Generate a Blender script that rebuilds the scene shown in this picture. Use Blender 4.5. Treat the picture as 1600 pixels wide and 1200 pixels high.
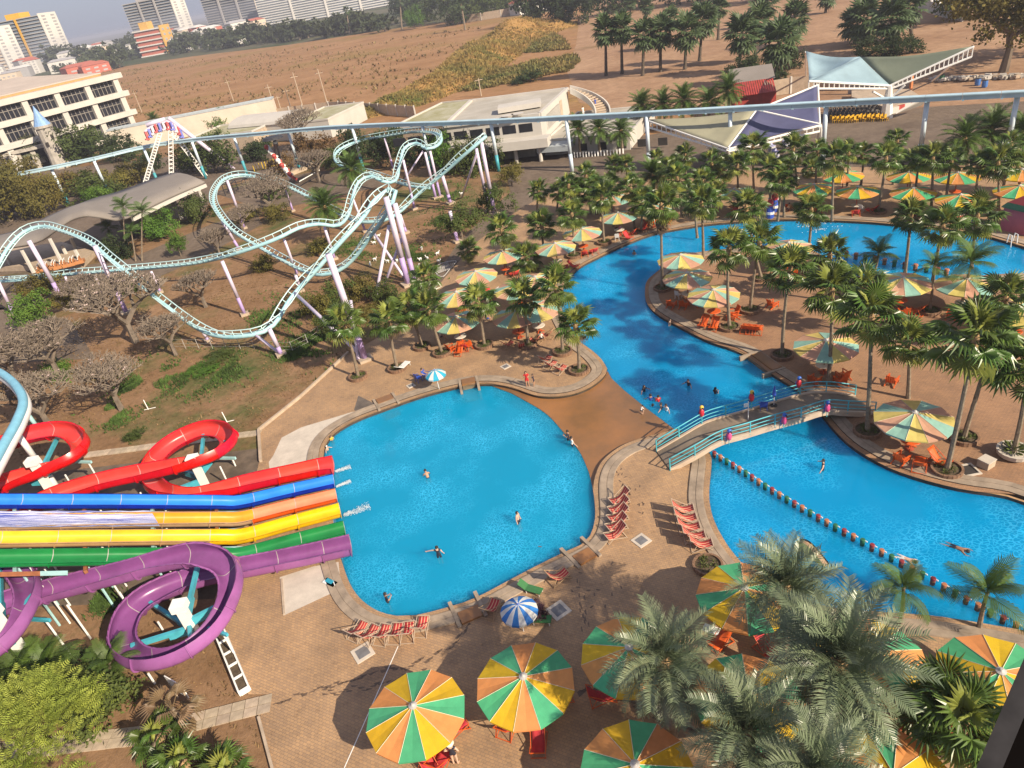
import bpy, bmesh, math, random
from math import sin, cos, pi, radians, sqrt, atan2
from mathutils import Vector, Matrix, Quaternion, noise
from mathutils.geometry import delaunay_2d_cdt
random.seed(7)
S = bpy.context.scene
COL = S.collection
for o in list(bpy.data.objects): bpy.data.objects.remove(o)

# ---------------------------------------------------------------- camera, sky, sun, exposure
CAM_H = 32.0; FOC = 1100.0
ROLL = math.atan(0.187); PITCH = math.atan(654.6 / FOC)
FWD = Vector((0, cos(PITCH), -sin(PITCH)))
_R0 = Vector((1, 0, 0)); _U0 = _R0.cross(FWD)
RGT = _R0 * cos(ROLL) - _U0 * sin(ROLL); UPV = _R0 * sin(ROLL) + _U0 * cos(ROLL)
cd = bpy.data.cameras.new('camera'); cam = bpy.data.objects.new('camera', cd); COL.objects.link(cam)
cd.sensor_width = 36; cd.lens = FOC / 1600 * 36; cd.clip_start = 0.1; cd.clip_end = 30000
m = Matrix((RGT, UPV, -FWD)).transposed().to_4x4(); m.translation = (0, 0, CAM_H); cam.matrix_world = m
S.camera = cam
SUN_AZ = radians(-45.5); SUN_EL = radians(32)          # direction towards the sun, azimuth from +X
sdir = Vector((cos(SUN_AZ) * cos(SUN_EL), sin(SUN_AZ) * cos(SUN_EL), sin(SUN_EL)))
sl = bpy.data.lights.new('sun', 'SUN'); sl.energy = 4.9; sl.angle = radians(0.5); sl.color = (1.0, 0.86, 0.66)
so = bpy.data.objects.new('sun', sl); COL.objects.link(so); so.rotation_euler = (-sdir).to_track_quat('-Z', 'Y').to_euler()
W = bpy.data.worlds.new('World'); S.world = W; W.use_nodes = True
nt = W.node_tree; bg = nt.nodes['Background']
sky = nt.nodes.new('ShaderNodeTexSky'); sky.sky_type = 'NISHITA'; sky.sun_disc = False
sky.sun_elevation = SUN_EL; sky.sun_rotation = pi / 2 - SUN_AZ
sky.air_density = 1.0; sky.dust_density = 1.2; sky.ozone_density = 4.0; sky.altitude = 30
hz = nt.nodes.new('ShaderNodeMixRGB'); hz.inputs[0].default_value = 0.86; hz.inputs[2].default_value = (2.15, 2.2, 2.8, 1)   # thick even summer haze
nt.links.new(sky.outputs[0], hz.inputs[1]); nt.links.new(hz.outputs[0], bg.inputs[0]); bg.inputs[1].default_value = 0.115
S.view_settings.view_transform = 'Standard'; S.view_settings.look = 'None'
S.view_settings.gamma = 1; S.view_settings.use_curve_mapping = False; S.view_settings.exposure = 0.70
S.render.engine = 'CYCLES'; S.cycles.use_denoising = True
S.cycles.max_bounces = 6; S.cycles.diffuse_bounces = 2; S.cycles.glossy_bounces = 2; S.cycles.transparent_max_bounces = 8
S.cycles.caustics_reflective = False; S.cycles.caustics_refractive = False

# ---------------------------------------------------------------- survey: photograph direction -> point at a height
def ray(x, y): return FWD * FOC + RGT * (x - 800) - UPV * (y - 600)
def at(x, y, z=0.0):
    d = ray(x, y); t = (z - CAM_H) / d.z
    return Vector((0, 0, CAM_H)) + d * t
def rise(b, x, y):
    """the point above base b (nearly vertical) that is seen in direction x, y"""
    d = ray(x, y); k = (b.x * d.x + b.y * d.y) / (d.x * d.x + d.y * d.y)
    return Vector((0, 0, CAM_H)) + d * k
def on_plane(x, y, A, B):
    d = ray(x, y); n = Vector((-(B - A).y, (B - A).x, 0)); o = Vector((0, 0, CAM_H))
    return o + d * ((A - o).dot(n) / d.dot(n))
def away(x, y, D, z=0.0):
    """ground point at distance D in the compass direction of x, y"""
    d = ray(x, y); h = sqrt(d.x ** 2 + d.y ** 2); return Vector((d.x / h * D, d.y / h * D, z))
def pxm(p):
    """photograph pixels per metre at p"""
    return FOC / ((p - Vector((0, 0, CAM_H))).dot(FWD))

# ---------------------------------------------------------------- materials
MATS = {}
def srgb(r, g, b):
    f = lambda c: c / 12.92 if c <= 0.04045 else ((c + 0.055) / 1.055) ** 2.4
    return (f(r / 255), f(g / 255), f(b / 255), 1)
def lin(c): return (c[0], c[1], c[2], 1)
def mat(name, col, rough=0.7, var=0.0, scale=3.0, metal=0.0, bump=0.0, spec=None, objvar=0.0, detail=4, col2=None, coords='Object', thin=0.0, wear=0.0):
    if name in MATS: return MATS[name]
    M = bpy.data.materials.new(name); M.use_nodes = True; MATS[name] = M
    n = M.node_tree.nodes; l = M.node_tree.links; p = n['Principled BSDF']
    p.inputs['Base Color'].default_value = lin(col); p.inputs['Roughness'].default_value = rough; p.inputs['Metallic'].default_value = metal
    if spec is not None: p.inputs['Specular IOR Level'].default_value = spec
    out = None
    if var or col2 or bump or wear:
        tc = n.new('ShaderNodeTexCoord'); nz = n.new('ShaderNodeTexNoise'); nz.inputs['Scale'].default_value = scale; nz.inputs['Detail'].default_value = detail
        nz.inputs['Roughness'].default_value = 0.65
        l.new(tc.outputs[coords], nz.inputs['Vector'])
        cr = n.new('ShaderNodeValToRGB'); cr.color_ramp.elements[0].position = 0.33; cr.color_ramp.elements[1].position = 0.67
        c2 = col2 or tuple(min(1, c * (1 + var)) for c in col); c1 = col if col2 else tuple(c * (1 - var) for c in col)
        cr.color_ramp.elements[0].color = lin(c1); cr.color_ramp.elements[1].color = lin(c2)
        l.new(nz.outputs['Fac'], cr.inputs[0]); out = cr.outputs[0]
        if bump:
            b = n.new('ShaderNodeBump'); b.inputs['Strength'].default_value = bump; b.inputs['Distance'].default_value = 0.05
            l.new(nz.outputs['Fac'], b.inputs['Height']); l.new(b.outputs[0], p.inputs['Normal'])
    if objvar:
        oi = n.new('ShaderNodeObjectInfo'); hs = n.new('ShaderNodeHueSaturation')
        mr = n.new('ShaderNodeMapRange'); mr.inputs['To Min'].default_value = 1 - objvar; mr.inputs['To Max'].default_value = 1 + objvar
        l.new(oi.outputs['Random'], mr.inputs['Value']); l.new(mr.outputs[0], hs.inputs['Value'])
        m2 = n.new('ShaderNodeMapRange'); m2.inputs['To Min'].default_value = 0.5 - objvar * 0.06; m2.inputs['To Max'].default_value = 0.5 + objvar * 0.05
        ml = n.new('ShaderNodeMath'); ml.operation = 'FRACT'; m3 = n.new('ShaderNodeMath'); m3.operation = 'MULTIPLY'; m3.inputs[1].default_value = 7.31
        l.new(oi.outputs['Random'], m3.inputs[0]); l.new(m3.outputs[0], ml.inputs[0]); l.new(ml.outputs[0], m2.inputs['Value']); l.new(m2.outputs[0], hs.inputs['Hue'])
        if out: l.new(out, hs.inputs['Color'])
        else: hs.inputs['Color'].default_value = lin(col)
        out = hs.outputs[0]
    if out: l.new(out, p.inputs['Base Color'])
    if thin:                                             # leaves and cloth let some light through
        tr = n.new('ShaderNodeBsdfTranslucent'); mx = n.new('ShaderNodeMixShader'); mx.inputs[0].default_value = thin
        if out: l.new(out, tr.inputs[0])
        else: tr.inputs[0].default_value = lin(col)
        l.new(p.outputs[0], mx.inputs[1]); l.new(tr.outputs[0], mx.inputs[2]); l.new(mx.outputs[0], n['Material Output'].inputs[0])
    return M

# ---------------------------------------------------------------- mesh helper
class MB:
    def __init__(s): s.v = []; s.f = []; s.m = []
    def add(s, vs, fs, mi=0):
        o = len(s.v); s.v += [tuple(v) for v in vs]
        for f in fs: s.f.append(tuple(i + o for i in f)); s.m.append(mi)
    def box(s, c, d, rz=0, mi=0, M=None):
        x, y, z = d[0] / 2, d[1] / 2, d[2] / 2
        vs = [Vector((a * x, b * y, e * z)) for a in (-1, 1) for b in (-1, 1) for e in (-1, 1)]
        if M: vs = [M @ v for v in vs]
        else:
            R = Matrix.Rotation(rz, 3, 'Z'); vs = [R @ v + Vector(c) for v in vs]
        s.add(vs, [(0, 1, 3, 2), (4, 6, 7, 5), (0, 4, 5, 1), (2, 3, 7, 6), (0, 2, 6, 4), (1, 5, 7, 3)], mi)
    def beam(s, a, b, w, h, mi=0, up=(0, 0, 1)):
        a = Vector(a); b = Vector(b); d = (b - a); L = d.length; d.normalize(); u = Vector(up)
        if abs(d.dot(u)) > 0.99: u = Vector((0, 1, 0))
        r = d.cross(u).normalized(); u = r.cross(d)
        M = Matrix((d, r, u)).transposed().to_4x4(); M.translation = (a + b) / 2
        s.box(None, (L, w, h), M=M, mi=mi)
    def tube(s, pts, r, n=8, caps=True, mi=0, closed=False):
        pts = [Vector(p) for p in pts]; N = len(pts); rs = r if isinstance(r, (list, tuple)) else [r] * N
        vs = []; pu = None
        for i, p in enumerate(pts):
            t = (pts[min(i + 1, N - 1)] - pts[max(i - 1, 0)]).normalized()
            if pu is None: pu = Vector((0, 0, 1)) if abs(t.z) < 0.9 else Vector((1, 0, 0))
            u = pu - t * pu.dot(t)
            if u.length < 1e-5: u = t.orthogonal()
            u.normalize(); pu = u; w = t.cross(u)
            for k in range(n):
                a = 2 * pi * k / n; vs.append(p + (u * cos(a) + w * sin(a)) * rs[i])
        fs = [(i * n + k, i * n + (k + 1) % n, (i + 1) * n + (k + 1) % n, (i + 1) * n + k) for i in range(N - 1) for k in range(n)]
        if caps: fs += [tuple(range(n - 1, -1, -1)), tuple((N - 1) * n + k for k in range(n))]
        s.add(vs, fs, mi)
    def lathe(s, prof, n=16, c=(0, 0, 0), mi=0, ph=0):
        c = Vector(c); vs = []
        for (r, z) in prof:
            for k in range(n):
                a = 2 * pi * k / n + ph; vs.append(c + Vector((r * cos(a), r * sin(a), z)))
        fs = [(i * n + k, i * n + (k + 1) % n, (i + 1) * n + (k + 1) % n, (i + 1) * n + k) for i in range(len(prof) - 1) for k in range(n)]
        fs += [tuple((len(prof) - 1) * n + k for k in range(n))]
        fs += [tuple(range(n - 1, -1, -1))]
        s.add(vs, fs, mi)
    def ball(s, c, r, mi=0, n=8, sz=1.0):
        pr = [(max(0.001, r * sin(pi * i / 6)), -r * cos(pi * i / 6) * sz) for i in range(7)]
        s.lathe(pr, n, c, mi)
    def prism(s, poly, z0, z1, mi=0):
        n = len(poly); vs = [(p[0], p[1], z0) for p in poly] + [(p[0], p[1], z1) for p in poly]
        s.add(vs, [tuple(range(n - 1, -1, -1)), tuple(range(n, 2 * n))] + [(i, (i + 1) % n, n + (i + 1) % n, n + i) for i in range(n)], mi)
    def solid(s, quad, th, mi=0):
        """a slab of thickness th below a polygon of 3-D points"""
        q = [Vector(p) for p in quad]; nn = (q[1] - q[0]).cross(q[2] - q[0]).normalized() * th; n = len(q)
        vs = q + [p - nn for p in q]
        s.add(vs, [tuple(range(n)), tuple(range(2 * n - 1, n - 1, -1))] + [(i, n + i, n + (i + 1) % n, (i + 1) % n) for i in range(n)], mi)
    def mesh(s, name, mats, smooth=False, recalc=False):
        me = bpy.data.meshes.new(name); me.from_pydata(s.v, [], s.f)
        for q in (mats if isinstance(mats, (list, tuple)) else [mats]): me.materials.append(q)
        if any(s.m): me.polygons.foreach_set('material_index', s.m)
        if smooth: me.polygons.foreach_set('use_smooth', [True] * len(s.f))
        if recalc:
            b = bmesh.new(); b.from_mesh(me); bmesh.ops.recalc_face_normals(b, faces=b.faces); b.to_mesh(me); b.free()
        me.update(); return me
    def build(s, name, mats, parent=None, smooth=False, **kw):
        return obj(name, s.mesh(name, mats, smooth), parent, **kw)

def obj(name, me, parent=None, loc=None, M=None):
    o = bpy.data.objects.new(name, me); COL.objects.link(o)
    if parent: o.parent = parent
    if M is not None: o.matrix_local = M
    elif loc is not None: o.location = loc
    return o
def tag(o, label, cat, group=None):
    o['label'] = label; o['category'] = cat
    if group: o['group'] = group
    return o
def thing(name, label, cat, loc=(0, 0, 0), rz=0, group=None, scale=1):
    o = bpy.data.objects.new(name, None); COL.objects.link(o); o.location = loc; o.rotation_euler = (0, 0, rz); o.scale = (scale,) * 3
    o.empty_display_size = 0.2
    return tag(o, label, cat, group)
def struct(o): o['kind'] = 'structure'; return o
def stuff(o): o['kind'] = 'stuff'; return o
KIDS = {}
def clone(root, loc, rz=0, scale=None, label=None, group=None):
    def cp(o, par):
        c = o.copy(); COL.objects.link(c); c.parent = par
        for ch in [q for q in o.children]: cp(ch, c)
        return c
    c = cp(root, None); c.location = loc; c.rotation_euler = (0, 0, rz)
    if scale is not None: c.scale = (scale,) * 3 if not isinstance(scale, tuple) else scale
    if label: c['label'] = label
    if group: c['group'] = group
    return c
def crom(pts, step=0.5, closed=False):
    pts = [Vector(p) for p in pts]; N = len(pts); out = []
    for i in range(N if closed else N - 1):
        if closed: p0, p1, p2, p3 = pts[(i - 1) % N], pts[i], pts[(i + 1) % N], pts[(i + 2) % N]
        else: p0, p1, p2, p3 = pts[max(i - 1, 0)], pts[i], pts[i + 1], pts[min(i + 2, N - 1)]
        n = max(1, int((p2 - p1).length / step))
        for k in range(n):
            t = k / n
            out.append(0.5 * ((2 * p1) + (p2 - p0) * t + (2 * p0 - 5 * p1 + 4 * p2 - p3) * t * t + (3 * p1 - p0 - 3 * p2 + p3) * t ** 3))
    if not closed: out.append(pts[-1])
    return out
def resample(pts, step):
    out = [pts[0].copy()]; acc = 0
    for a, b in zip(pts, pts[1:]):
        L = (b - a).length; pos = step - acc
        while pos <= L:
            out.append(a.lerp(b, pos / L)); pos += step
        acc = L - (pos - step)
    if (out[-1] - pts[-1]).length > step * 0.3: out.append(pts[-1].copy())
    return out
def inside(p, poly):
    x, y = p[0], p[1]; c = False; j = len(poly) - 1
    for i in range(len(poly)):
        xi, yi = poly[i][0], poly[i][1]; xj, yj = poly[j][0], poly[j][1]
        if (yi > y) != (yj > y) and x < (xj - xi) * (y - yi) / (yj - yi) + xi: c = not c
        j = i
    return c
def region(name, inn, out, z, mt):
    """a flat sheet: inside the polygons inn, outside the polygons out"""
    vs = []; es = []
    for P in list(inn) + list(out):
        o = len(vs); vs += [Vector((p[0], p[1])) for p in P]; es += [(o + i, o + (i + 1) % len(P)) for i in range(len(P))]
    V, E_, F, *_ = delaunay_2d_cdt(vs, es, [], 0, 1e-4)
    keep = []
    for f in F:
        c = sum((V[i] for i in f), Vector((0, 0))) / len(f)
        if any(inside(c, P) for P in inn) and not any(inside(c, P) for P in out):
            a, b, d = V[f[0]], V[f[1]], V[f[2]]
            keep.append(tuple(f) if (b - a).cross(d - a) > 0 else tuple(reversed(f)))
    b = MB(); b.v = [(v.x, v.y, z) for v in V]; b.f = keep; b.m = [0] * len(keep)
    return struct(b.build(name, mt))

# ================================================================ GROUND MATERIALS
def paver_mat(name, c1, c2, mortar, bw=0.4, bh=0.2, rot=0.3):
    M = bpy.data.materials.new(name); M.use_nodes = True; n = M.node_tree.nodes; l = M.node_tree.links; p = n['Principled BSDF']
    tc = n.new('ShaderNodeTexCoord'); mp = n.new('ShaderNodeMapping'); mp.inputs['Rotation'].default_value = (0, 0, rot); l.new(tc.outputs['Object'], mp.inputs[0])
    br = n.new('ShaderNodeTexBrick'); br.inputs['Scale'].default_value = 1; br.inputs['Brick Width'].default_value = bw; br.inputs['Row Height'].default_value = bh
    br.inputs['Mortar Size'].default_value = 0.012; br.inputs['Color1'].default_value = lin(c1); br.inputs['Color2'].default_value = lin(c2); br.inputs['Mortar'].default_value = lin(mortar)
    br.inputs['Bias'].default_value = -0.1; l.new(mp.outputs[0], br.inputs['Vector'])
    nz = n.new('ShaderNodeTexNoise'); nz.inputs['Scale'].default_value = 0.35; nz.inputs['Detail'].default_value = 7; nz.inputs['Roughness'].default_value = 0.62; l.new(tc.outputs['Object'], nz.inputs[0])
    r = n.new('ShaderNodeValToRGB'); r.color_ramp.elements[0].position = 0.33; r.color_ramp.elements[0].color = (0.76, 0.75, 0.75, 1); r.color_ramp.elements[1].position = 0.62; r.color_ramp.elements[1].color = (1.08, 1.05, 1.0, 1); l.new(nz.outputs[0], r.inputs[0])
    mx = n.new('ShaderNodeMixRGB'); mx.blend_type = 'MULTIPLY'; mx.inputs[0].default_value = 1; l.new(br.outputs['Color'], mx.inputs[1]); l.new(r.outputs[0], mx.inputs[2])
    n2 = n.new('ShaderNodeTexNoise'); n2.inputs['Scale'].default_value = 2.2; n2.inputs['Detail'].default_value = 8; n2.inputs['Roughness'].default_value = 0.75; l.new(tc.outputs['Object'], n2.inputs[0])
    r2 = n.new('ShaderNodeValToRGB'); r2.color_ramp.elements[0].position = 0.30; r2.color_ramp.elements[0].color = (0.58, 0.55, 0.53, 1); r2.color_ramp.elements[1].position = 0.46; r2.color_ramp.elements[1].color = (1, 1, 1, 1); l.new(n2.outputs[0], r2.inputs[0])
    m2 = n.new('ShaderNodeMixRGB'); m2.blend_type = 'MULTIPLY'; m2.inputs[0].default_value = 0.75; l.new(mx.outputs[0], m2.inputs[1]); l.new(r2.outputs[0], m2.inputs[2])
    l.new(m2.outputs[0], p.inputs['Base Color']); p.inputs['Roughness'].default_value = 0.85
    b = n.new('ShaderNodeBump'); b.inputs['Strength'].default_value = 0.5; b.inputs['Distance'].default_value = 0.02; l.new(br.outputs['Fac'], b.inputs['Height']); b.invert = True
    l.new(b.outputs[0], p.inputs['Normal']); return M
def ground_mat(name, soil_a, soil_b, grass, gscale=0.09, glo=0.55, ghi=0.63, speck=None, fine=1.6, stretch=(1, 1, 1)):
    M = bpy.data.materials.new(name); M.use_nodes = True; n = M.node_tree.nodes; l = M.node_tree.links; p = n['Principled BSDF']; p.inputs['Roughness'].default_value = 0.95; p.inputs['Specular IOR Level'].default_value = 0.1
    tc = n.new('ShaderNodeTexCoord'); mp = n.new('ShaderNodeMapping'); mp.inputs['Scale'].default_value = stretch; l.new(tc.outputs['Object'], mp.inputs[0])
    def nz(sc, det, rough=0.6, v=mp.outputs[0]):
        q = n.new('ShaderNodeTexNoise'); q.inputs['Scale'].default_value = sc; q.inputs['Detail'].default_value = det; q.inputs['Roughness'].default_value = rough; l.new(v, q.inputs[0]); return q.outputs[0]
    def ramp(f, a, ca, b, cb):
        r = n.new('ShaderNodeValToRGB'); r.color_ramp.elements[0].position = a; r.color_ramp.elements[0].color = lin(ca); r.color_ramp.elements[1].position = b; r.color_ramp.elements[1].color = lin(cb); l.new(f, r.inputs[0]); return r.outputs[0]
    soil = ramp(nz(fine * 0.12, 9, 0.7), 0.34, soil_a, 0.66, soil_b)
    gr = ramp(nz(fine * 1.7, 6, 0.75), 0.3, tuple(c * 0.55 for c in grass), 0.7, tuple(c * 1.3 for c in grass))
    mk = ramp(nz(gscale, 8, 0.68), glo, (0, 0, 0), ghi, (1, 1, 1))
    mx = n.new('ShaderNodeMixRGB'); l.new(mk, mx.inputs[0]); l.new(soil, mx.inputs[1]); l.new(gr, mx.inputs[2]); out = mx.outputs[0]
    fn = ramp(nz(fine, 8, 0.8), 0.3, (0.62, 0.62, 0.62), 0.65, (1.15, 1.15, 1.15))
    m2 = n.new('ShaderNodeMixRGB'); m2.blend_type = 'MULTIPLY'; m2.inputs[0].default_value = 0.9; l.new(out, m2.inputs[1]); l.new(fn, m2.inputs[2]); out = m2.outputs[0]
    if speck:
        sk = ramp(nz(speck[1], 5, 0.7), speck[2], (0, 0, 0), speck[2] + 0.04, (1, 1, 1))
        m3 = n.new('ShaderNodeMixRGB'); l.new(sk, m3.inputs[0]); l.new(out, m3.inputs[1]); m3.inputs[2].default_value = lin(speck[0]); out = m3.outputs[0]
    l.new(out, p.inputs['Base Color'])
    b = n.new('ShaderNodeBump'); b.inputs['Strength'].default_value = 0.6; b.inputs['Distance'].default_value = 0.12; l.new(nz(fine, 6, 0.8), b.inputs['Height']); l.new(b.outputs[0], p.inputs['Normal'])
    return M
M_deck = paver_mat('brick_paving', (0.42, 0.265, 0.145), (0.33, 0.215, 0.13), (0.26, 0.185, 0.125), 0.24, 0.155, 0.55)
M_isle = paver_mat('red_brown_paving', (0.35, 0.20, 0.11), (0.29, 0.168, 0.098), (0.22, 0.135, 0.088), 0.24, 0.155, 0.2)
M_lawn = ground_mat('dry_lawn', (0.20, 0.115, 0.06), (0.31, 0.19, 0.11), (0.095, 0.112, 0.038), 0.055, 0.50, 0.62)
M_field = ground_mat('dry_field_soil', (0.275, 0.148, 0.07), (0.38, 0.22, 0.115), (0.30, 0.19, 0.075), 0.012, 0.52, 0.62, ((0.10, 0.085, 0.04), 0.16, 0.66), 0.35, (0.8, 1.3, 1))
M_sand = ground_mat('sandy_soil', (0.28, 0.165, 0.10), (0.42, 0.27, 0.17), (0.22, 0.15, 0.07), 0.02, 0.58, 0.68, None, 0.5)
M_far = ground_mat('far_land', (0.10, 0.095, 0.06), (0.16, 0.14, 0.09), (0.05, 0.075, 0.03), 0.004, 0.45, 0.6, None, 0.05)
M_asph = ground_mat('worn_asphalt', (0.13, 0.098, 0.076), (0.20, 0.155, 0.12), (0.19, 0.145, 0.11), 0.05, 0.5, 0.6, None, 0.9)
M_conc = mat('pale_concrete', (0.42, 0.33, 0.245), 0.85, 0.16, 1.3, bump=0.15, detail=8)
M_cop = mat('coping_concrete', (0.30, 0.235, 0.175), 0.85, 0.28, 0.9, bump=0.2, detail=9)
M_ledge = mat('waterline_ledge', (0.42, 0.26, 0.13), 0.7, 0.22, 1.4)
M_gut = mat('gutter_dark', (0.055, 0.04, 0.03), 0.6, 0.4, 2)
M_floor = mat('pool_floor_blue', (0.006, 0.36, 0.62), 0.5, 0.10, 0.25)
M_floor2 = mat('river_floor_blue', (0.001, 0.34, 0.70), 0.5, 0.12, 0.2)
M_floor3 = mat('shallow_floor_blue', (0.14, 0.40, 0.72), 0.5, 0.1, 0.25)
M_white = mat('white_paint', (0.78, 0.77, 0.74), 0.5, 0.06, 2)
M_apron = mat('washed_concrete', (0.52, 0.46, 0.39), 0.8, 0.14, 0.9, detail=9)

# ================================================================ POOL OUTLINES
def P2(l, z=-0.05): return [at(x, y, z) for x, y in l]
def strip(l): return [Vector((p.x, p.y)) for p in l]
SP_px = [(505, 722), (506, 702), (514, 685), (530, 671), (560, 655), (600, 640), (650, 622), (700, 608), (735, 601), (768, 600), (800, 612), (850, 641), (880, 672), (905, 702), (920, 735), (928, 775), (930, 810), (922, 838), (908, 852), (885, 862), (840, 884), (800, 905), (745, 934), (705, 948), (650, 962), (620, 963), (590, 955), (565, 938), (548, 915), (538, 890), (531, 868), (518, 800)]
TIP = [(800, 606), (840, 619), (880, 619), (915, 609), (940, 592), (949, 577)]
BANK = [(940, 562), (925, 548), (905, 533), (893, 515), (880, 490), (877, 465), (885, 440), (905, 418), (935, 402), (975, 383), (1020, 366), (1065, 357), (1112, 350), (1200, 344), (1250, 343), (1307, 345), (1350, 347), (1400, 351), (1460, 356), (1525, 365), (1556, 373), (1600, 386), (1690, 415)]
LOW = [(1690, 1002), (1600, 986), (1525, 973), (1450, 962), (1390, 958), (1300, 950), (1230, 930), (1180, 900), (1150, 870), (1130, 842), (1115, 812), (1108, 780), (1110, 742), (1112, 718), (1103, 700), (1082, 683), (1058, 671)]
PROM = [(1030, 678), (1000, 686), (970, 698), (942, 720), (930, 745)]
ISL = [(1008, 452), (1012, 438), (1028, 424), (1045, 412), (1075, 398), (1110, 392), (1150, 388), (1190, 384), (1235, 385), (1270, 392), (1305, 412), (1340, 432), (1400, 442), (1460, 438), (1550, 430), (1600, 428), (1690, 432), (1690, 792), (1600, 775), (1525, 769), (1475, 759), (1425, 745), (1387, 731), (1350, 711), (1325, 694), (1305, 674), (1290, 656), (1275, 635), (1250, 612), (1215, 590), (1195, 578), (1160, 551), (1110, 535), (1060, 510), (1025, 490), (1010, 473)]
SPILLE = [(1010, 635), (975, 607), (955, 588)]
# overlapping survey pieces so that no sliver of ground is left between the water areas
SPW = crom(P2(SP_px), 0.6, True)
RIVW = crom(P2([(949, 577)] + BANK), 0.7) + crom(P2(LOW), 0.6) + P2(SPILLE)
TIPW = crom(P2([(768, 600)] + TIP), 0.4); PROMW = crom(P2([(1058, 671)] + PROM + [(927, 765)]), 0.4)
SPILLW = TIPW + P2(SPILLE)[::-1] + PROMW + crom(P2([(920, 735), (905, 702), (880, 672), (850, 641), (800, 612)]), 0.5)
ISLW = crom(P2(ISL), 0.7, True)
WATERS = [strip(SPW), strip(RIVW), strip(SPILLW)]
def pix(l): return [Vector((p.x, p.y)) for p in (at(x, y) for x, y in l)]
big = [Vector((-5000, -300)), Vector((6000, -300)), Vector((6000, 8600)), Vector((-5000, 8600))]
FIELD = pix([(60, 128), (150, 110), (300, 88), (450, 70), (600, 47), (700, 33), (830, 22), (900, 12), (1000, -20), (1200, -50), (1700, -110), (1700, 270), (1250, 240), (1000, 240), (800, 250), (560, 250), (430, 250), (180, 270), (60, 280)])
SAND = pix([(905, 160), (885, 110), (900, 70), (905, 30), (960, -10), (1200, -45), (1700, -105), (1700, 230), (1250, 190), (1000, 175)])
LAWN = pix([(-500, 262), (0, 262), (180, 225), (430, 205), (560, 195), (700, 205), (800, 245), (850, 310), (900, 330), (900, 500), (800, 700), (560, 760), (520, 960), (560, 1500), (-900, 1500), (-500, 500)])
PLAZA = pix([(780, 250), (800, 236), (905, 226), (1000, 212), (1260, 178), (1600, 158), (1760, 150), (1760, 275), (1400, 275), (1200, 280), (1000, 290), (900, 310), (840, 335), (790, 360), (745, 390), (712, 425), (680, 470), (640, 512), (600, 532), (585, 530), (640, 480), (685, 425), (715, 380), (765, 330), (798, 300), (790, 270)])
DECK = pix([(405, 675), (470, 622), (545, 553), (600, 522), (650, 488), (690, 440), (740, 382), (800, 335), (850, 305), (920, 284), (1100, 268), (1250, 262), (1760, 255), (1760, 1600), (440, 1600), (425, 1200), (405, 1122), (422, 1085), (388, 1085), (346, 990), (335, 935), (380, 830), (405, 720)])
region('terrain', [big], WATERS + [LAWN], -0.10, M_far)
region('dry_field', [FIELD], WATERS + [LAWN], -0.075, M_field)
region('sandy_ground', [SAND], WATERS + [LAWN], -0.06, M_sand)
region('lawn', [LAWN], WATERS, -0.035, M_lawn)
region('asphalt_plaza', [PLAZA], WATERS, -0.016, M_asph)
region('pool_deck', [DECK], WATERS, 0.0, M_deck)
region('island_deck', [strip(ISLW)], [], 0.0, M_isle)
for q in ([(420, 722), (422, 741), (494, 720), (499, 695), (520, 672), (566, 646), (553, 643), (470, 668), (440, 684), (427, 712)], [(437, 902), (443, 962), (533, 920), (529, 878), (490, 885)]):
    region('concrete_apron', [pix(q)], WATERS, 0.006, M_apron)
region('wet_concrete_patch', [pix([(553, 641), (568, 646), (590, 633), (560, 618)])], [], 0.005, mat('wet_concrete', (0.13, 0.105, 0.085), 0.5, 0.3, 1.2))
# grey footpaths and ride forecourts behind the roller coaster
for q in ([(-60, 440), (200, 405), (330, 350), (400, 330), (410, 350), (300, 410), (230, 440), (140, 470), (-60, 490)], [(330, 300), (480, 270), (560, 262), (600, 290), (420, 330)], [(0, 480), (110, 500), (150, 560), (-60, 570)]):
    region('footpath', [pix(q)], [], -0.02, M_asph)
region('amusement_forecourt', [pix([(-100, 300), (60, 268), (350, 235), (470, 225), (470, 260), (340, 290), (320, 330), (100, 420), (-100, 440)])], [], -0.026, M_asph)
# bare shaded strip below the slides
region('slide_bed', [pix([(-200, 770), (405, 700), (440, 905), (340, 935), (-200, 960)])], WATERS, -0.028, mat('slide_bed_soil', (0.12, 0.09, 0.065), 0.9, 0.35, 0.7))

def coping(name, path, side, prof=None, wall=None):
    """pool edge swept along the water line: wall, ledge, gutter, wide band"""
    prof = prof or [(0.0, -1.5, 3), (0.0, -0.3, 2), (0.0, -0.06, 1), (0.16, -0.06, 1), (0.17, -0.2, 2), (0.36, -0.2, 2), (0.37, 0.07, 0), (0.46, 0.08, 0), (0.85, 0.08, 0), (0.855, 0.055, 0), (0.9, 0.055, 0), (0.905, 0.08, 0), (1.32, 0.08, 0), (1.34, -0.02, 0)]
    b = MB(); N = len(path); vs = []; k = len(prof)
    for i, p in enumerate(path):
        t = path[min(i + 1, N - 1)] - path[max(i - 1, 0)]; t.z = 0; t.normalize(); n = Vector((-t.y, t.x, 0)) * side
        for (o, z, _) in prof: vs.append((p.x + n.x * o, p.y + n.y * o, z))
    for i in range(N - 1):
        for j in range(k - 1):
            q = (i * k + j, i * k + j + 1, (i + 1) * k + j + 1, (i + 1) * k + j)
            b.f.append(q if side < 0 else q[::-1]); b.m.append(prof[j][2])
    b.v = vs
    return struct(b.build(name, [M_cop, M_ledge, M_gut, wall or M_floor2]))
def relax(path, n=3):
    for _ in range(n):
        path = [path[0]] + [(path[i - 1] + path[i] * 2 + path[i + 1]) / 4 for i in range(1, len(path) - 1)] + [path[-1]]
    return path
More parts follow.
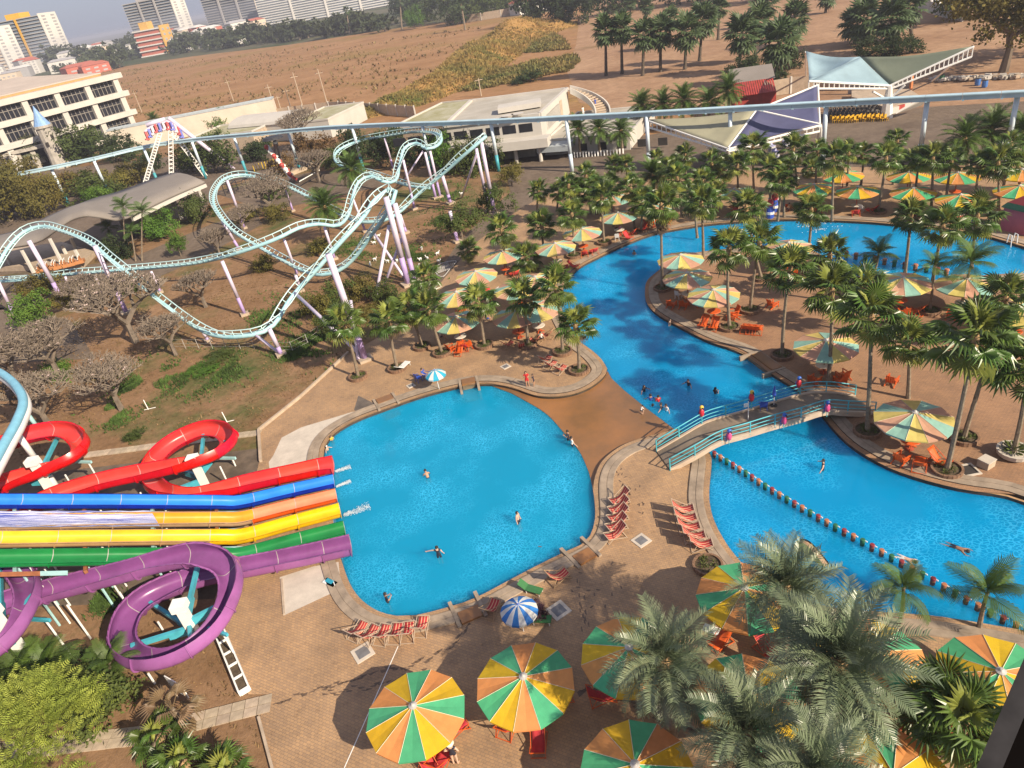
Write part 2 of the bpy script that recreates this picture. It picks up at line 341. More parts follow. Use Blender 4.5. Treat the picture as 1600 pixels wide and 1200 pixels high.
pathA = relax(crom(P2([(505, 722)] + SP_px[1:10] + TIP + BANK), 0.4))
pathB = relax(crom(P2([(520, 835), (531, 868)] + SP_px[29:15:-1] + [(928, 772)] + PROM[::-1] + [(1058, 671)] + LOW[-2::-1]), 0.4))
pathC = relax(ISLW + [ISLW[0]])
kA = min(range(len(pathA)), key=lambda i: (pathA[i] - at(790, 603)).length); kB = min(range(len(pathB)), key=lambda i: (pathB[i] - at(928, 772)).length)
coping('pool_coping', pathA[:kA + 1], 1, None, M_floor); coping('pool_coping', pathA[kA:], 1); coping('pool_coping', pathB[:kB + 1], -1, None, M_floor); coping('pool_coping', pathB[kB:], -1); coping('pool_coping', pathC, -1)

# ================================================================ WATER
def water_mat(name, tint, body, caustic_scale, lo, hi, wave=6.0, stretch=(1, 1, 1), thr=(0.01, 0.16)):
    M = bpy.data.materials.new(name); M.use_nodes = True; n = M.node_tree.nodes; l = M.node_tree.links; n.remove(n['Principled BSDF'])
    tc = n.new('ShaderNodeTexCoord'); mp = n.new('ShaderNodeMapping'); mp.inputs['Scale'].default_value = stretch; l.new(tc.outputs['Object'], mp.inputs[0])
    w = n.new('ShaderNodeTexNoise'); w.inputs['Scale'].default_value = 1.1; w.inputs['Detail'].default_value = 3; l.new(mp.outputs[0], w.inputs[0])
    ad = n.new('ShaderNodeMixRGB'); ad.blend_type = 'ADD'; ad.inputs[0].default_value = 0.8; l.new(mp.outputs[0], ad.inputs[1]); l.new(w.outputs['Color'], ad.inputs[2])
    vo = n.new('ShaderNodeTexVoronoi'); vo.feature = 'DISTANCE_TO_EDGE'; vo.inputs['Scale'].default_value = caustic_scale; l.new(ad.outputs[0], vo.inputs['Vector'])  # web of caustic light, painted into the tint and body colour below
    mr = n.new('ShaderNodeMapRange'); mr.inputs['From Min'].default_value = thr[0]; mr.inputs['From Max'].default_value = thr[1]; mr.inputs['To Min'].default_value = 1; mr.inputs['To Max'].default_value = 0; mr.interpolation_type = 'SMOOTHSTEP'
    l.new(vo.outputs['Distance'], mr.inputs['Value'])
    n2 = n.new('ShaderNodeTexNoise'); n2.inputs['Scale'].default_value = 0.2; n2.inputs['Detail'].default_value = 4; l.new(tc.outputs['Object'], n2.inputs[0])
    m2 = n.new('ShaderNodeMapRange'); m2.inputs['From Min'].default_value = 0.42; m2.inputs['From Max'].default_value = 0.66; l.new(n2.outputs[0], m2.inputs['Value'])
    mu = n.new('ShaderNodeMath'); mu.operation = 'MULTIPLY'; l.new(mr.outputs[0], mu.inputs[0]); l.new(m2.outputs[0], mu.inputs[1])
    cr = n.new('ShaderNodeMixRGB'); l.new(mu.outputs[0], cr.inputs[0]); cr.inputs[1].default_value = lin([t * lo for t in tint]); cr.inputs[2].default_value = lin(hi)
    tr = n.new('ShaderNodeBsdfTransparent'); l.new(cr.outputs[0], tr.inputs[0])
    bd = n.new('ShaderNodeSubsurfaceScattering'); bd.falloff = 'BURLEY'; bd.inputs['Scale'].default_value = 1.0; bd.inputs['Radius'].default_value = (1.6, 1.6, 1.6); bc = n.new('ShaderNodeMixRGB'); l.new(mu.outputs[0], bc.inputs[0]); bc.inputs[1].default_value = lin(body); bc.inputs[2].default_value = lin([min(1, c * 1.55 + .05) for c in body]); l.new(bc.outputs[0], bd.inputs[0])   # cloudy water scatters light itself; caustic lines painted brighter into its colour
    mb = n.new('ShaderNodeMixShader'); mb.inputs[0].default_value = 0.62; l.new(tr.outputs[0], mb.inputs[1]); l.new(bd.outputs[0], mb.inputs[2])
    gl = n.new('ShaderNodeBsdfGlossy'); gl.inputs['Roughness'].default_value = 0.06
    wn = n.new('ShaderNodeTexNoise'); wn.inputs['Scale'].default_value = wave; wn.inputs['Detail'].default_value = 5; wn.inputs['Roughness'].default_value = 0.6; l.new(mp.outputs[0], wn.inputs[0])
    bp = n.new('ShaderNodeBump'); bp.inputs['Strength'].default_value = 0.35; bp.inputs['Distance'].default_value = 0.02; l.new(wn.outputs[0], bp.inputs['Height']); l.new(bp.outputs[0], gl.inputs['Normal'])
    fr = n.new('ShaderNodeFresnel'); fr.inputs['IOR'].default_value = 1.33
    ge = n.new('ShaderNodeNewGeometry'); sb = n.new('ShaderNodeMath'); sb.operation = 'SUBTRACT'; sb.use_clamp = True; l.new(fr.outputs[0], sb.inputs[0]); l.new(ge.outputs['Backfacing'], sb.inputs[1])  # from below the light passes straight out
    mx = n.new('ShaderNodeMixShader'); l.new(sb.outputs[0], mx.inputs[0]); l.new(mb.outputs[0], mx.inputs[1]); l.new(gl.outputs[0], mx.inputs[2]); l.new(mx.outputs[0], n['Material Output'].inputs[0])
    return M
WZ = -0.28
region('pool_floor', [strip(SPW)], [], -1.35, M_floor)
region('river_floor', [strip(RIVW)], [strip(ISLW)], -1.35, M_floor2)
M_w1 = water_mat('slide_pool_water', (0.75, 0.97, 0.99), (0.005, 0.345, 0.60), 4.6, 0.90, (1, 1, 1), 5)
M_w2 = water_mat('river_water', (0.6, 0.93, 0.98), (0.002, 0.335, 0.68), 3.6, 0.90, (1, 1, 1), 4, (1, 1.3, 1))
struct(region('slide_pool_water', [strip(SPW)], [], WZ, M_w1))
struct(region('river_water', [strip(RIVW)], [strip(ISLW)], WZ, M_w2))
region('wading_pool_floor', [pix([(1262, 388), (1320, 402), (1400, 419), (1478, 430), (1478, 446), (1400, 449), (1335, 437), (1300, 416)])], [strip(ISLW)], -0.62, M_floor3)
# spillway of wet brown concrete between the two pools
M_spill = mat('wet_spillway', (0.17, 0.095, 0.045), 0.28, 0.3, 0.16, col2=(0.34, 0.155, 0.055), detail=6, bump=0.1)
sp = region('spillway', [strip(SPILLW)], [strip(ISLW)], -0.24, M_spill)
b = MB()
for i in range(len(SPILLW)):
    p, q = SPILLW[i], SPILLW[(i + 1) % len(SPILLW)]; b.add([(p.x, p.y, -0.24), (q.x, q.y, -0.24), (q.x, q.y, -1.4), (p.x, p.y, -1.4)], [(0, 1, 2, 3)])
struct(b.build('spillway_wall', M_spill))
# steps into the pools, each between two low walls
M_step = mat('step_stone', (0.16, 0.13, 0.085), 0.6, 0.3, 1.2)
def steps(pa, pb, depth, label):
    a = at(*pa); c = at(*pb); d = (c - a); L = d.length; d.normalize(); n = Vector((-d.y, d.x, 0)) * depth
    t = thing('pool_steps', label, 'steps', (a + c) / 2)
    o = -t.location
    for e in (a, c):
        b = MB(); b.beam(e - n * 1.4 + o + Vector((0, 0, -0.58)), e + n * 0.7 + o + Vector((0, 0, -0.58)), 0.22, 1.4); b.build('side_wall', M_cop, t)
    for i in range(4):
        b = MB(); f = -1.05 + i * 0.55; b.beam(a + d * 0.18 + n * (f + 0.25) + o + Vector((0, 0, -0.12 - i * 0.2)), c - d * 0.18 + n * (f + 0.25) + o + Vector((0, 0, -0.12 - i * 0.2)), 0.6 if i else 0.9, 0.5 - 0.02 * i); b.build('tread', M_step if i else M_spill, t)
steps((590, 636), (620, 625), -1, 'sunken pool steps beside the pale concrete apron at the upper left of the slide pool')
steps((720, 606), (747, 600), -1, 'sunken pool steps near the small turquoise umbrella above the slide pool')
steps((886, 868), (918, 850), 1, 'sunken pool steps below the left row of deck chairs on the paved promontory')
steps((708, 955), (748, 938), 1, 'sunken pool steps left of the blue and white striped umbrella')
steps((1167, 556), (1203, 583), -1, 'sunken steps into the river pool from the palm island edge near the bridge')
# paving slabs of the two garden paths
def slab_path(name, a, b_, w, n, rows, mt, seed):
    rnd = random.Random(seed); p = at(*a); q = at(*b_); d = q - p; L = d.length; d.normalize(); nn = Vector((-d.y, d.x, 0)); root = struct(bpy.data.objects.new(name, None)); COL.objects.link(root); root.location = p
    me = MB(); me.box((0, 0, 0), (L / n - 0.035, w / rows - 0.035, 0.08)); me = me.mesh('paving_slab', mt)
    for i in range(n):
        for r in range(rows):
            o = obj('paving_slab', me, root, d * (L / n * (i + 0.5)) + nn * (w * ((r + 0.5) / rows - 0.5)) + Vector((0, 0, 0.012 + rnd.uniform(-0.012, 0.02))))
            o.rotation_euler = (rnd.uniform(-.008, .008), rnd.uniform(-.008, .008), atan2(d.y, d.x) + rnd.uniform(-.008, .008))
M_slab = mat('path_slab', (0.40, 0.32, 0.235), 0.9, 0.2, 1.7, bump=0.2, objvar=0.12)
slab_path('garden_path', (135, 711), (408, 676), 0.9, 30, 1, M_slab, 1)
slab_path('garden_path', (212, 1152), (424, 1098), 1.15, 10, 2, M_slab, 2)
slab_path('garden_path', (-40, 1180), (215, 1150), 1.15, 12, 2, M_slab, 3)
b = MB()
kp = [at(*q) for q in [(405, 673), (470, 621), (545, 552)]]
for p, q in zip(kp, kp[1:]): b.beam(p + Vector((0, 0, 0.08)), q + Vector((0, 0, 0.08)), 0.22, 0.34)
b.beam(kp[0] + Vector((0, 0, 0.078)), at(408, 722) + Vector((0, 0, 0.078)), 0.22, 0.34)
struct(b.build('lawn_kerb', M_conc))
b = MB(); b.beam(at(405, 1122) + Vector((0, 0, 0.05)), at(430, 1215) + Vector((0, 0, 0.05)), 0.14, 0.25); b.beam(at(440, 905) + Vector((0, 0, 0.0)), at(444, 960) + Vector((0, 0, 0.0)), 0.12, 0.12); struct(b.build('deck_kerb', M_conc))
# damp trails and footprints on the paving
g = MB(); rnd = random.Random(12); M_damp = mat('damp_paving', (0.13, 0.085, 0.055), 0.55, 0.25, 2)
for tr, w in (([(428, 1098), (470, 1086), (520, 1071), (560, 1060), (600, 1046), (645, 1040), (690, 1018), (715, 1000), (735, 975)], .16), ([(495, 1080), (540, 1079), (590, 1072), (630, 1056), (665, 1048)], .12), ([(905, 905), (907, 940), (912, 965), (916, 985)], .10), ([(1240, 1210), (1000, 1105), (930, 1075), (905, 1085)], .3)):
    P = resample(crom([at(*q, .005) for q in tr], .3), .22)
    for p, q in zip(P, P[1:]):
        if rnd.random() < .2: continue
        d = (q - p).normalized(); n = Vector((-d.y, d.x, 0)); o = n * rnd.gauss(0, .1); a, c = w * rnd.uniform(.3, 1.2), w * rnd.uniform(.3, 1.2); g.add([p + o - n * a * .5, q + o - n * c * .5, q + o + n * c * .5 + d * .1, p + o + n * a * .5 - d * .1], [(0, 1, 2, 3)])
for i in range(46):
    f = rnd.random(); p = at(958 + 45 * f + rnd.gauss(0, 7), 728 + 70 * f + rnd.gauss(0, 5), .0055) if i < 30 else at(905 + rnd.gauss(0, 30), 925 + rnd.gauss(0, 35), .0055); a = rnd.uniform(0, 6.3); d = Vector((cos(a), sin(a), 0)) * .12; n = Vector((-d.y, d.x, 0)) * .4; g.add([p - d - n * .6, p - d * .3 - n, p + d - n * .7, p + d * 1.2, p + d + n * .7, p - d * .3 + n, p - d + n * .6], [tuple(range(7))])
stuff(g.build('damp_marks', M_damp))
b = MB(); b.beam(at(622, 1010) + Vector((0, 0, 0.001)), at(538, 1200) + Vector((0, 0, 0.001)), 0.045, 0.02); struct(b.build('white_ground_strip', M_white))

# ================================================================ PALMS
def leafmat(name, col, var=0.35, objvar=0.18, thin=0.22, rough=0.5, scale=0.8, col2=None):
    return mat(name, col, rough, var, scale, objvar=objvar, thin=thin, spec=0.35, col2=col2)
M_fan = leafmat('fan_palm_leaf', (0.072, 0.122, 0.023), rough=.33, objvar=.36)
M_fan2 = leafmat('fan_palm_young_leaf', (0.22, 0.25, 0.05))
M_dead = leafmat('dead_palm_leaf', (0.22, 0.15, 0.085))
M_date = leafmat('date_palm_leaf', (0.062, 0.10, 0.048), objvar=0.22, col2=(0.19, 0.225, 0.135), scale=0.7, rough=0.34, thin=0.06)
M_coco = leafmat('feather_palm_leaf', (0.075, 0.13, 0.025))
M_sugar = leafmat('sugar_palm_leaf', (0.06, 0.095, 0.035))
M_silver = leafmat('silver_palm_leaf', (0.16, 0.17, 0.10))
M_trunk = mat('palm_trunk', (0.20, 0.155, 0.11), 0.95, 0.3, 4, bump=0.5)
M_trunkd = mat('dark_trunk', (0.09, 0.07, 0.052), 0.95, 0.35, 3, bump=0.5)
M_fibre = mat('palm_fibre', (0.28, 0.18, 0.09), 0.95, 0.35, 6)
def fan_leaf(seed, R=0.92, pet=0.85, n=19, droop=0.45, spread=5.0):
    """petiole along +X, then a round blade cut into drooping segments"""
    rnd = random.Random(seed); b = MB()
    b.beam((0, 0, 0), (pet, 0, 0.02), 0.035, 0.025)
    c = Vector((pet, 0, 0.02))
    def pt(a, r, lift=0):
        f = r / R; cup = 0.10 * (1 - abs(a) / 2.6)
        return c + Vector((cos(a) * r, sin(a) * r, cup * sin(f * 2.2) - droop * R * f ** 3 * (0.55 + 0.3 * abs(a) / 2.5) + lift))
    st = spread / n
    for i in range(n):
        a = -spread / 2 + st * (i + 0.5); L = R * (1.0 - 0.28 * (abs(a) / 2.5) ** 2) * rnd.uniform(0.9, 1.06); tl = L * rnd.uniform(0.97, 1.05)
        m0, m1 = pt(a - st * 0.48, L * 0.58, -0.035), pt(a + st * 0.48, L * 0.58, -0.035); md = pt(a, L * 0.58, 0.03)
        tip = pt(a + rnd.uniform(-.05, .05), tl, -rnd.uniform(0.0, 0.16))
        b.add([c, m0, md, m1, tip], [(0, 1, 2), (0, 2, 3), (1, 4, 2), (2, 4, 3)])
    return b
def feather_leaf(seed, L=2.6, n=30, ll=0.5, arch=0.9, vee=0.35, wid=0.042, lean=0.75, hang=0.25):
    """date or coconut frond: curved midrib along +X with paired leaflets"""
    rnd = random.Random(seed); b = MB()
    def rib(t): return Vector((L * (t - 0.12 * arch * t * t), 0.06 * L * sin(t * 3) * (rnd_s), L * (0.22 * t - arch * 0.42 * t * t)))
    rnd_s = rnd.uniform(-1, 1)
    pts = [rib(i / 7) for i in range(8)]; b.tube(pts, [0.028 * (1 - 0.8 * i / 7) for i in range(8)], 3, False)
    for i in range(n):
        t = 0.10 + 0.9 * (i + 0.5) / n; p = rib(t); T = (rib(min(1, t + 0.02)) - rib(t - 0.02)).normalized()
        side = Vector((0, 1, 0)); up = T.cross(side) * -1
        if up.z < 0: up = -up
        l = ll * (0.55 + 0.75 * sin(pi * min(1, t * 0.95 + 0.08)) ) * rnd.uniform(0.85, 1.1)
        for s in (-1, 1):
            d = (T * lean + side * s + up * vee * rnd.uniform(0.3, 1.4)).normalized(); w = T * wid
            mid = p + d * l * 0.55; tip = p + d * l - Vector((0, 0, hang * l * rnd.uniform(0.5, 1.3)))
            b.add([p - w * 0.5, p + w * 0.5, mid + w * 0.5, mid - w * 0.5, tip], [(0, 1, 2, 3), (3, 2, 4)])
    return b
FAN = [fan_leaf(i, 0.88, 1.0).mesh('fan_leaf', M_fan) for i in range(3)]
FANY = [fan_leaf(10 + i, 0.85, 0.6, droop=0.15).mesh('fan_leaf_young', M_fan2) for i in range(2)]
FAND = [fan_leaf(20 + i, 0.75, 0.7, n=12, droop=0.9, spread=2.6).mesh('fan_leaf_dead', M_dead) for i in range(2)]
FANO = [fan_leaf(25 + i, 0.9, 0.9, droop=0.6).mesh('fan_leaf_old', M_fan2) for i in range(2)]
DATE = [feather_leaf(30 + i, 2.75, 38, 0.52, 1.05, 0.5, 0.04, 0.75, 0.22).mesh('date_frond', M_date) for i in range(4)]
COCO = [feather_leaf(40 + i, 2.3, 26, 0.55, 1.25, 0.05, 0.055, 0.5, 0.6).mesh('feather_frond', M_coco) for i in range(3)]
DATEF = [feather_leaf(50 + i, 2.5, 26, 0.5, 1.05, wid=0.06).mesh('date_frond_small', M_coco) for i in range(3)]
SUG = [fan_leaf(60 + i, 1.25, 1.0, n=12, droop=0.3).mesh('sugar_leaf', M_sugar) for i in range(2)]
SILV = [fan_leaf(70 + i, 1.15, 0.9, n=14, droop=0.35).mesh('silver_leaf', M_silver) for i in range(2)]
def frond_matrix(az, el, roll=0, s=1.0, off=(0, 0, 0)):
    M = Matrix.Rotation(az, 4, 'Z') @ Matrix.Rotation(-el, 4, 'Y') @ Matrix.Rotation(roll, 4, 'X') @ Matrix.Scale(s, 4)
    T = Matrix.Translation(off); return T @ M
def crown(root, top, rnd, kind, n, s=1.0):
    """every leaf is an object of its own, meshes shared"""
    for i in range(n):
        t = i / max(1, n - 1); az = i * 2.39996 + rnd.uniform(-.25, .25)
        if kind == 'fan':
            el = radians(80 - 128 * t ** 0.85 + rnd.uniform(-9, 9))
            me = rnd.choice(FANY) if t < 0.1 else rnd.choice(FANO) if t > 0.78 and rnd.random() < 0.6 else rnd.choice(FAND) if t > 0.92 and rnd.random() < 0.4 else rnd.choice(FAN)
        elif kind == 'date':
            el = radians(80 - 128 * t ** 0.95 + rnd.uniform(-8, 8)); me = rnd.choice(DATE)
        elif kind == 'datefar':
            el = radians(80 - 115 * t ** 0.9 + rnd.uniform(-8, 8)); me = rnd.choice(DATEF)
        elif kind == 'coco':
            el = radians(75 - 80 * t + rnd.uniform(-8, 8)); me = rnd.choice(COCO)
        elif kind == 'sugar':
            el = radians(80 - 145 * t ** 0.9 + rnd.uniform(-9, 9)); me = rnd.choice(SUG)
        elif kind == 'silver':
            el = radians(80 - 110 * t ** 0.9 + rnd.uniform(-9, 9)); me = rnd.choice(SILV)
        elif kind == 'dead':
            el = radians(70 - 130 * t + rnd.uniform(-15, 15)); me = rnd.choice(FAND)
        obj('frond', me, root, M=frond_matrix(az, el, rnd.uniform(-.35, .35), s * rnd.uniform(0.85, 1.1), top + Vector((0, 0, -0.35 * t * s))))
    return root
def palm(label, base, top, kind='fan', n=26, s=1.0, r=0.13, name=None, group=None, skirt=False, tm=None):
    """base on the ground, top where the leaves spring from; the trunk may lean a little"""
    rnd = random.Random(hash((round(base.x, 2), round(base.y, 2))) & 0xffff)
    nm = name or {'fan': 'fan_palm', 'date': 'date_palm', 'datefar': 'date_palm', 'coco': 'feather_palm', 'sugar': 'sugar_palm', 'silver': 'silver_palm', 'dead': 'withered_palm'}[kind]
    t = thing(nm, label, 'palm tree', base, 0, group)
    d = top - base; b = MB(); N = 9; bow = Vector((rnd.uniform(-.12, .12), rnd.uniform(-.12, .12), 0))
    pts = []; rs = []
    for i in range(N * 2 + 1):
        f = i / (N * 2); pts.append(d * f + bow * sin(pi * f)); rs.append(r * (1.35 - 0.55 * f if f > 0.06 else 1.7 - 6 * f) * (1.0 if i % 2 else 0.93))
    b.tube(pts, rs, 7); b.build('trunk', tm or M_trunk, t)
    if kind in ('fan', 'date', 'datefar'):
        b = MB(); b.lathe([(r * 0.9, -0.9 * s), (r * 1.9, -0.45 * s), (r * 1.7, -0.1 * s), (r * .6, 0.15 * s)], 7, d); b.build('crown_shaft', M_fibre, t)
    if skirt:
        for i in range(9):
            obj('dead_frond', rnd.choice(FAND), t, M=frond_matrix(rnd.uniform(0, 6.28), radians(rnd.uniform(-86, -68)), 0, s * 1.1, d + Vector((0, 0, -0.5 - 0.12 * i))))
    crown(t, d, rnd, kind, n, s); return t
PALMS = {}
def palm_px(label, bpx, tpx, kind='fan', **k):
    base = at(*bpx); top = rise(base, *tpx)
    return palm(label, base, top, kind, **k)
def palm_h(label, tpx, h, kind='fan', **k):
    top = at(tpx[0], tpx[1], h); return palm(label, Vector((top.x + 0.1, top.y - 0.1, 0)), top, kind, **k)

# round brick planters at the foot of the palms
M_brick = mat('planter_brick', (0.20, 0.115, 0.07), 0.9, 0.3, 3.5, bump=0.3)
M_soil = mat('planter_soil', (0.085, 0.06, 0.035), 0.95, 0.4, 5)
M_herb = leafmat('planter_leaf', (0.10, 0.13, 0.03))
def leaf_cluster(b, rnd, c, r, n, l, w, flat=0.6, mi=0):
    for _ in range(n):
        d = Vector((rnd.gauss(0, 1), rnd.gauss(0, 1), abs(rnd.gauss(0, 1)) * flat + 0.1)).normalized(); p = Vector(c) + d * r * rnd.uniform(0.2, 1)
        sd = d.cross(Vector((rnd.gauss(0, 1), rnd.gauss(0, 1), rnd.gauss(0, 1)))).normalized() * w
        b.add([p - sd * .3, p + sd * .3, p + d * l * .5 + sd, p + d * l * .5 - sd, p + d * l], [(0, 1, 2, 3), (3, 2, 4)], mi)
_pl = None
def planter(label, p, s=1.0):
    global _pl
    if _pl is None:
        t = thing('round_planter', label, 'planter', p, 0, 'round brick planters round the palm trunks', s)
        n = 22; me = MB(); me.box((0, 0, 0.15), (0.24, 0.16, 0.30)); 
        ring = MB()
        for k in range(n):
            a = 2 * pi * k / n; c, d_ = cos(a), sin(a)
            ring.box((0.9 * c, 0.9 * d_, 0.15), (0.15, 2 * pi * 0.9 / n - 0.015, 0.32 + 0.02 * (k % 3)), a)
        ring.build('brick_ring', M_brick, t)
        sb = MB(); sb.lathe([(0.84, 0.0), (0.84, 0.2), (0.3, 0.25)], 16); sb.build('soil', M_soil, t)
        h = MB(); rnd = random.Random(4)
        for k in range(16):
            a = rnd.uniform(0, 6.28); q = rnd.uniform(0.25, 0.72); leaf_cluster(h, rnd, (q * cos(a), q * sin(a), 0.2), 0.1, 9, 0.28, 0.03)
        h.build('low_plants', M_herb, t); _pl = t; return t
    return clone(_pl, p, random.uniform(0, 6), s, label)

PAL = 'fan palms round the swimming pools'
# base pixel, crown pixel, where it stands, planter?
FANS = [
 ((560, 590), (537, 502), 'beside the purple coaster leg at the lawn edge', 1, {}),
 ((621, 577), (607, 497), 'beside the white sun lounger', 1, {}),
 ((660, 543), (640, 478), 'rising behind the first pair of palms by the coaster legs', 1, {}),
 ((691, 553), (668, 480), 'in front of the seated people at the left', 1, {}),
 ((757, 541), (746, 470), 'standing between the two faded umbrellas above the slide pool', 1, {}),
 ((672, 500), (664, 430), 'small and dark beside the wire mesh sculpture by the lawn', 0, dict(s=.85)),
 ((732, 412), (731, 388), 'very short, by the grey path behind the faded umbrellas', 0, dict(s=.8)),
 ((790, 428), (783, 357), 'tall beside the leftmost upper faded umbrella near the grey plaza', 0, {}),
 ((825, 540), (818, 462), 'among red deck chairs left of the river bend', 1, {}),
 ((879, 551), (868, 447), 'overhanging the river behind three red deck chairs', 1, {}),
 ((905, 580), (899, 506), 'on the paved tip between slide pool and river', 1, dict(s=.95)),
 ((897, 401), (893, 332), 'on the river bank before the yellowish umbrella', 1, {}),
 ((838, 350), (841, 296), 'short and bushy at the plaza edge left of the monorail post', 0, dict(s=.85)),
 ((850, 395), (846, 350), 'dense and low behind the small half hidden umbrella', 0, {}),
 ((845, 420), (822, 400), 'pale green, crowded between umbrellas left of the river', 0, {}),
 ((944, 380), (940, 305), 'in the bank planter between two orange striped umbrellas', 1, {}),
 ((1001, 362), (1004, 312), 'on the far river bank beside a reclining red chair', 1, {}),
 ((1035, 452), (1033, 318), 'tall with a dead leaf skirt at the left island point', 1, dict(skirt=1)),
 ((1099, 402), (1096, 315), 'tall dark trunk against the blue river at the top of the island', 0, {}),
 ((1140, 513), (1139, 385), 'with a full crown next to the three island umbrellas', 1, dict(s=1.1)),
 ((1172, 486), (1187, 375), 'slender, right of the full crowned one on the island', 1, {}),
 ((1190, 436), (1166, 322), 'behind the island group, below the umbrella across the river', 1, {}),
 ((1222, 557), (1235, 418), 'nearest the pool steps on the palm island', 1, dict(s=1.05)),
 ((1294, 600), (1300, 450), 'tall trunk crossing the round umbrella beside the bridge', 0, dict(s=1.08)),
 ((1355, 676), (1362, 492), 'with strap leaved plants where the bridge lands', 1, dict(s=1.1)),
 ((1419, 622), (1421, 532), 'shorter, in shade to the right of the bridge landing', 0, {}),
 ((1479, 736), (1525, 522), 'with a leaning grey trunk beside the open manhole', 1, dict(s=1.25)),
 ((1505, 686), (1548, 545), 'behind the large pastel umbrella on the right shore', 1, dict(s=1.1)),
 ((1582, 712), (1606, 572), 'at the right edge in a pale concrete bowl planter', 0, {}),
 ((1575, 545), (1572, 462), 'at the right edge behind the pastel umbrellas of the island', 0, {}),
 ((1264, 386), (1268, 325), 'on the near side of the far pool with one hanging brown leaf', 0, {}),
 ((1215, 345), (1218, 280), 'on the far bank just beside the red and blue play figures', 0, {}),
 ((1293, 470), (1297, 395), 'short full crown beside the wading pool posts', 0, {}),
 ((1414, 428), (1424, 335), 'slim, standing at the row of posts of the far wading pool', 0, dict(s=.95)),
 ((1455, 452), (1474, 350), 'over the far pool right of the slim palm at the posts', 0, {}),
 ((1518, 420), (1528, 335), 'large crown with brown hanging leaves beside the far pool right bank', 0, dict(s=1.1)),
 ((1345, 520), (1350, 448), 'low crown left of the pastel umbrella by the wading pool', 0, {}),
 ((1372, 332), (1385, 245), 'in a ring planter between the far striped umbrellas', 1, {}),
 ((1300, 345), (1303, 245), 'in the far row left of the striped umbrellas', 0, {}),
 ((1455, 330), (1458, 245), 'in the far row over the gap between two striped umbrellas', 0, {}),
 ((1560, 335), (1560, 252), 'in the far row near the right end of the striped umbrellas', 0, dict(s=1.1)),
 ((1345, 290), (1348, 238), 'thin, behind the far row of umbrellas', 0, dict(s=.8)),
 ((1248, 300), (1240, 232), 'bushy, right of the white tent mast at the plaza', 0, dict(s=1.1)),
 ((1178, 300), (1176, 228), 'bushy, left of the stacked white chairs at the plaza edge', 0, dict(s=1.1)),
 ((1100, 330), (1098, 282), 'behind the far river bank under the cream tent truss', 0, {}),
 ((1072, 300), (1070, 240), 'in front of the cream tent truss on the grey plaza', 0, dict(s=.85)),
 ((1065, 340), (1058, 275), 'dense, mid way along the far bank of the river', 0, {}),
 ((962, 300), (960, 255), 'left one of two small palms on the grey plaza before the white hall', 0, dict(s=.75)),
 ((980, 300), (978, 256), 'right one of two small palms on the grey plaza before the white hall', 0, dict(s=.75)),
 ((1028, 285), (1025, 247), 'small, beside the monorail post on the grey plaza', 0, dict(s=.75)),
 ((905, 335), (903, 298), 'crowded thicket palm below the tall monorail post', 0, {}),
 ((932, 335), (930, 290), 'yellowish, in the thicket right of the tall monorail post', 0, {}),
 ((870, 330), (874, 298), 'low, left of the tall monorail post', 0, dict(s=.85)),
 ((1135, 300), (1130, 262), 'beside the white mast of the cream tent', 0, {}),
 ((1115, 345), (1118, 300), 'low behind the faded umbrella across the river', 0, dict(s=.9)),
 ((1422, 300), (1425, 252), 'behind the two middle far umbrellas', 0, dict(s=.9)),
 ((1595, 300), (1592, 258), 'at the right end of the far row', 0, {}),
 ((1270, 275), (1268, 262), 'low, behind the leftmost of the far row umbrellas', 0, dict(s=.8)),
 ((1475, 1180), (1478, 1100), 'dark green under the big date palms by the metal rail', 0, dict(s=.95)),
 ((1500, 1220), (1508, 1128), 'spreading, closest to the metal rail in the corner', 0, dict(s=1.0)),
]
for bpx, tpx, lab, pl, kw in FANS:
    kw = dict(kw); kw['s'] = kw.get('s', 1) * 1.22; palm_px('fan palm ' + lab, bpx, tpx, 'fan', n=25, group=PAL, **kw)
    if pl: planter('planter of the fan palm ' + lab, at(*bpx), 0.95)
for x, y, lab in [(915, 272, 'at the back of the thicket by the tall monorail post'), (888, 287, 'at the left end of the thicket by the monorail post'), (952, 288, 'crowded behind the orange poled umbrella'), (985, 292, 'crowded right behind the orange poled umbrella'), (1048, 262, 'in the middle of the plaza edge row'), (1086, 300, 'leaning out over the far river bank'), (1112, 252, 'left of the cream tent mast'), (1152, 256, 'right of the cream tent mast'), (1203, 262, 'beside the stacked white chairs'), (1226, 268, 'behind the red and blue play figures'), (1278, 248, 'behind the second palm of the far row'), (1326, 250, 'over the left rear umbrella'), (1402, 232, 'at the plaza edge above the middle rear umbrella'), (1437, 262, 'between the far umbrellas, right of the middle'), (1487, 262, 'over the right rear umbrella'), (1530, 268, 'right of the right rear umbrella'), (1580, 236, 'below the rightmost monorail post')]:
    palm_h('fan palm ' + lab, (x, y - (14 if x > 1270 else 0)), 5.6, 'fan', n=20, s=.95 if x > 1270 else 1.15, group=PAL)
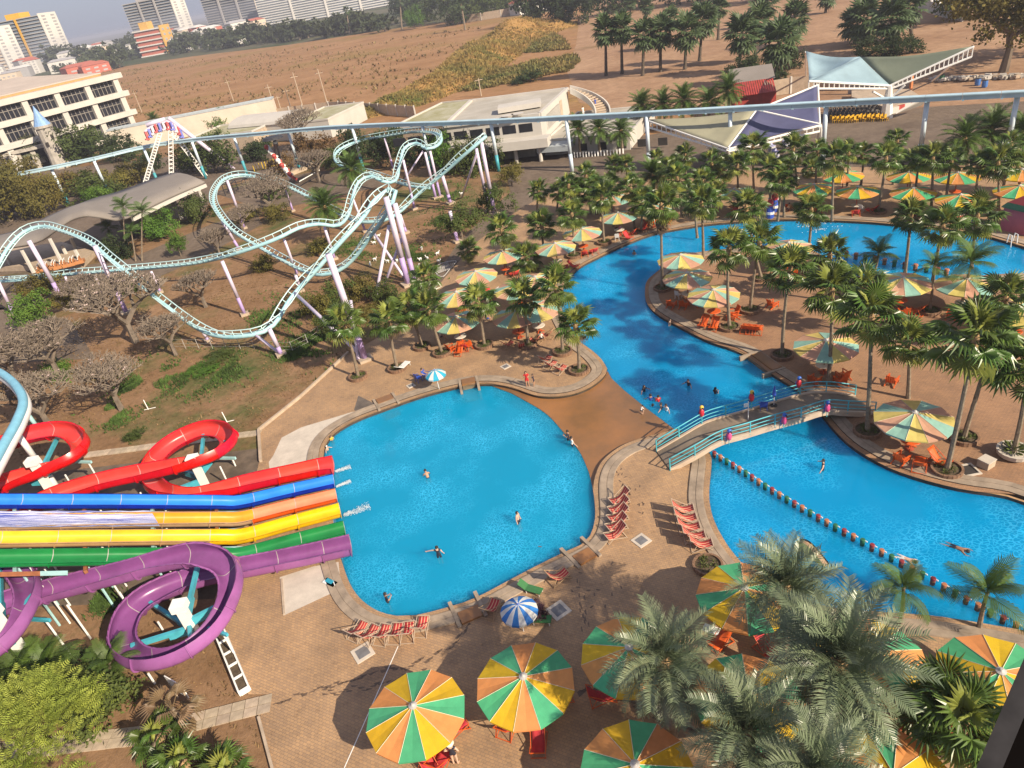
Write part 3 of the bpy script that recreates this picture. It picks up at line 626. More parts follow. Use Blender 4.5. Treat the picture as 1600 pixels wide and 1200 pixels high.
# coconut-like feather palms
for bpx, tpx, lab, kw in [((1365, 428), (1373, 395), 'at the tip of the wading pool', dict(s=.95, n=15)), ((1453, 487), (1460, 415), 'yellowish, between the two pastel umbrellas', dict(s=.75, n=11)), ((1500, 484), (1518, 408), 'dark drooping fronds over the right pastel umbrella', dict(s=1.1, n=16)),
 ((1405, 978), (1412, 918), 'with a bare stem on the lower pool bank beside the date palms', dict(s=.85, n=11)), ((1530, 980), (1543, 925), 'overhanging the post line near the right edge', dict(s=.95, n=12)),
 ((167, 1085), (172, 1035), 'wind blown, beside the left purple slide support', dict(s=.85, n=12)), ((150, 1085), (152, 1046), 'short twin beside the wind blown palm at the purple slide', dict(s=.7, n=10)),
 ((197, 400), (192, 322), 'slim, before the grey wavy roofed ride station', dict(s=1.1, n=12)), ((222, 408), (222, 330), 'slim, right of the pair at the wavy roofed ride station', dict(s=1.1, n=12)), ((212, 408), (205, 362), 'lower, leaning in front of the ride station', dict(s=.9, n=10)), ((176, 390), (168, 355), 'leafy, left of the coaster hill at the ride station', dict(s=1.0, n=12)),
 ((20, 1098), (30, 1048), 'dark, in the lower left corner behind the yellow green tree', dict(s=1.0, n=16)), ((65, 1085), (72, 1040), 'dark, below the left purple loop', dict(s=1.0, n=16))]:
    palm_px('feather palm ' + lab, bpx, tpx, 'coco', r=0.10, group='feather palms', **kw)
planter('round brick planter of the yellowish feather palm between two pastel umbrellas', at(1453, 488), 0.9)
# big date palms at the front
for tpx, h, lab, kw in [((1038, 1033), 6.6, 'left one of the big date palms, covering a striped umbrella', dict(n=44, s=1.05)), ((1228, 918), 6.4, 'furthest of the big date palms, beside the pool edge', dict(n=46, s=1.06)), ((1312, 1035), 7.2, 'largest silvery date palm at the lower right', dict(n=52, s=1.28)), ((1168, 1142), 6.0, 'lowest of the big date palms in the front centre', dict(n=44, s=1.08)), ((1275, 1215), 6.0, 'half out of the frame below the largest silvery one', dict(n=40, s=1.0))]:
    palm_h('date palm, ' + lab, tpx, h, 'date', r=0.22, group='big date palms among the front umbrellas', **kw)
# date palms in the park
for bpx, tpx, lab, kw in [((548, 318), (548, 262), 'between two coaster curves under the monorail', dict(s=1.15)), ((512, 380), (507, 322), 'inside the left coaster curve', dict(s=1.15)), ((1512, 262), (1508, 215), 'rounded, in the far row at the plaza', dict(s=1.1)), ((1553, 250), (1550, 200), 'rounded, rightmost but one in the far row at the plaza', dict(s=1.1)), ((1600, 250), (1598, 205), 'at the right edge of the plaza', dict(s=1.1)), ((1020, 320), (1020, 272), 'feathery, among the fan palms before the monorail post', dict(s=.95)),
 ((1005, 205), (1003, 163), 'leftmost of the five behind the monorail beside the white hall', dict(s=1.1)), ((1038, 204), (1036, 162), 'second of the five behind the monorail', dict(s=1.1)), ((1068, 202), (1068, 155), 'middle of the five behind the monorail', dict(s=1.15)), ((1108, 200), (1108, 158), 'fourth of the five behind the monorail', dict(s=1.1)), ((1140, 195), (1138, 140), 'tallest of the five, beside the red roof', dict(s=1.15)),
 ((907, 245), (903, 200), 'short, left of three in front of the white hall', dict(s=.95)), ((938, 243), (936, 200), 'middle of three in front of the white hall', dict(s=.95)), ((972, 240), (970, 203), 'right of three in front of the white hall', dict(s=.95)), ((285, 208), (288, 192), 'beside the swing ride top before the long wall', dict(s=1.0)), ((238, 210), (240, 186), 'grey green behind the swing ride seats', dict(s=1.0))]:
    kw['s'] = kw['s'] * 1.25; palm_px('date palm ' + lab, bpx, tpx, 'datefar', n=46, r=0.2, group='date palms in the park', **kw)
for bpx, tpx, lab, kw in [((22, 268), (5, 232), 'left one of the silvery palms before the white auditorium', dict(s=2.6)), ((60, 264), (45, 232), 'right one of the silvery palms before the white auditorium', dict(s=2.6)), ((25, 245), (12, 214), 'rear one of the silvery palms before the white auditorium', dict(s=2.4))]:
    palm_px('silvery fan palm, ' + lab, bpx, tpx, 'silver', n=22, r=0.25, group='silvery palms', **kw)
palm_px('withered palm with dry drooping leaves by the lower garden path', (285, 1150), (268, 1108), 'dead', n=15, s=1.1, r=0.17)
for bpx, tpx, lab in [((290, 1225), (285, 1190), 'left of the two at the bottom edge'), ((352, 1235), (352, 1205), 'right of the two at the bottom edge'), ((238, 1200), (245, 1150), 'behind the withered palm stump')]:
    palm_px('low fan palm ' + lab, bpx, tpx, 'fan', n=18, s=0.85, group=PAL)
# tall sugar palms on the dry ground behind the tents
for i, (bpx, tpx, s, lab) in enumerate([((947, 118), (946, 46), 1.6, 'leftmost of the tall row on the dry ground'), ((972, 115), (971, 42), 1.6, 'second from the left in the tall row'), ((1004, 118), (1005, 52), 1.6, 'third from the left in the tall row, with a yellow stalked crown'), ((1032, 112), (1032, 46), 1.7, 'fourth in the tall row with a thick trunk'), ((1070, 108), (1071, 46), 1.8, 'fifth in the tall row with the broadest trunk'), ((1047, 74), (1047, 28), 1.5, 'behind the fourth and fifth of the tall row'), ((1093, 95), (1098, 30), 1.8, 'with a brown skirt right of the tall row'), ((1155, 112), (1160, 50), 1.9, 'ragged, with a beard of dead leaves above the dark bush'), ((1180, 95), (1184, 30), 1.7, 'dark, right behind the bearded one'), ((1212, 128), (1217, 62), 1.9, 'dense, left of the pale blue tent'), ((1238, 70), (1242, 25), 1.8, 'behind the dense one left of the pale blue tent'), ((1352, 72), (1350, 26), 1.9, 'left one of the big group behind the pale blue tent'), ((1392, 80), (1393, 25), 1.9, 'middle one of the big group behind the pale blue tent'), ((1337, 68), (1330, 35), 1.5, 'dark short one at the left of the group behind the pale tent'), ((1425, 60), (1420, 8), 1.8, 'right one of the big group behind the pale blue tent'), ((1007, 40), (1010, 8), 1.3, 'far back at the tree line, thin'), ((985, 30), (984, 2), 1.3, 'far back, left of the thin one'), ((1122, 62), (1124, 10), 1.4, 'far back right of the skirted one'), ((1290, 20), (1292, -8), 1.5, 'far back above the tent peak'), ((1195, 40), (1200, 5), 1.6, 'at the top edge behind the dark one')]):
    palm_px('sugar palm ' + lab, bpx, tpx, 'sugar', n=30, s=s * 1.32, r=0.36, group='sugar palms on the dry ground', skirt=i in (6, 7, 9), tm=M_trunkd)

# ================================================================ BROADLEAF TREES, SHRUBS, BARE TREES
def foliage(name, cols, objvar=0.16): return mat(name, cols[0], 0.7, 0, 0.55, objvar=objvar, thin=0.25, spec=0.2, col2=cols[1], detail=5)
M_leafd = foliage('dark_foliage', ((0.028, 0.048, 0.018), (0.062, 0.088, 0.03)))
M_leafm = foliage('mid_foliage', ((0.05, 0.08, 0.02), (0.11, 0.135, 0.035)))
M_leafo = foliage('olive_foliage', ((0.085, 0.085, 0.02), (0.20, 0.165, 0.04)))
M_leafy = foliage('yellow_green_foliage', ((0.16, 0.205, 0.03), (0.36, 0.385, 0.075)))
M_leafb = foliage('bright_foliage', ((0.06, 0.13, 0.018), (0.13, 0.22, 0.035)))
M_leafr = foliage('rusty_foliage', ((0.14, 0.09, 0.035), (0.24, 0.16, 0.07)))
M_far_leaf = foliage('distant_foliage', ((0.045, 0.062, 0.03), (0.085, 0.10, 0.045)))
M_bark = mat('bark', (0.15, 0.115, 0.085), 0.95, 0.3, 2.5, bump=0.4)
M_barkg = mat('grey_bark', (0.24, 0.19, 0.15), 0.95, 0.25, 2.5, bump=0.3)
def crown_mesh(seed, n_cl=84, per=42, leaf=0.085, shape=(1, 1, .72), sprig=False, lobes=7):
    """leaf clumps spread through several uneven lobes of a crown of radius one, base of the crown near z=0"""
    rnd = random.Random(seed); b = MB(); L = []
    for i in range(lobes):
        a = i * 2.4 + rnd.uniform(-.5, .5); q = rnd.uniform(0.25, 0.62) if i else 0
        L.append((Vector((q * cos(a) * shape[0], q * sin(a) * shape[1], shape[2] * rnd.uniform(0.35, 1.05))), rnd.uniform(0.34, 0.52)))
    for i in range(n_cl):
        c, r = L[i % lobes]
        d = Vector((rnd.gauss(0, 1), rnd.gauss(0, 1), rnd.gauss(0.25, 0.9))).normalized(); p = c + d * r * rnd.uniform(0.55, 1.05)
        cr = rnd.uniform(0.10, 0.22)
        for k in range(per):
            dd = Vector((rnd.gauss(0, 1), rnd.gauss(0, 1), rnd.gauss(0, .8))); q = p + dd * cr * 0.55
            nd = (d + Vector((rnd.gauss(0, .6), rnd.gauss(0, .6), rnd.gauss(0.35, .5)))).normalized(); u = nd.orthogonal().normalized(); u = Quaternion(nd, rnd.uniform(0, 6.28)) @ u; v = nd.cross(u)
            l = leaf * rnd.uniform(0.6, 1.25); w = l * (0.32 if not sprig else 0.16)
            b.add([q - u * l * .5, q + v * w - nd * l * .08, q + u * l * .5, q - v * w - nd * l * .08], [(0, 1, 2, 3)])
    return b
CR = {}
def crown_set(key, m, **k):
    if key not in CR: CR[key] = [crown_mesh(len(key) * 31 + i * 17, **k).mesh('crown_' + key, m) for i in range(3)]
    return CR[key]
KIND = {'dark': (M_leafd, {}), 'mid': (M_leafm, {}), 'olive': (M_leafo, {}), 'bright': (M_leafb, {}), 'rusty': (M_leafr, dict(n_cl=60)), 'plum': (foliage('plum_foliage', ((.045, .02, .035), (.10, .05, .075))), {}), 'far': (M_far_leaf, dict(n_cl=40, per=16, leaf=0.2)), 'fine': (M_leafo, dict(n_cl=110, per=60, leaf=0.062, lobes=11))}
_trunk = {}
def trunk_mesh(key, m):
    if key not in _trunk:
        rnd = random.Random(len(key)); b = MB(); b.tube([(0, 0, 0), (0.03, 0.02, 0.5), (0.0, -0.03, 1.0)], [0.085, 0.06, 0.05], 7)
        for i in range(6):
            a = i * 1.05; b.tube([(0, 0, 0.6 + 0.06 * i), (0.22 * cos(a), 0.22 * sin(a), 1.0), (0.5 * cos(a), 0.5 * sin(a), 1.32)], [0.045, 0.03, 0.012], 5)
        _trunk[key] = b.mesh('trunk_and_limbs', m)
    return _trunk[key]
def tree(label, base, h, w, kind='mid', name='leafy_tree', cat='tree', group=None, trunk=0.3, barkm=None):
    """crown w wide on a trunk, overall height h"""
    rnd = random.Random(hash((round(base.x, 1), round(base.y, 1))) & 0xffff); m, k = KIND[kind]
    t = thing(name, label, cat, base, rnd.uniform(0, 6.28), group)
    ch = h * (1 - trunk); c = obj('crown', rnd.choice(crown_set(kind, m, **k)), t, (0, 0, h * trunk - 0.1 * ch)); c.scale = (w / 1.7, w / 1.7, ch / 1.15)
    if trunk > 0.05:
        o = obj('trunk', trunk_mesh('a', barkm or M_bark), t); o.scale = (w * .45, w * .45, h * trunk * 1.05)
    return t
def tree_px(label, bpx, hpx, wpx, kind='mid', **k):
    b = at(*bpx); s = pxm(b); vs = s * cos(PITCH) * 1.03
    return tree(label, b, hpx / vs, wpx / s, kind, **k)
# --- the far tree row along the dry field and town
rnd = random.Random(3)
for i in range(46):
    f = i / 45; x = 2 + 600 * f; y = 108 - 60 * f + rnd.uniform(-3, 3)
    if x < 190: y = 104 + rnd.uniform(-3, 2)
    tree_px('dense green tree in the long tree row along the far edge of the dry field', (x, y), rnd.uniform(23, 34), rnd.uniform(34, 50), 'far', group='trees of the row behind the dry field', trunk=0.12)
for i in range(16):
    tree_px('dense green tree in the long tree row along the far edge of the dry field', (200 + 26 * i + rnd.uniform(-6, 6), 82 - 2.6 * i + rnd.uniform(-4, 3)), rnd.uniform(18, 27), rnd.uniform(30, 44), 'far', group='trees of the row behind the dry field', trunk=0.12)
# --- dark trees at the top of the picture
for i, (x, y, h, w, k, lab) in enumerate([(640, 34, 36, 44, 'dark', 'leftmost, beside the lawn far off'), (672, 33, 40, 52, 'dark', 'second from the left'), (708, 33, 48, 54, 'mid', 'behind the lone tall palm'), (722, 36, 40, 46, 'dark', 'low, right beside the lone tall palm'), (757, 29, 46, 50, 'mid', 'broad, in front of the grey wall'), (800, 14, 30, 44, 'mid', 'small, above the grey wall'), (835, 36, 52, 52, 'dark', 'above the green end of the grass mound'), (868, 40, 60, 60, 'dark', 'large, between the mound and the sugar palms'), (905, 38, 52, 56, 'dark', 'left of the first thin back palm'), (950, 22, 44, 60, 'dark', 'behind the thin back palms'), (1000, 12, 40, 60, 'dark', 'at the top edge behind the row of sugar palms'), (1060, 6, 40, 64, 'dark', 'at the top edge above the fifth sugar palm'), (1120, 2, 40, 64, 'dark', 'at the top edge right of the fifth sugar palm'), (1500, 30, 70, 90, 'mid', 'beside the parked cars behind the wall'), (648, 45, 26, 24, 'bright', 'little yellowish, alone in the field'), (1195, 0, 36, 60, 'dark', 'at the top edge, right end of the dark belt'), (785, 22, 26, 40, 'mid', 'rounded, right of the broad one')]):
    tree_px('tree in the dark belt, ' + lab, (x, y), h * 1.15, w * 1.35, k, group='trees of the dark belt', trunk=0.15)
# --- named single trees
for lab, b, h, w, k, kw in [
 ('huge spreading rain tree at the upper right corner behind the stored junk', (1568, 112), 150, 190, 'fine', dict(trunk=0.36)),
 ('second crown of the spreading trees at the upper right edge', (1625, 88), 130, 150, 'mid', dict(trunk=0.3)),
 ('large olive tree at the left edge below the silvery palms', (18, 345), 100, 130, 'fine', dict(trunk=.12)), ('rounded olive tree left of the grey wavy roof', (72, 335), 70, 80, 'fine', dict(trunk=.12)), ('reddish tinged tree beside the monorail at the left', (90, 312), 48, 70, 'rusty', dict(trunk=.12)),
 ('windblown leafy tree in front of the castle tower', (138, 252), 58, 90, 'mid', dict(trunk=.1)), ('low dark tree right of the windblown tree', (195, 250), 40, 70, 'dark', dict(trunk=.1)), ('clipped green tree against the long pale wall', (341, 203), 28, 36, 'bright', dict(trunk=.1)), ('rounded dark green tree beneath the sloping lavender strut', (338, 268), 58, 80, 'mid', dict(trunk=.2)),
 ('leafy tree at the left end of the park by the monorail post', (150, 315), 42, 80, 'mid', dict(trunk=.1)), ('brown tinged tree before the wavy roofed station', (180, 300), 40, 50, 'olive', dict(trunk=.1)),
 ('bright green bush tree right of the station facade', (255, 372), 40, 56, 'bright', dict(trunk=.1)), ('small bright green tree on the footpath before the station', (283, 400), 36, 34, 'bright', dict(trunk=.3)), ('dark round bush at the foot of the station palms', (188, 405), 42, 50, 'dark', dict(trunk=.05)), ('dark green tree enclosed by the coaster curve', (313, 345), 50, 52, 'mid', dict(trunk=.1)),
 ('bright green tree beside the coaster station track at the left', (62, 515), 62, 64, 'bright', dict(trunk=.2)), ('olive tree above the bright green one at the station track', (70, 470), 48, 66, 'olive', dict(trunk=.2)), ('small olive tree right of the bright green one at the station track', (105, 485), 34, 44, 'olive', dict(trunk=.2)),
 ('dark evergreen below the oval coaster turn', (560, 255), 58, 70, 'dark', dict(trunk=.15)), ('second dark evergreen below the oval coaster turn', (595, 262), 52, 60, 'dark', dict(trunk=.2)), ('dark evergreen right under the monorail bend of the oval turn', (620, 245), 50, 50, 'dark', dict(trunk=.15)), ('tall bright green tree at the right end of the oval coaster turn', (695, 272), 66, 46, 'bright', dict(trunk=.1)), ('grey green tree behind the lift hill of the coaster', (730, 272), 62, 64, 'mid', dict(trunk=.1)), ('dark tree at the top of the lift hill', (770, 262), 52, 44, 'mid', dict(trunk=.1)),
 ('leafy tree round the purple leg of the lift hill', (722, 375), 52, 76, 'mid', dict(trunk=.35)), ('small tree at the foot of the tall lift hill legs', (775, 335), 44, 56, 'mid', dict(trunk=.15)), ('shrubby tree right of the lift hill foot', (800, 290), 36, 40, 'olive', dict(trunk=.15)),
 ('rusty leafed tree by the yellow sign of the pendulum ride', (495, 262), 60, 62, 'rusty', dict(trunk=.2)), ('reddish tree in front of the pendulum ride', (445, 275), 36, 44, 'rusty', dict(trunk=.2)),
 ('wide dark bush below the bearded sugar palm', (1165, 118), 32, 62, 'dark', dict(trunk=.05)), ('light green bush near the concrete wall behind the red roof', (1187, 135), 28, 24, 'bright', dict(trunk=.05)), ('rounded bush left behind the pale blue tent', (1365, 88), 30, 74, 'dark', dict(trunk=.05)), ('rounded bush right behind the pale blue tent', (1410, 84), 30, 60, 'dark', dict(trunk=.05)), ('bushy tree left of the pale blue tent', (1235, 108), 44, 44, 'dark', dict(trunk=.1)), ('low bush under the dense sugar palm', (1210, 130), 22, 44, 'dark', dict(trunk=.05)),
 ('yellow green tree at the lower left corner behind the feathery tree', (150, 1130), 90, 130, 'mid', dict(trunk=.1)), ('dark tree under the left purple loop', (25, 1085), 80, 120, 'dark', dict(trunk=.1)), ('dark leafy tree right of the dark one under the purple loop', (95, 1075), 62, 110, 'dark', dict(trunk=.1)),
 ('dark green bush on the grass mound edge', (825, 128), 16, 52, 'dark', dict(trunk=.03)), ('dry bush on the low roof beside the white hall', (687, 190), 20, 36, 'rusty', dict(trunk=.05)),
 ('olive tree left of the monorail leg above the station', (118, 306), 40, 66, 'olive', dict(trunk=.1)), ('bright tree peeping over the station roof at the left', (160, 322), 36, 50, 'bright', dict(trunk=.1)), ('olive tree behind the middle of the station roof', (212, 288), 38, 58, 'olive', dict(trunk=.1)), ('dark tree at the left foot of the swing ride', (236, 268), 34, 56, 'dark', dict(trunk=.1)), ('leafy tree right of the swing ride mast', (302, 268), 40, 60, 'mid', dict(trunk=.15)), ('dark tree between pendulum ride and mossy roof', (405, 250), 34, 60, 'dark', dict(trunk=.1)), ('leafy tree behind the bare tree under the oval turn', (525, 268), 34, 50, 'mid', dict(trunk=.2)), ('dark tree under the right part of the oval turn', (655, 258), 44, 54, 'dark', dict(trunk=.2)), ('olive bush below the station track', (135, 455), 22, 46, 'olive', dict(trunk=.05)), ('green bush at the purple station column', (215, 452), 22, 44, 'mid', dict(trunk=.05)), ('olive bush inside the coaster loop, lower', (385, 345), 24, 50, 'olive', dict(trunk=.05)), ('green bush right of the ride cage', (430, 312), 24, 44, 'mid', dict(trunk=.05)), ('leafy tree behind the castle tower', (30, 300), 56, 90, 'olive', dict(trunk=.1)), ('purple leaved bush behind the blue and white striped umbrella', (842, 965), 34, 40, 'plum', dict(trunk=.1))]:
    tree_px(lab, b, h, w, k, name='bush' if 'bush' in lab else 'leafy_tree', cat='bush' if 'bush' in lab else 'tree', **kw)
# --- scrub along the fence under the coaster and low shrubs on the lawn
for i, (x, y, h, w, k, lab) in enumerate([(500, 500, 44, 56, 'olive', 'at the left end of the fence under the coaster drop'), (535, 480, 42, 54, 'mid', 'behind the purple leg under the coaster drop'), (565, 470, 40, 56, 'olive', 'in the middle of the scrub below the lift hill'), (600, 470, 34, 50, 'mid', 'beside the crossed lavender struts'), (575, 500, 30, 44, 'olive', 'low, before the middle of the scrub'), (520, 522, 34, 44, 'mid', 'next to the leaning lavender leg'), (640, 500, 30, 40, 'olive', 'near the base of the tall lavender legs'), (415, 420, 26, 44, 'olive', 'inside the loop of the coaster valley'), (90, 590, 22, 48, 'bright', 'low green, under the bare frangipani'), (212, 685, 18, 32, 'mid', 'round and clipped above the garden path'), (345, 560, 8, 60, 'mid', 'low green mat right of the bare trees'), (320, 580, 8, 56, 'bright', 'low green mat on the brown lawn'), (435, 345, 30, 44, 'olive', 'under the station curve of the coaster'), (500, 395, 24, 44, 'olive', 'below the white coaster hump')]):
    tree_px('shrub ' + lab, (x, y), h, w, k, name='shrub', cat='shrub', trunk=0.03, group='shrubs of the coaster garden')

# the big feathery tree at the lower left
def feathery(label, base, h, w):
    rnd = random.Random(11); t = thing('feathery_tree', label, 'tree', base)
    b = MB()
    for i in range(210):
        a = rnd.uniform(0, 6.28); q = sqrt(rnd.random()) ; hh = sqrt(max(0, 1 - q * q * 0.9)); c = Vector((q * cos(a) * w / 2, q * sin(a) * w / 2, h * (0.42 + 0.55 * hh * rnd.uniform(0.75, 1.05))))
        for k in range(30):
            d = Vector((cos(a) * q + rnd.gauss(0, .55), sin(a) * q + rnd.gauss(0, .55), rnd.uniform(-.25, .75))).normalized(); p = c + Vector((rnd.gauss(0, .28), rnd.gauss(0, .28), rnd.gauss(0, .22)))
            up = Vector((rnd.gauss(0, .4), rnd.gauss(0, .4), 1)).normalized(); s = d.cross(up).normalized()
            for e in range(4):                                   # a sprig: pairs of leaflets along a stalk
                m_ = p + d * (0.1 + 0.1 * e); l = 0.16 - 0.02 * e
                for sg in (-1, 1):
                    tip = m_ + (d * .5 + s * sg).normalized() * l; b.add([m_, m_ + d * .055, tip], [(0, 1, 2)])
    b.build('crown', M_leafy, t)
    o = obj('trunk', trunk_mesh('a', M_bark), t); o.scale = (w * .35, w * .35, h * .5)
    return t
feathery('big feathery yellow green tree filling the lower left corner', at(62, 1250), 6.2, 8.6)

# bare frangipani trees: real twigs, a few blossoms
M_twig = mat('frangipani_twig', (0.17, 0.135, 0.105), 0.9, 0.3, 3)
M_bloom = mat('frangipani_flower', (0.52, 0.40, 0.36), 0.7, 0.2, 5)
def bare_tree(seed, flowers, levels=6):
    rnd = random.Random(seed); b = MB(); fl = MB()
    def grow(p, d, l, r, lv):
        q = p + d * l; b.tube([p, q], [r, r * .78], 5 if lv > 3 else 3, False)
        if lv == 0:
            for _ in range(3):
                e = (d + Vector((rnd.gauss(0, .6), rnd.gauss(0, .6), rnd.gauss(0.3, .4)))).normalized(); b.tube([q, q + e * 0.12], [r * .7, r * .5], 3, False)
            if rnd.random() < flowers:
                s = 0.045
                for k in range(4):
                    a = k * pi / 2; fl.add([q + Vector((0, 0, .03)), q + Vector((cos(a) * s * 1.6, sin(a) * s * 1.6, .07)), q + Vector((cos(a + 1) * s * 1.6, sin(a + 1) * s * 1.6, .07))], [(0, 1, 2)])
            return
        for k in range(3 if lv > 1 else 2):
            a = k * 2.1 + rnd.uniform(-.5, .5); sd = Vector((cos(a), sin(a), 0)); e = (d * 0.62 + sd * rnd.uniform(.5, .8) + Vector((0, 0, 0.16))).normalized()
            grow(q, e, l * rnd.uniform(0.68, 0.86), r * .7, lv - 1)
    grow(Vector((0, 0, 0)), Vector((0, 0, 1)), 0.75, 0.13, levels)
    return b, fl
BARE = []
for s_, f_ in ((1, .10), (2, .03), (5, .01)):
    b, f = bare_tree(s_, f_); BARE.append((b.mesh('bare_branches', M_twig), f.mesh('blossoms', M_bloom)))
for x, y, wpx, v, lab in [(213, 535, 150, 0, 'with many white blossoms below the coaster valley, largest of them'), (95, 590, 125, 1, 'grey and twiggy at the left, over the green mat'), (190, 640, 120, 1, 'in front of the blossoming one, on the brown lawn'), (275, 555, 100, 2, 'right of the blossoming one beside the shrub mat'), (80, 670, 130, 1, 'beside the blue monorail leg above the red loop, with pink blossoms'), (30, 600, 110, 2, 'at the left edge behind the blue sky rail'), (322, 480, 84, 2, 'on the bare brown slope right of the coaster drop'), (140, 480, 70, 0, 'small, beneath the coaster at the station'), (430, 340, 90, 2, 'inside the coaster loop by the ride platform'), (382, 365, 60, 2, 'slender, beside the purple leg in the coaster loop'), (500, 285, 70, 2, 'at the rusty tree by the pendulum ride'), (345, 400, 64, 2, 'on the footpath edge under the coaster'), (470, 235, 80, 2, 'at the grey barrel roofs below the monorail')]:
    p = at(x, y); s = 1.3 * wpx / pxm(p) / 4.4; t = thing('frangipani_tree', 'leafless frangipani tree ' + lab, 'bare tree', p, random.Random(x).uniform(0, 6), 'bare frangipani trees', s)
    obj('branches', BARE[v][0], t); obj('blossoms', BARE[v][1], t)

# --- dry grass mound across the field
M_gold = mat('golden_dry_grass', (0.34, 0.21, 0.07), 0.9, 0, 0.06, col2=(0.18, 0.165, 0.045), detail=8, thin=0.2)
M_mound = ground_mat('grass_mound_soil', (0.30, 0.17, 0.06), (0.42, 0.25, 0.09), (0.10, 0.12, 0.03), 0.03, 0.52, 0.62, None, 0.4)
ridge = crom([at(*q) for q in [(520, 185), (600, 172), (680, 142), (735, 108), (770, 78), (815, 55), (850, 42)]], 4)
vs = []; fs = []; nW = 12; rnd = random.Random(5)
for i, p in enumerate(ridge):
    t = ridge[min(i + 1, len(ridge) - 1)] - ridge[max(0, i - 1)]; t.normalize(); n = Vector((-t.y, t.x, 0)); f = i / (len(ridge) - 1); wd = 9 + 15 * f
    for k in range(nW + 1):
        u = k / nW * 2 - 1; h = (1 - u * u) ** 1.3 * (3.2 + 4.2 * f) * min(1, i / 4, (len(ridge) - 1 - i) / 4 + .1) * (0.85 + .75 * noise.noise(Vector((p.x * .055, p.y * .055, u * 1.8))))
        vs.append(p + n * u * wd + Vector((0, 0, h - 0.2)))
for i in range(len(ridge) - 1):
    for k in range(nW): a = i * (nW + 1) + k; fs.append((a, a + 1, a + nW + 2, a + nW + 1))
b = MB(); b.add(vs, fs); mo = struct(b.build('grass_mound_hill', M_mound, smooth=True))
g = MB()
for i in range(8000):
    a, b_, c, d = [Vector(vs[q]) for q in rnd.choice(fs)]; u, v = rnd.random(), rnd.random(); p = a.lerp(b_, u).lerp(d.lerp(c, u), v); s = rnd.uniform(0.35, 1.05) * max(.35, 1 + 1.2 * noise.noise(p * .045)); p.z -= .1
    for k in range(4):
        e = Vector((rnd.gauss(0, .5), rnd.gauss(0, .5), 0)); w = Vector((rnd.gauss(0, .22), rnd.gauss(0, .22), 0)); g.add([p + e - w, p + e + w, p + e * 1.7 + Vector((0, 0, s))], [(0, 1, 2)])
stuff(g.build('dry_grass', M_gold))
# tufts over the ploughed field and the lawn
g = MB(); M_tuft = mat('field_tuft', (0.22, 0.16, 0.065), 0.9, 0.4, 0.05, thin=0.2)
fld = pix([(200, 190), (140, 115), (300, 95), (600, 62), (760, 40), (700, 110), (560, 160), (430, 155)])
bb = (min(p.x for p in fld), max(p.x for p in fld), min(p.y for p in fld), max(p.y for p in fld)); cnt = 0
while cnt < 2600:
    p = Vector((rnd.uniform(bb[0], bb[1]), bb[2] + (bb[3] - bb[2]) * rnd.random() ** 1.6, 0))
    if noise.noise(p * .02) < -.1: continue
    if not inside(p, fld): continue
    cnt += 1; s = rnd.choice((0.4, 0.5, 0.7, 1.3)) * rnd.uniform(.7, 1.2)
    for k in range(4):
        a = rnd.uniform(0, 6.28); e = Vector((cos(a), sin(a), 0)); w = Vector((-sin(a), cos(a), 0)) * s * .3; g.add([p - w, p + w, p + e * s * .7 + Vector((0, 0, s * .9))], [(0, 1, 2)])
stuff(g.build('field_tufts', M_tuft))
g = MB(); M_grass = mat('lawn_grass', (0.075, 0.135, 0.025), 0.9, 0.5, 0.4, thin=0.25)
patches = [(300, 590, 60), (345, 575, 50), (470, 480, 60), (495, 530, 60), (460, 555, 50), (690, 345, 60), (650, 400, 50), (700, 300, 50), (175, 650, 40), (240, 590, 60), (420, 500, 40), (560, 390, 40), (640, 450, 50), (150, 940, 40), (205, 610, 40), (90, 580, 30)]
for x, y, r in patches:
    for i in range(1500):
        a = rnd.uniform(0, 6.28); q = r * rnd.gauss(0, .5); p = at(x + q * cos(a), y + q * .6 * sin(a))
        if noise.noise(p * 0.3) < -0.05: continue
        s = rnd.uniform(.15, .38)
        for k in range(2):
            e = Vector((rnd.gauss(0, .1), rnd.gauss(0, .1), 0)); w = Vector((rnd.gauss(0, .05), rnd.gauss(0, .05), 0)); g.add([p + e - w, p + e + w, p + e * 1.6 + Vector((0, 0, s))], [(0, 1, 2)])
stuff(g.build('lawn_grass', M_grass))

# dry tufts over the brown lawn, scrub beside the mound
g = MB(); M_dryt = mat('dry_lawn_tuft', (0.24, 0.15, 0.07), 0.9, 0.45, 0.3, thin=0.2)
lw = pix([(0, 520), (260, 470), (420, 420), (560, 380), (720, 330), (640, 490), (545, 545), (405, 665), (150, 700), (0, 740)]); lw2 = pix([(345, 1130), (405, 1128), (430, 1240), (250, 1240)]); lw3 = pix([(210, 960), (330, 960), (385, 1080), (240, 1130), (120, 1010)]); bb = [f(p[k] for p in lw + lw2 + lw3) for k in (0, 1) for f in (min, max)]; cnt = 0
while cnt < 9000:
    p = Vector((rnd.uniform(bb[0], bb[1]), rnd.uniform(bb[2], bb[3]), -.03))
    if not (inside(p, lw) or inside(p, lw2) or inside(p, lw3)) or noise.noise(p * .35) < -.12: continue
    cnt += 1; s_ = rnd.uniform(.06, .2)
    for k in range(3): a = rnd.uniform(0, 6.28); e = Vector((cos(a), sin(a), 0)); w = Vector((-sin(a), cos(a), 0)) * s_ * .3; g.add([p - w, p + w, p + e * s_ * .9 + Vector((0, 0, s_ * .8))], [(0, 1, 2)])
stuff(g.build('dry_lawn_grass', M_dryt))
g = MB(); M_scrub = mat('field_scrub', (0.10, 0.12, 0.03), 0.9, 0.4, 0.05, col2=(0.26, 0.18, 0.06), thin=0.2)
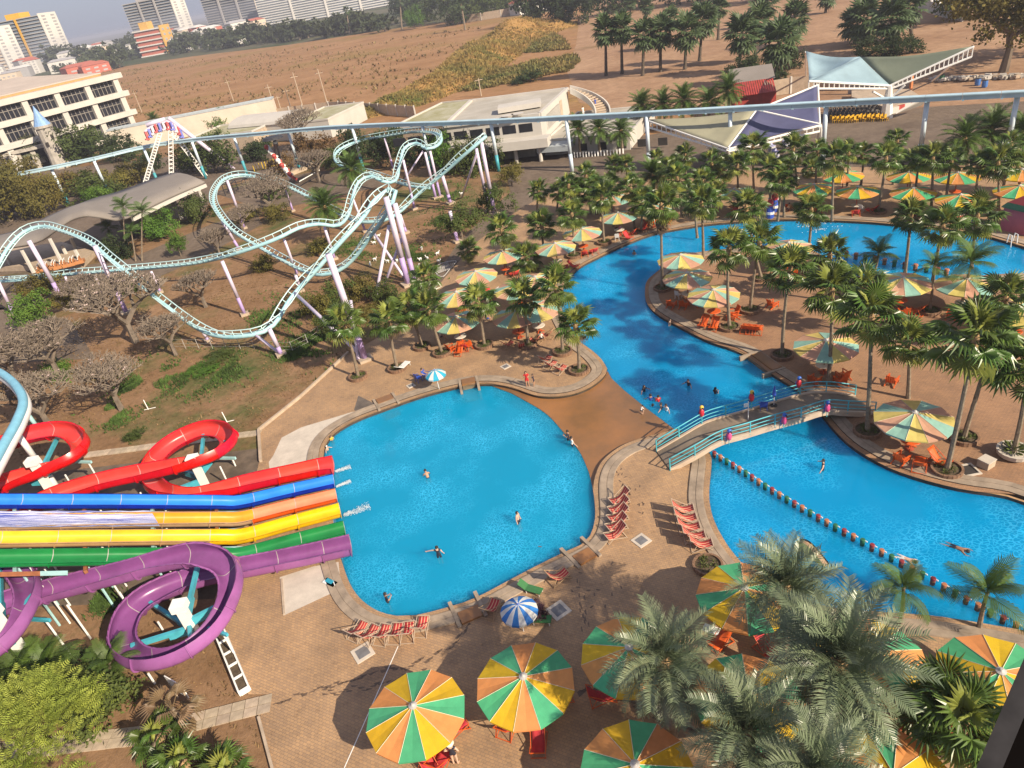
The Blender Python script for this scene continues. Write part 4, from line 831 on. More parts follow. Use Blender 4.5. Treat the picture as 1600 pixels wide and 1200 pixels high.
sc = pix([(690, 160), (790, 150), (880, 128), (905, 95), (880, 60), (850, 45), (800, 90), (740, 130)]); bb = [f(p[k] for p in sc) for k in (0, 1) for f in (min, max)]; cnt = 0
while cnt < 2600:
    p = Vector((rnd.uniform(bb[0], bb[1]), rnd.uniform(bb[2], bb[3]), -.05))
    if not inside(p, sc) or noise.noise(p * .03) < -.1: continue
    cnt += 1; s_ = rnd.uniform(.4, 1.6)
    for k in range(6): a = rnd.uniform(0, 6.28); e = Vector((cos(a), sin(a), 0)); w = Vector((-sin(a), cos(a), 0)) * s_ * .35; q = p + e * s_ * rnd.uniform(0, .8); g.add([q - w, q + w, q + e * s_ * .5 + Vector((0, 0, s_ * rnd.uniform(.3, .9)))], [(0, 1, 2)])
stuff(g.build('field_scrub', M_scrub))

# ================================================================ WATER SLIDES
def gloss(name, c, r=0.25, var=0.17): return mat(name, c, r, var, 0.55, objvar=.08, spec=0.5, detail=5)
SLC = {'red': ((0.54, 0.006, 0.014), (0.58, 0.055, 0.045)), 'blue': ((0.006, 0.03, 0.36), (0.025, 0.20, 0.66)), 'orange': ((0.66, 0.10, 0.01), (0.74, 0.24, 0.13)), 'amber': ((0.45, 0.29, 0.17), (0.74, 0.30, 0.025)), 'yellow': ((0.72, 0.43, 0.004), (0.76, 0.46, 0.006)), 'tan': ((0.45, 0.27, 0.13), (0.78, 0.45, 0.03)), 'green': ((0.01, 0.22, 0.06), (0.012, 0.18, 0.05)), 'purple': ((0.25, 0.085, 0.25), (0.19, 0.06, 0.20))}  # blue's darker outside is shade put into its colour; red's inside is faded
SM = {k: [gloss('fibreglass_' + k + '_outer', v[0]), gloss('fibreglass_' + k + '_inner', v[1], 0.32)] for k, v in SLC.items()}
M_joint = mat('chute_joint', (.36, .33, .32), .5, .1, 3)
M_teal = mat('teal_steel', (0.06, 0.36, 0.46), 0.45, 0.18, 1.5)
M_tealp = mat('pale_teal_steel', (0.34, 0.56, 0.58), 0.45, 0.14, 1.2)
M_rust = mat('rusty_red_steel', (0.30, 0.11, 0.05), 0.7, 0.3, 2)
def sec_pt(s, u, a, r):
    """point of the trough section: flat bottom, rounded corners, upright walls"""
    x, y = sin(a), cos(a); e = .62; return (s * math.copysign(abs(x) ** e, x) - u * math.copysign(abs(y) ** e, y) * (.95 if y > 0 else 1.0)) * r
def chute(root, path, color, R=0.62, wall=(100, 100), step=0.5, sec=3.2, bank=0.9, open_end=True):
    """U shaped flume along path, cut into bolted sections"""
    P = resample(crom(path, 0.25), step); N = len(P); fr = []
    for i in range(N):
        t = (P[min(i + 1, N - 1)] - P[max(i - 1, 0)]).normalized(); a = P[max(i - 2, 0)]; c = P[min(i + 2, N - 1)]
        d1 = (P[i] - a); d2 = (c - P[i]); d1.z = d2.z = 0
        k = d1.cross(d2).z / max(1e-4, d1.length * d2.length * max(step, (d1.length + d2.length) / 2)) if d1.length > .01 and d2.length > .01 else 0
        fr.append((t, k))
    ks = [sum(f[1] for f in fr[max(0, i - 4):i + 5]) / len(fr[max(0, i - 4):i + 5]) for i in range(N)]
    nA = 12; th = 0.05; rings = []
    for i in range(N):
        t = fr[i][0]; s = t.cross(Vector((0, 0, 1))).normalized(); u = s.cross(t)
        bk = max(-0.5, min(0.5, ks[i] * bank * 2)); q = Quaternion(t, -bk); s = q @ s; u = q @ u        # the outside of a bend rides up
        a0 = -radians(wall[0]) ; a1 = radians(wall[1]); inn = []; outr = []
        for k in range(nA + 1):
            a = a0 + (a1 - a0) * k / nA
            for lst, r in ((inn, R), (outr, R + th)): lst.append(P[i] + sec_pt(s, u, a, r) + u * R)
        lip0 = P[i] + sec_pt(s, u, a0, R + th + .07) + u * R; lip1 = P[i] + sec_pt(s, u, a1, R + th + .07) + u * R
        rings.append((inn, outr, lip0, lip1, s, u))
    ns = max(1, int(sec / step)); i = 0
    while i < N - 1:
        j = min(N - 1, i + ns); 
        if N - 1 - j < ns // 2: j = N - 1
        b = MB(); w = nA + 1
        for q in range(i, j + 1): b.v += [tuple(v) for v in rings[q][0]] + [tuple(v) for v in rings[q][1]] + [tuple(rings[q][2]), tuple(rings[q][3])]
        st = 2 * w + 2
        for q in range(j - i):
            o = q * st
            for k in range(nA):
                b.f.append((o + k, o + k + 1, o + st + k + 1, o + st + k)); b.m.append(1)
                b.f.append((o + w + k, o + st + w + k, o + st + w + k + 1, o + w + k + 1)); b.m.append(0)
            for e, l in ((0, 2 * w), (nA, 2 * w + 1)):
                b.f.append((o + e, o + st + e, o + st + l, o + l)); b.m.append(0); b.f.append((o + w + e, o + l, o + st + l, o + st + w + e)); b.m.append(0)
        for q, e in ((0, 0), (j - i, 1)):                        # flange where two sections are bolted together
            o = q * st; fl = []
            for k in range(nA + 1):
                a = a0 + (a1 - a0) * k / nA; s, u = rings[i + q][4], rings[i + q][5]; fl.append(P[i + q] + sec_pt(s, u, a, R + th + .09) + u * R)
            t = fr[i + q][0] * (0.03 if e == 0 else -0.03); b2 = [b.v[o + w + k] for k in range(nA + 1)]
            off = len(b.v); b.v += [tuple(v) for v in fl] + [tuple(Vector(v) + t) for v in fl] + [tuple(Vector(v) + t) for v in b2]
            for k in range(nA):
                b.f.append((o + w + k, off + k, off + k + 1, o + w + k + 1)); b.m.append(0); b.f.append((off + k, off + w + k, off + w + k + 1, off + k + 1)); b.m.append(0)
                b.f.append((off + w + k, off + 2 * w + k, off + 2 * w + k + 1, off + w + k + 1)); b.m.append(0)
        for q, e in ((0, 1), (j - i, -1)):                       # pale joint line inside
            t = fr[i + q][0] * .022 * e; off = len(b.v)
            for k in range(nA + 1):
                a = a0 + (a1 - a0) * k / nA; s, u = rings[i + q][4], rings[i + q][5]; v = P[i + q] + sec_pt(s, u, a, R - .006) + u * R; b.v += [tuple(v), tuple(v + t)]
            for k in range(nA): b.f.append((off + 2 * k, off + 2 * k + 2, off + 2 * k + 3, off + 2 * k + 1)); b.m.append(2)
        c = color(P[(i + j) // 2]) if callable(color) else color
        b.build('chute_section', SM[c] + [M_joint], root, smooth=False); i = j
    for o in root.children:
        if o.name.startswith('chute_section'):
            for f in o.data.polygons: f.use_smooth = True
            try: o.data.set_sharp_from_angle(angle=radians(35))
            except Exception: pass
    return P
def post(root, p, zt, r=0.06, m=None, name='support_post', z0=0.0):
    b = MB(); b.tube([(p.x, p.y, z0), (p.x, p.y, zt)], r, 8); return b.build(name, m or M_white, root)
SLIDES = [('blue', (523, 757), (378, 790), (0, 790), 'blue'), ('amber', (527, 780), (380, 816), (0, 823), None), ('yellow', (533, 803), (380, 844), (0, 850), None), ('green', (540, 832), (380, 874), (0, 880), 'green')]
LBL = {'blue': 'straight bright blue water slide between the red and the orange slide', 'amber': 'straight orange water slide half covered by a blue and white striped sheet', 'yellow': 'straight yellow water slide between the orange and the green slide', 'green': 'straight green water slide between the yellow and the purple slide'}
SLP = {}
for k, a, b_, l, c in SLIDES:
    A = at(a[0], a[1], -0.02); B = at(b_[0], b_[1], 0.55); L = on_plane(l[0], l[1], A, B); E = B + (L - B) * 1.35
    r = thing('water_slide', LBL[k], 'water slide', (0, 0, 0), 0, 'coloured water slides')
    mid = A.lerp(B, .5); mid.z = 0.28
    path = [A, A.lerp(B, .12), mid, B, B.lerp(L, .12) + Vector((0, 0, -.05)), B.lerp(L, .5), L, E]
    if k == 'amber': col = lambda p, B=B, L=L: 'orange' if p.x > B.x - 0.3 else 'amber'
    elif k == 'yellow': col = lambda p, B=B: 'yellow' if p.x > B.x - 1.2 else 'tan'
    else: col = k
    SLP[k] = chute(r, path, col, 0.60, (88, 88)); SLP[k + '_AB'] = (A, B, L, E)
    for f in (0.35, 0.62, 0.9):
        q = B.lerp(L, f); post(r, q, q.z - .02)
# helical slides
def helix(color, lab, pts):
    r = thing('spiral_slide', lab, 'water slide', (0, 0, 0), 0, 'coloured water slides'); path = [at(x, y, z) for x, y, z in pts]
    return r, chute(r, path, color, 0.66, (96, 96), sec=3.0)
rr, RP = helix('red', 'red water slide winding down in two open loops', [(-70, 790, 4.6), (-50, 745, 4.45), (0, 707, 4.25), (45, 686, 4.1), (90, 678, 3.95), (122, 683, 3.8), (136, 700, 3.65), (118, 722, 3.5), (70, 743, 3.35), (10, 762, 3.2), (-40, 785, 3.1), (-45, 815, 3.0), (-10, 825, 2.9), (40, 805, 2.75), (95, 780, 2.6), (160, 760, 2.4), (230, 745, 2.2), (300, 732, 2.05), (345, 715, 1.9), (366, 694, 1.75), (355, 678, 1.62), (322, 676, 1.5), (278, 694, 1.38), (245, 722, 1.26), (234, 752, 1.14), (252, 775, 1.02), (295, 783, 0.9), (345, 774, 0.72), (400, 760, .5), (460, 747, .25), (500, 738, .05), (522, 734, -.02)])
pr, PP = helix('purple', 'purple water slide winding down in two open loops', [(-70, 905, 4.7), (-40, 885, 4.55), (0, 880, 4.4), (32, 890, 4.25), (52, 915, 4.1), (55, 945, 3.95), (38, 985, 3.8), (5, 1022, 3.65), (-40, 1045, 3.5), (-75, 1030, 3.4), (-65, 985, 3.3), (-10, 957, 3.15), (60, 938, 3.0), (130, 920, 3.1), (200, 903, 3.4), (260, 885, 3.65), (310, 874, 3.65), (348, 878, 3.4), (370, 898, 3.0), (370, 935, 2.5), (345, 985, 1.94), (300, 1025, 1.82), (248, 1044, 1.7), (208, 1038, 1.58), (190, 1010, 1.46), (200, 970, 1.34), (235, 937, 1.22), (285, 917, 1.08), (345, 903, .85), (400, 893, .6), (470, 879, .3), (520, 868, .08), (550, 861, -.02)])
for root, bx, tx in ((rr, (357, 757), (346, 728)), (rr, (160, 760), (137, 722)), (rr, (118, 768), (101, 742)), (rr, (368, 728), (362, 716)), (rr, (226, 782), (222, 768))) + ((pr, (110, 1022), (72, 968)), (pr, (142, 998), (104, 946)), (pr, (215, 970), (195, 920)), (pr, (368, 1025), (348, 990)), (pr, (242, 1068), (232, 1052)), (pr, (255, 985), (246, 972))):
    p = at(*bx); t = rise(p, *tx); b = MB(); b.tube([p, (p.x, p.y, t.z)], 0.065, 8); b.build('support_post', M_white, root)
    if tx in ((137, 722), (72, 968), (348, 990), (362, 716)):
        c = at(60, 720, t.z) if root is rr and tx[0] < 200 else at(300, 715, t.z) if root is rr else at(0, 965, t.z) if tx[0] < 100 else at(280, 965, t.z)
        d = (c - Vector((p.x, p.y, t.z))).normalized(); b = MB(); q = Vector((p.x, p.y, t.z)); b.beam(q - d * .35, q + d * 1.7, .16, .2); b.build('bracket', M_tealp if root is rr else M_teal, root)
# centre masts with teal arms that carry the loops
def mast(lab, px, zt, arms, root):
    p = at(px[0], px[1], zt); t = thing('slide_mast', lab, 'slide support', (p.x, p.y, 0), 0, 'masts inside the slide loops')
    b = MB(); b.box((0, 0, zt / 2), (.5, .5, zt)); b.build('mast_post', M_white, t)
    b = MB(); b.box((0, 0, zt + .18), (.85, .75, .5)); b.build('mast_head', M_white, t)
    for i, (ax, ay, z) in enumerate(arms):
        q = at(ax, ay, z) - t.location; s = Vector((0, 0, z - .1)); b = MB(); b.beam(s, q, .22, .3); b.beam(s + (q - s) * .02 + Vector((0, 0, -.3)), s + (q - s) * .4 + Vector((0, 0, -.25)), .16, .3); b.build('arm', M_teal, t)
mast('white mast with teal arms inside the right purple loop', (282, 950), 3.0, [(310, 880, 2.3), (365, 935, 1.95), (300, 1022, 1.7), (205, 1010, 1.4), (235, 942, 1.1)], pr)
mast('white mast with teal arms inside the left purple loop, mostly out of frame', (-10, 960), 5.0, [(52, 930, 3.9), (20, 1005, 3.6), (0, 885, 4.3)], pr)
mast('white mast with teal arms inside the right red loop', (302, 720), 2.6, [(352, 690, 1.5), (268, 768, .8), (250, 725, 1.1), (318, 680, 1.4)], rr)
mast('broad white mast inside the left red loop', (52, 724), 4.6, [(125, 700, 3.5), (15, 755, 3.0), (90, 684, 3.7)], rr)
# cross frames below the straight slides
t = thing('slide_trestle', 'rust and teal painted steel trestle under the straight slides', 'slide support', (0, 0, 0))
A, B, L, E = SLP['blue_AB']; A2, B2, L2, E2 = SLP['green_AB']
for i, f in enumerate((0.12, 0.4, 0.68, 0.95)):
    p, q = B.lerp(L, f), B2.lerp(L2, f); d = (p - q).normalized(); b = MB(); b.beam(p + d * .8 - Vector((0, 0, .22)), q - d * .8 - Vector((0, 0, .22)), .2, .24); b.build('cross_beam', M_tealp if i % 2 else M_rust, t)
    for e in (0.02, 0.34, 0.66, 0.98):
        s = p.lerp(q, e); bb = MB(); bb.tube([(s.x, s.y, 0), (s.x, s.y, s.z - .3)], .08, 6); bb.build('leg', M_tealp, t)
for k, off in (('blue', -.95), ('yellow', -.95), ('green', -1.05), ('amber', -1.0)):
    A, B, L, E = SLP[k + '_AB']; d = (L - B).normalized(); n = d.cross(Vector((0, 0, 1))).normalized(); nseg = 13; rnd = random.Random(len(k))
    sd = -1 if n.y > 0 else 1
    for i in range(7 if k == 'green' else 0, nseg):
        p, q = B.lerp(E, i / nseg), B.lerp(E, (i + 1) / nseg); o = n * sd * (-off) + Vector((0, 0, .05)); b = MB(); b.beam(p + o, q + o, .07, .3); b.build('side_plate', rnd.choice((M_rust, M_tealp, M_rust, M_conc, M_tealp)), t)
# blue and white striped sheet over the orange slide
M_stripe = bpy.data.materials.new('striped_sheet'); M_stripe.use_nodes = True; n = M_stripe.node_tree.nodes; l = M_stripe.node_tree.links; p = n['Principled BSDF']
tc = n.new('ShaderNodeTexCoord'); mp = n.new('ShaderNodeMapping'); mp.inputs['Scale'].default_value = (0.06, 6.5, 1); wv = n.new('ShaderNodeTexNoise'); wv.inputs['Scale'].default_value = 3.2; wv.inputs['Detail'].default_value = 2
l.new(tc.outputs['UV'], mp.inputs[0]); l.new(mp.outputs[0], wv.inputs[0]); cr = n.new('ShaderNodeValToRGB'); cr.color_ramp.elements[0].position = .47; cr.color_ramp.elements[0].color = (.035, .06, .34, 1); cr.color_ramp.elements[1].position = .53; cr.color_ramp.elements[1].color = (.66, .66, .74, 1); l.new(wv.outputs[0], cr.inputs[0]); l.new(cr.outputs[0], p.inputs[0]); p.inputs['Roughness'].default_value = .5
A, B, L, E = SLP['amber_AB']; d = (L - B).normalized(); n_ = d.cross(Vector((0, 0, 1))).normalized(); n_ = n_ if n_.y > 0 else -n_; st = on_plane(240, 822, B, L)
b = MB(); nU = 30; nV = 10; uv = []
for i in range(nU + 1):
    for k in range(nV + 1):
        f = k / nV; c = st.lerp(E, i / nU); b.v.append(tuple(c + n_ * (0.85 - 1.7 * f) + d * (-0.75 * f if i == 0 else 0) + Vector((0, 0, 0.74 - 0.16 * sin(f * pi) + 0.03 * sin(i * 1.7 + k))))); uv.append((i / nU * 12, f * 3))
for i in range(nU):
    for k in range(nV): a = i * (nV + 1) + k; b.f.append((a, a + nV + 1, a + nV + 2, a + 1)); b.m.append(0)
me = b.mesh('striped_sheet', M_stripe); ul = me.uv_layers.new(name='uv')
for lp in me.loops: ul.data[lp.index].uv = uv[lp.vertex_index]
tag(obj('striped_sheet', me), 'blue and white wavy striped sheet lying over the orange slide', 'sheet')

# splashing water where three slides end
M_foam = mat('white_foam', (0.75, 0.82, 0.86), 0.6, 0.1, 6, thin=.4)
for x, y, x2, y2, w, lab in [(524, 738, 548, 730, .35, 'red'), (526, 762, 548, 752, .3, 'blue'), (537, 807, 578, 791, .55, 'yellow')]:
    rnd = random.Random(x); b = MB(); a, e = at(x, y, WZ), at(x2, y2, WZ); dd = (e - a).normalized(); nn = Vector((-dd.y, dd.x, 0))
    for i in range(620):
        f = rnd.random() ** 0.8; q = a.lerp(e, f) + nn * rnd.gauss(0, .3) * w * (0.35 + 1.1 * f) + Vector((0, 0, rnd.uniform(0, .08) + .14 * (1 - f) * rnd.random())); s = rnd.uniform(.008, .04) * (1.2 - .5 * f)
        b.ball(q, s, n=5, sz=.6)
    stuff(tag(b.build('splash_foam', M_foam), 'white splashing foam at the mouth of the %s slide' % lab, 'foam'))

# ================================================================ ROLLER COASTER
M_track = mat('pale_aqua_track', (0.29, 0.54, 0.60), 0.42, 0.10, 1.0, col2=(0.42, 0.64, 0.68))
M_rail = mat('whitish_rail', (0.50, 0.68, 0.70), 0.4, 0.08, 1.5)
M_lav = mat('lavender_column', (0.56, 0.47, 0.64), 0.45, 0.10, 0.5, col2=(0.66, 0.60, 0.70))
M_purp = mat('purple_column_foot', (0.40, 0.29, 0.55), 0.5, 0.14, 0.8)
RC = thing('roller_coaster', 'pale aqua steel roller coaster with lavender columns', 'roller coaster', (0, 0, 0))
S1 = [(-40, 438, 2.9), (0, 436, 2.9), (50, 432, 2.9), (110, 425, 2.9), (200, 418, 3.0), (300, 408, 3.6), (370, 391, 5.2), (430, 370, 6.2), (465, 353, 6.6), (497, 346, 6.0), (525, 349, 4.8), (541, 333, 4.9), (551, 303, 6.2), (563, 281, 7.2), (580, 274, 7.5), (600, 280, 6.9), (615, 279, 6.4), (623, 255, 7.2), (633, 230, 8.3), (650, 222, 8.6), (668, 229, 8.1), (684, 222, 8.0), (686, 210, 8.0), (670, 204, 7.8), (640, 204, 7.3), (600, 210, 6.6), (560, 219, 6.0), (533, 231, 5.4), (524, 244, 4.8), (532, 255, 4.2), (550, 262, 3.6), (575, 268, 3.0), (617, 281, 2.4), (645, 288, 2.2), (672, 290, 2.2)]
S2 = [(757, 209, 11.6), (735, 229, 10.3), (690, 268, 7.2), (655, 298, 4.9), (622, 328, 2.9), (598, 341, 2.1), (563, 343, 2.0), (535, 333, 2.4), (505, 318, 3.2), (482, 305, 3.9), (437, 284, 5.2), (400, 275, 6.0), (375, 272, 6.5), (352, 278, 6.9), (337, 293, 7.0), (333, 312, 6.6), (343, 333, 5.8), (363, 356, 4.8), (400, 380, 3.4), (450, 408, 2.2), (472, 418, 1.9), (500, 425, 1.7), (527, 419, 2.0), (549, 401, 3.3), (576, 365, 6.2), (600, 331, 9.0), (611, 308, 10.8), (613, 294, 11.5), (603, 294, 11.6), (588, 307, 11.3), (553, 348, 9.9), (507, 399, 7.3), (462, 452, 4.4), (440, 483, 3.2), (422, 505, 2.6), (400, 517, 2.3), (350, 521, 2.1), (305, 506, 2.6), (250, 467, 4.6), (205, 429, 6.6), (170, 400, 8.2), (140, 376, 9.3), (100, 359, 10.0), (67, 352, 10.2), (38, 360, 9.9), (15, 382, 8.8), (-5, 415, 7.0), (-30, 465, 4.6)]
def track(pts, ties):
    W_ = [at(*q) for q in pts]; P = resample(crom(W_, 0.6), 1.12); N = len(P); F = []; pu = Vector((0, 0, 1))
    for i in range(N):
        t = (P[min(i + 1, N - 1)] - P[max(i - 1, 0)]).normalized(); a, c = P[max(i - 4, 0)], P[min(i + 4, N - 1)]
        cur = (c - P[i]).normalized() - (P[i] - a).normalized(); cur.z *= .3
        u = Vector((0, 0, 1)) * .55 + cur * 1.3; u = u - t * u.dot(t); u.normalize(); pu = (pu * .6 + u * .4).normalized(); u = (pu - t * pu.dot(t)).normalized(); F.append((t, t.cross(u).normalized(), u))
    b = MB(); b.tube([p - f[2] * .38 for p, f in zip(P, F)], .25, 8); b.build('spine', M_track, RC, smooth=True)
    for s in (-1, 1):
        b = MB(); b.tube([p + f[1] * .55 * s + f[2] * .15 for p, f in zip(P, F)], .07, 6); b.build('rail', M_rail, RC, smooth=True)
    for p, f in list(zip(P, F)):
        M = Matrix((f[0], f[1], f[2])).transposed().to_4x4(); M.translation = p; ties.append(M)
    return P
TIES = []; P1 = track(S1, TIES); P2_ = track(S2, TIES)
b = MB(); b.tube([(0, -.55, .12), (0, -.5, -.05), (0, -.27, -.22), (0, 0, -.28), (0, .27, -.22), (0, .5, -.05), (0, .55, .12)], [.04, .05, .055, .06, .055, .05, .04], 5)
tie = b.mesh('crosstie', M_rail)
TIES.sort(key=lambda M: (M.translation - Vector((0, 0, CAM_H))).length)
for M in TIES[:299]: obj('crosstie', tie, RC, M=M)
b = MB()
for M in TIES[299:]: b.add([M @ Vector(v.co) for v in tie.vertices], [tuple(p.vertices) for p in tie.polygons])
stuff(b.build('far_crossties', M_rail, RC))
def column(bx, tx, r=.2, foot=True, brace=None):
    p = at(*bx); t = rise(p, *tx); b = MB(); m_ = p.lerp(t, .33)
    b.tube([p, m_], r, 9, mi=1); b.tube([m_, t], r, 9, mi=0); c = b.build('column', [M_lav, M_purp], RC, smooth=True)
    if foot: b = MB(); b.box((p.x, p.y, .12), (r * 4.5, r * 4.5, .3), .4); b.build('footing', M_conc, c)
for bx, tx, r in [((100, 472), (45, 376), .3), ((198, 489), (148, 384), .3), ((638, 445), (603, 308), .34), ((649, 442), (617, 318), .3), ((773, 335), (752, 222), .28), ((764, 330), (744, 232), .24), ((704, 318), (691, 274), .28), ((715, 378), (703, 330), .24), ((571, 562), (513, 397), .32), ((440, 555), (421, 514), .24), ((382, 357), (355, 282), .22), ((374, 390), (347, 345), .22), ((458, 330), (443, 288), .17), ((465, 430), (444, 374), .18), ((383, 492), (347, 408), .22), ((523, 405), (507, 355), .2), ((571, 362), (552, 312), .18), ((648, 327), (630, 250), .2), ((615, 265), (601, 216), .2), ((681, 310), (664, 238), .22), ((688, 308), (672, 236), .2), ((635, 364), (625, 335), .2), ((112, 462), (102, 432), .16), ((251, 457), (236, 424), .18), ((160, 458), (148, 430), .16), ((22, 492), (-3, 440), .24), ((326, 533), (316, 516), .2), ((272, 492), (268, 490), .2), ((470, 455), (462, 430), .2)]:
    column(bx, tx, r)
# slanted braces
def strut(a, b_, za, zb, r=.16):
    b = MB(); b.tube([at(a[0], a[1], za), at(b_[0], b_[1], zb)], r, 8); b.build('brace', M_lav, RC, smooth=True)
strut((569, 560), (461, 458), .2, 4.0, .2); strut((437, 552), (400, 524), .2, 2.0, .16); strut((586, 470), (608, 352), .2, 7.5, .2); strut((600, 447), (628, 372), .2, 5.6, .18); strut((632, 434), (584, 364), .2, 4.6, .18); strut((722, 308), (745, 240), .2, 9.6, .16); strut((633, 280), (661, 236), 3.4, 7.4, .14)
strut((560, 562), (548, 470), .2, 4.5, .18)

# ================================================================ MONORAIL
M_mono = mat('pale_blue_beam', (0.42, 0.58, 0.66), 0.45, 0.10, 0.4); M_mpost = mat('white_blue_post', (0.58, 0.68, 0.76), 0.45, 0.1, 0.5); M_mteal = mat('teal_post_foot', (0.05, 0.30, 0.36), 0.5, 0.2, 0.8)
MR = thing('monorail', 'pale blue elevated monorail beam on slim round posts', 'monorail', (0, 0, 0))
mp_ = [at(x, y, 8.6) for x, y in [(-40, 283), (25, 273), (140, 250), (225, 230), (300, 219), (400, 210), (500, 201), (600, 196), (700, 193), (800, 189), (900, 184), (1000, 179), (1200, 168), (1400, 157), (1600, 147), (1720, 141)]]
mpath = resample(crom(mp_, 1.0), 4.0)
for i in range(0, len(mpath) - 1):
    p, q = mpath[i], mpath[i + 1]; b = MB(); b.beam(p, q + (q - p).normalized() * -.04, .75, .55); b.beam(p + Vector((0, 0, .34)), q + Vector((0, 0, .34)) + (q - p).normalized() * -.04, 1.05, .13); b.beam(p + Vector((0, 0, -.33)), p + (q - p).normalized() * .25 + Vector((0, 0, -.33)), .9, .1); b.build('beam_section', M_mono, MR)
for (tx, ty) in [(80, 264), (147, 252), (225, 233), (300, 222), (365, 213), (450, 206), (551, 201), (660, 197), (767, 193), (885, 188), (1010, 182), (1141, 174), (1291, 166), (1449, 157), (1590, 150)]:
    t = at(tx, ty, 8.3); p = Vector((t.x, t.y, 0)); b = MB(); b.tube([p, p.lerp(t, .35)], .32, 10, mi=1); b.tube([p.lerp(t, .35), t], .3, 10, mi=0); b.build('post', [M_mpost, M_mteal if tx < 800 else M_mpost], MR, smooth=True)
# light blue sky rail at the left edge
SR = thing('sky_rail', 'curved light blue rail with a white underside at the left edge', 'ride track', (0, 0, 0))
sp_ = resample(crom([at(*q) for q in [(-70, 590, 7.9), (-30, 573, 7.9), (0, 583, 7.9), (24, 602, 7.9), (37, 628, 7.9), (28, 658, 7.9), (5, 700, 7.9), (-30, 765, 7.9)]], .4), .5)
b = MB(); b2 = MB(); b.tube([p + Vector((0, 0, -.35)) for p in sp_], .42, 10); b2.tube([p + Vector((0, 0, .08)) for p in sp_], [.36] * len(sp_), 8); b.build('white_underside', M_white, SR, smooth=True); b2.build('blue_top', mat('sky_rail_blue', (0.20, 0.47, 0.62), 0.4, 0.1, 1), SR, smooth=True)
for bx, tx in (((97, 775), (20, 668)),):
    p = at(*bx); t = rise(p, *tx); b = MB(); b.tube([p, p.lerp(t, .55)], .32, 8); b.tube([p.lerp(t, .55), t], .24, 10); b.build('support_column', M_white, SR, smooth=True)
p = at(62, 672); t = rise(p, 38, 640); b = MB(); b.tube([p, t], .2, 8); b.build('support_column', M_tealp, SR, smooth=True)

# ================================================================ SWING RIDE AND PENDULUM RIDE
SW = thing('swing_ride', 'tall lavender and white A frame swing ride with a curved seat row on top', 'amusement ride', (0, 0, 0))
c0 = at(268, 288); top = rise(c0, 262, 187); M_lat = mat('lattice_white', (0.70, 0.68, 0.66), .5, .1, 2)
def lattice(a, b_, w, n, name, m, par=SW):
    a, b_ = Vector(a), Vector(b_); d = (b_ - a).normalized(); s = d.cross(Vector((0, 0, 1))).normalized() * w / 2; u = s.cross(d).normalized() * w / 2; b = MB()
    cs = [s + u, s - u, -s - u, -s + u]
    for c in cs: b.beam(a + c, b_ + c, w * .18, w * .18)
    for i in range(n):
        p, q = a.lerp(b_, i / n), a.lerp(b_, (i + .5) / n)
        for k in range(4): b.beam(p + cs[k], p + cs[(k + 1) % 4], w * .14, w * .14); b.beam(p + cs[k], q + cs[(k + 1) % 4], w * .1, w * .1)
    return b.build(name, m, par)
dep = (at(262, 187, 0) - Vector((0, 0, 0))).normalized(); dep = Vector((top.x, top.y, 0)).normalized(); tz = top.z
def dpt(x, y): A_ = Vector((top.x, top.y, 0)); return on_plane(x, y, A_, A_ + Vector((dep.y, -dep.x, 0)))
def legpt(x, y, z): return at(x, y, z)
lattice(c0, top + Vector((0, 0, -1.5)), .9, 14, 'mast', M_lat)
for (x, y), (x2, y2), m_, w, n_ in [((250, 207), (222, 302), M_white, .8, 22), ((270, 207), (338, 297), M_white, .8, 22)]:
    lattice(dpt(x, y), dpt(x2, y2) * 1.0, w, n_, 'leg', m_)
for (x, y), (x2, y2) in (((263, 184), (384, 279)), ((258, 186), (228, 196))):
    b = MB(); b.tube([dpt(x, y), dpt(x2, y2)], .45, 8); b.build('lavender_strut', M_lav, SW, smooth=True)
arc = crom([dpt(*q) for q in [(227, 206), (238, 196), (252, 191), (264, 190), (275, 196), (280, 203)]], .8)
b = MB(); b.tube(arc, .3, 6); b.build('seat_beam', M_lav, SW)
M_seat = [mat('seat_red', (.5, .10, .10), .5), mat('seat_blue', (.18, .2, .55), .5), mat('seat_pale', (.7, .6, .62), .5)]
for i, p in enumerate(resample(arc, .85)):
    b = MB(); b.box((p.x, p.y, p.z - .9), (.5, .8, 1.9), .6 + i * .05); b.box((p.x - .1, p.y - .5, p.z - 1.5), (.7, .7, .3), .6 + i * .05); b.build('seat', M_seat[i % 3], SW)
PD = thing('pendulum_ride', 'dark topped pendulum ride with red and white seats on a platform', 'amusement ride', at(445, 275))
def rel(x, y, z, o=PD): return at(x, y, z) - o.location
M_black = mat('black_steel', (.03, .03, .035), .5, .2, 2); M_redw = mat('red_ride_paint', (.42, .06, .05), .5, .2, 2)
b = MB(); b.tube([rel(440, 270, 0), rel(430, 222, 8.0)], .5, 8); b.build('tower', M_black, PD)
b = MB(); b.lathe([(.1, 0), (2.2, .25), (1.8, .7), (.2, .9)], 14, rel(427, 219, 8.2)); b.build('top_disc', M_black, PD)
for i in range(7):
    x, y, z = 417 + 6 * i, 232 + 7 * i, 6.6 - .85 * i; b = MB(); q = rel(x, y, z); b.beam(q, q + Vector((1.0, .4, -1.1)), .7, .5); b.ball(q + Vector((0, 0, .3)), .5); b.build('seat', M_white if i % 2 else M_redw, PD)
b = MB(); b.tube([rel(418, 228, 7.0), rel(455, 280, .6)], .3, 8); b.build('swing_arm', M_white, PD)
b = MB(); b.prism([rel(455, 275, 0)[:2], rel(500, 258, 0)[:2], rel(494, 250, 0)[:2], rel(462, 262, 0)[:2]], 0, .8); b.build('platform', M_conc, PD)
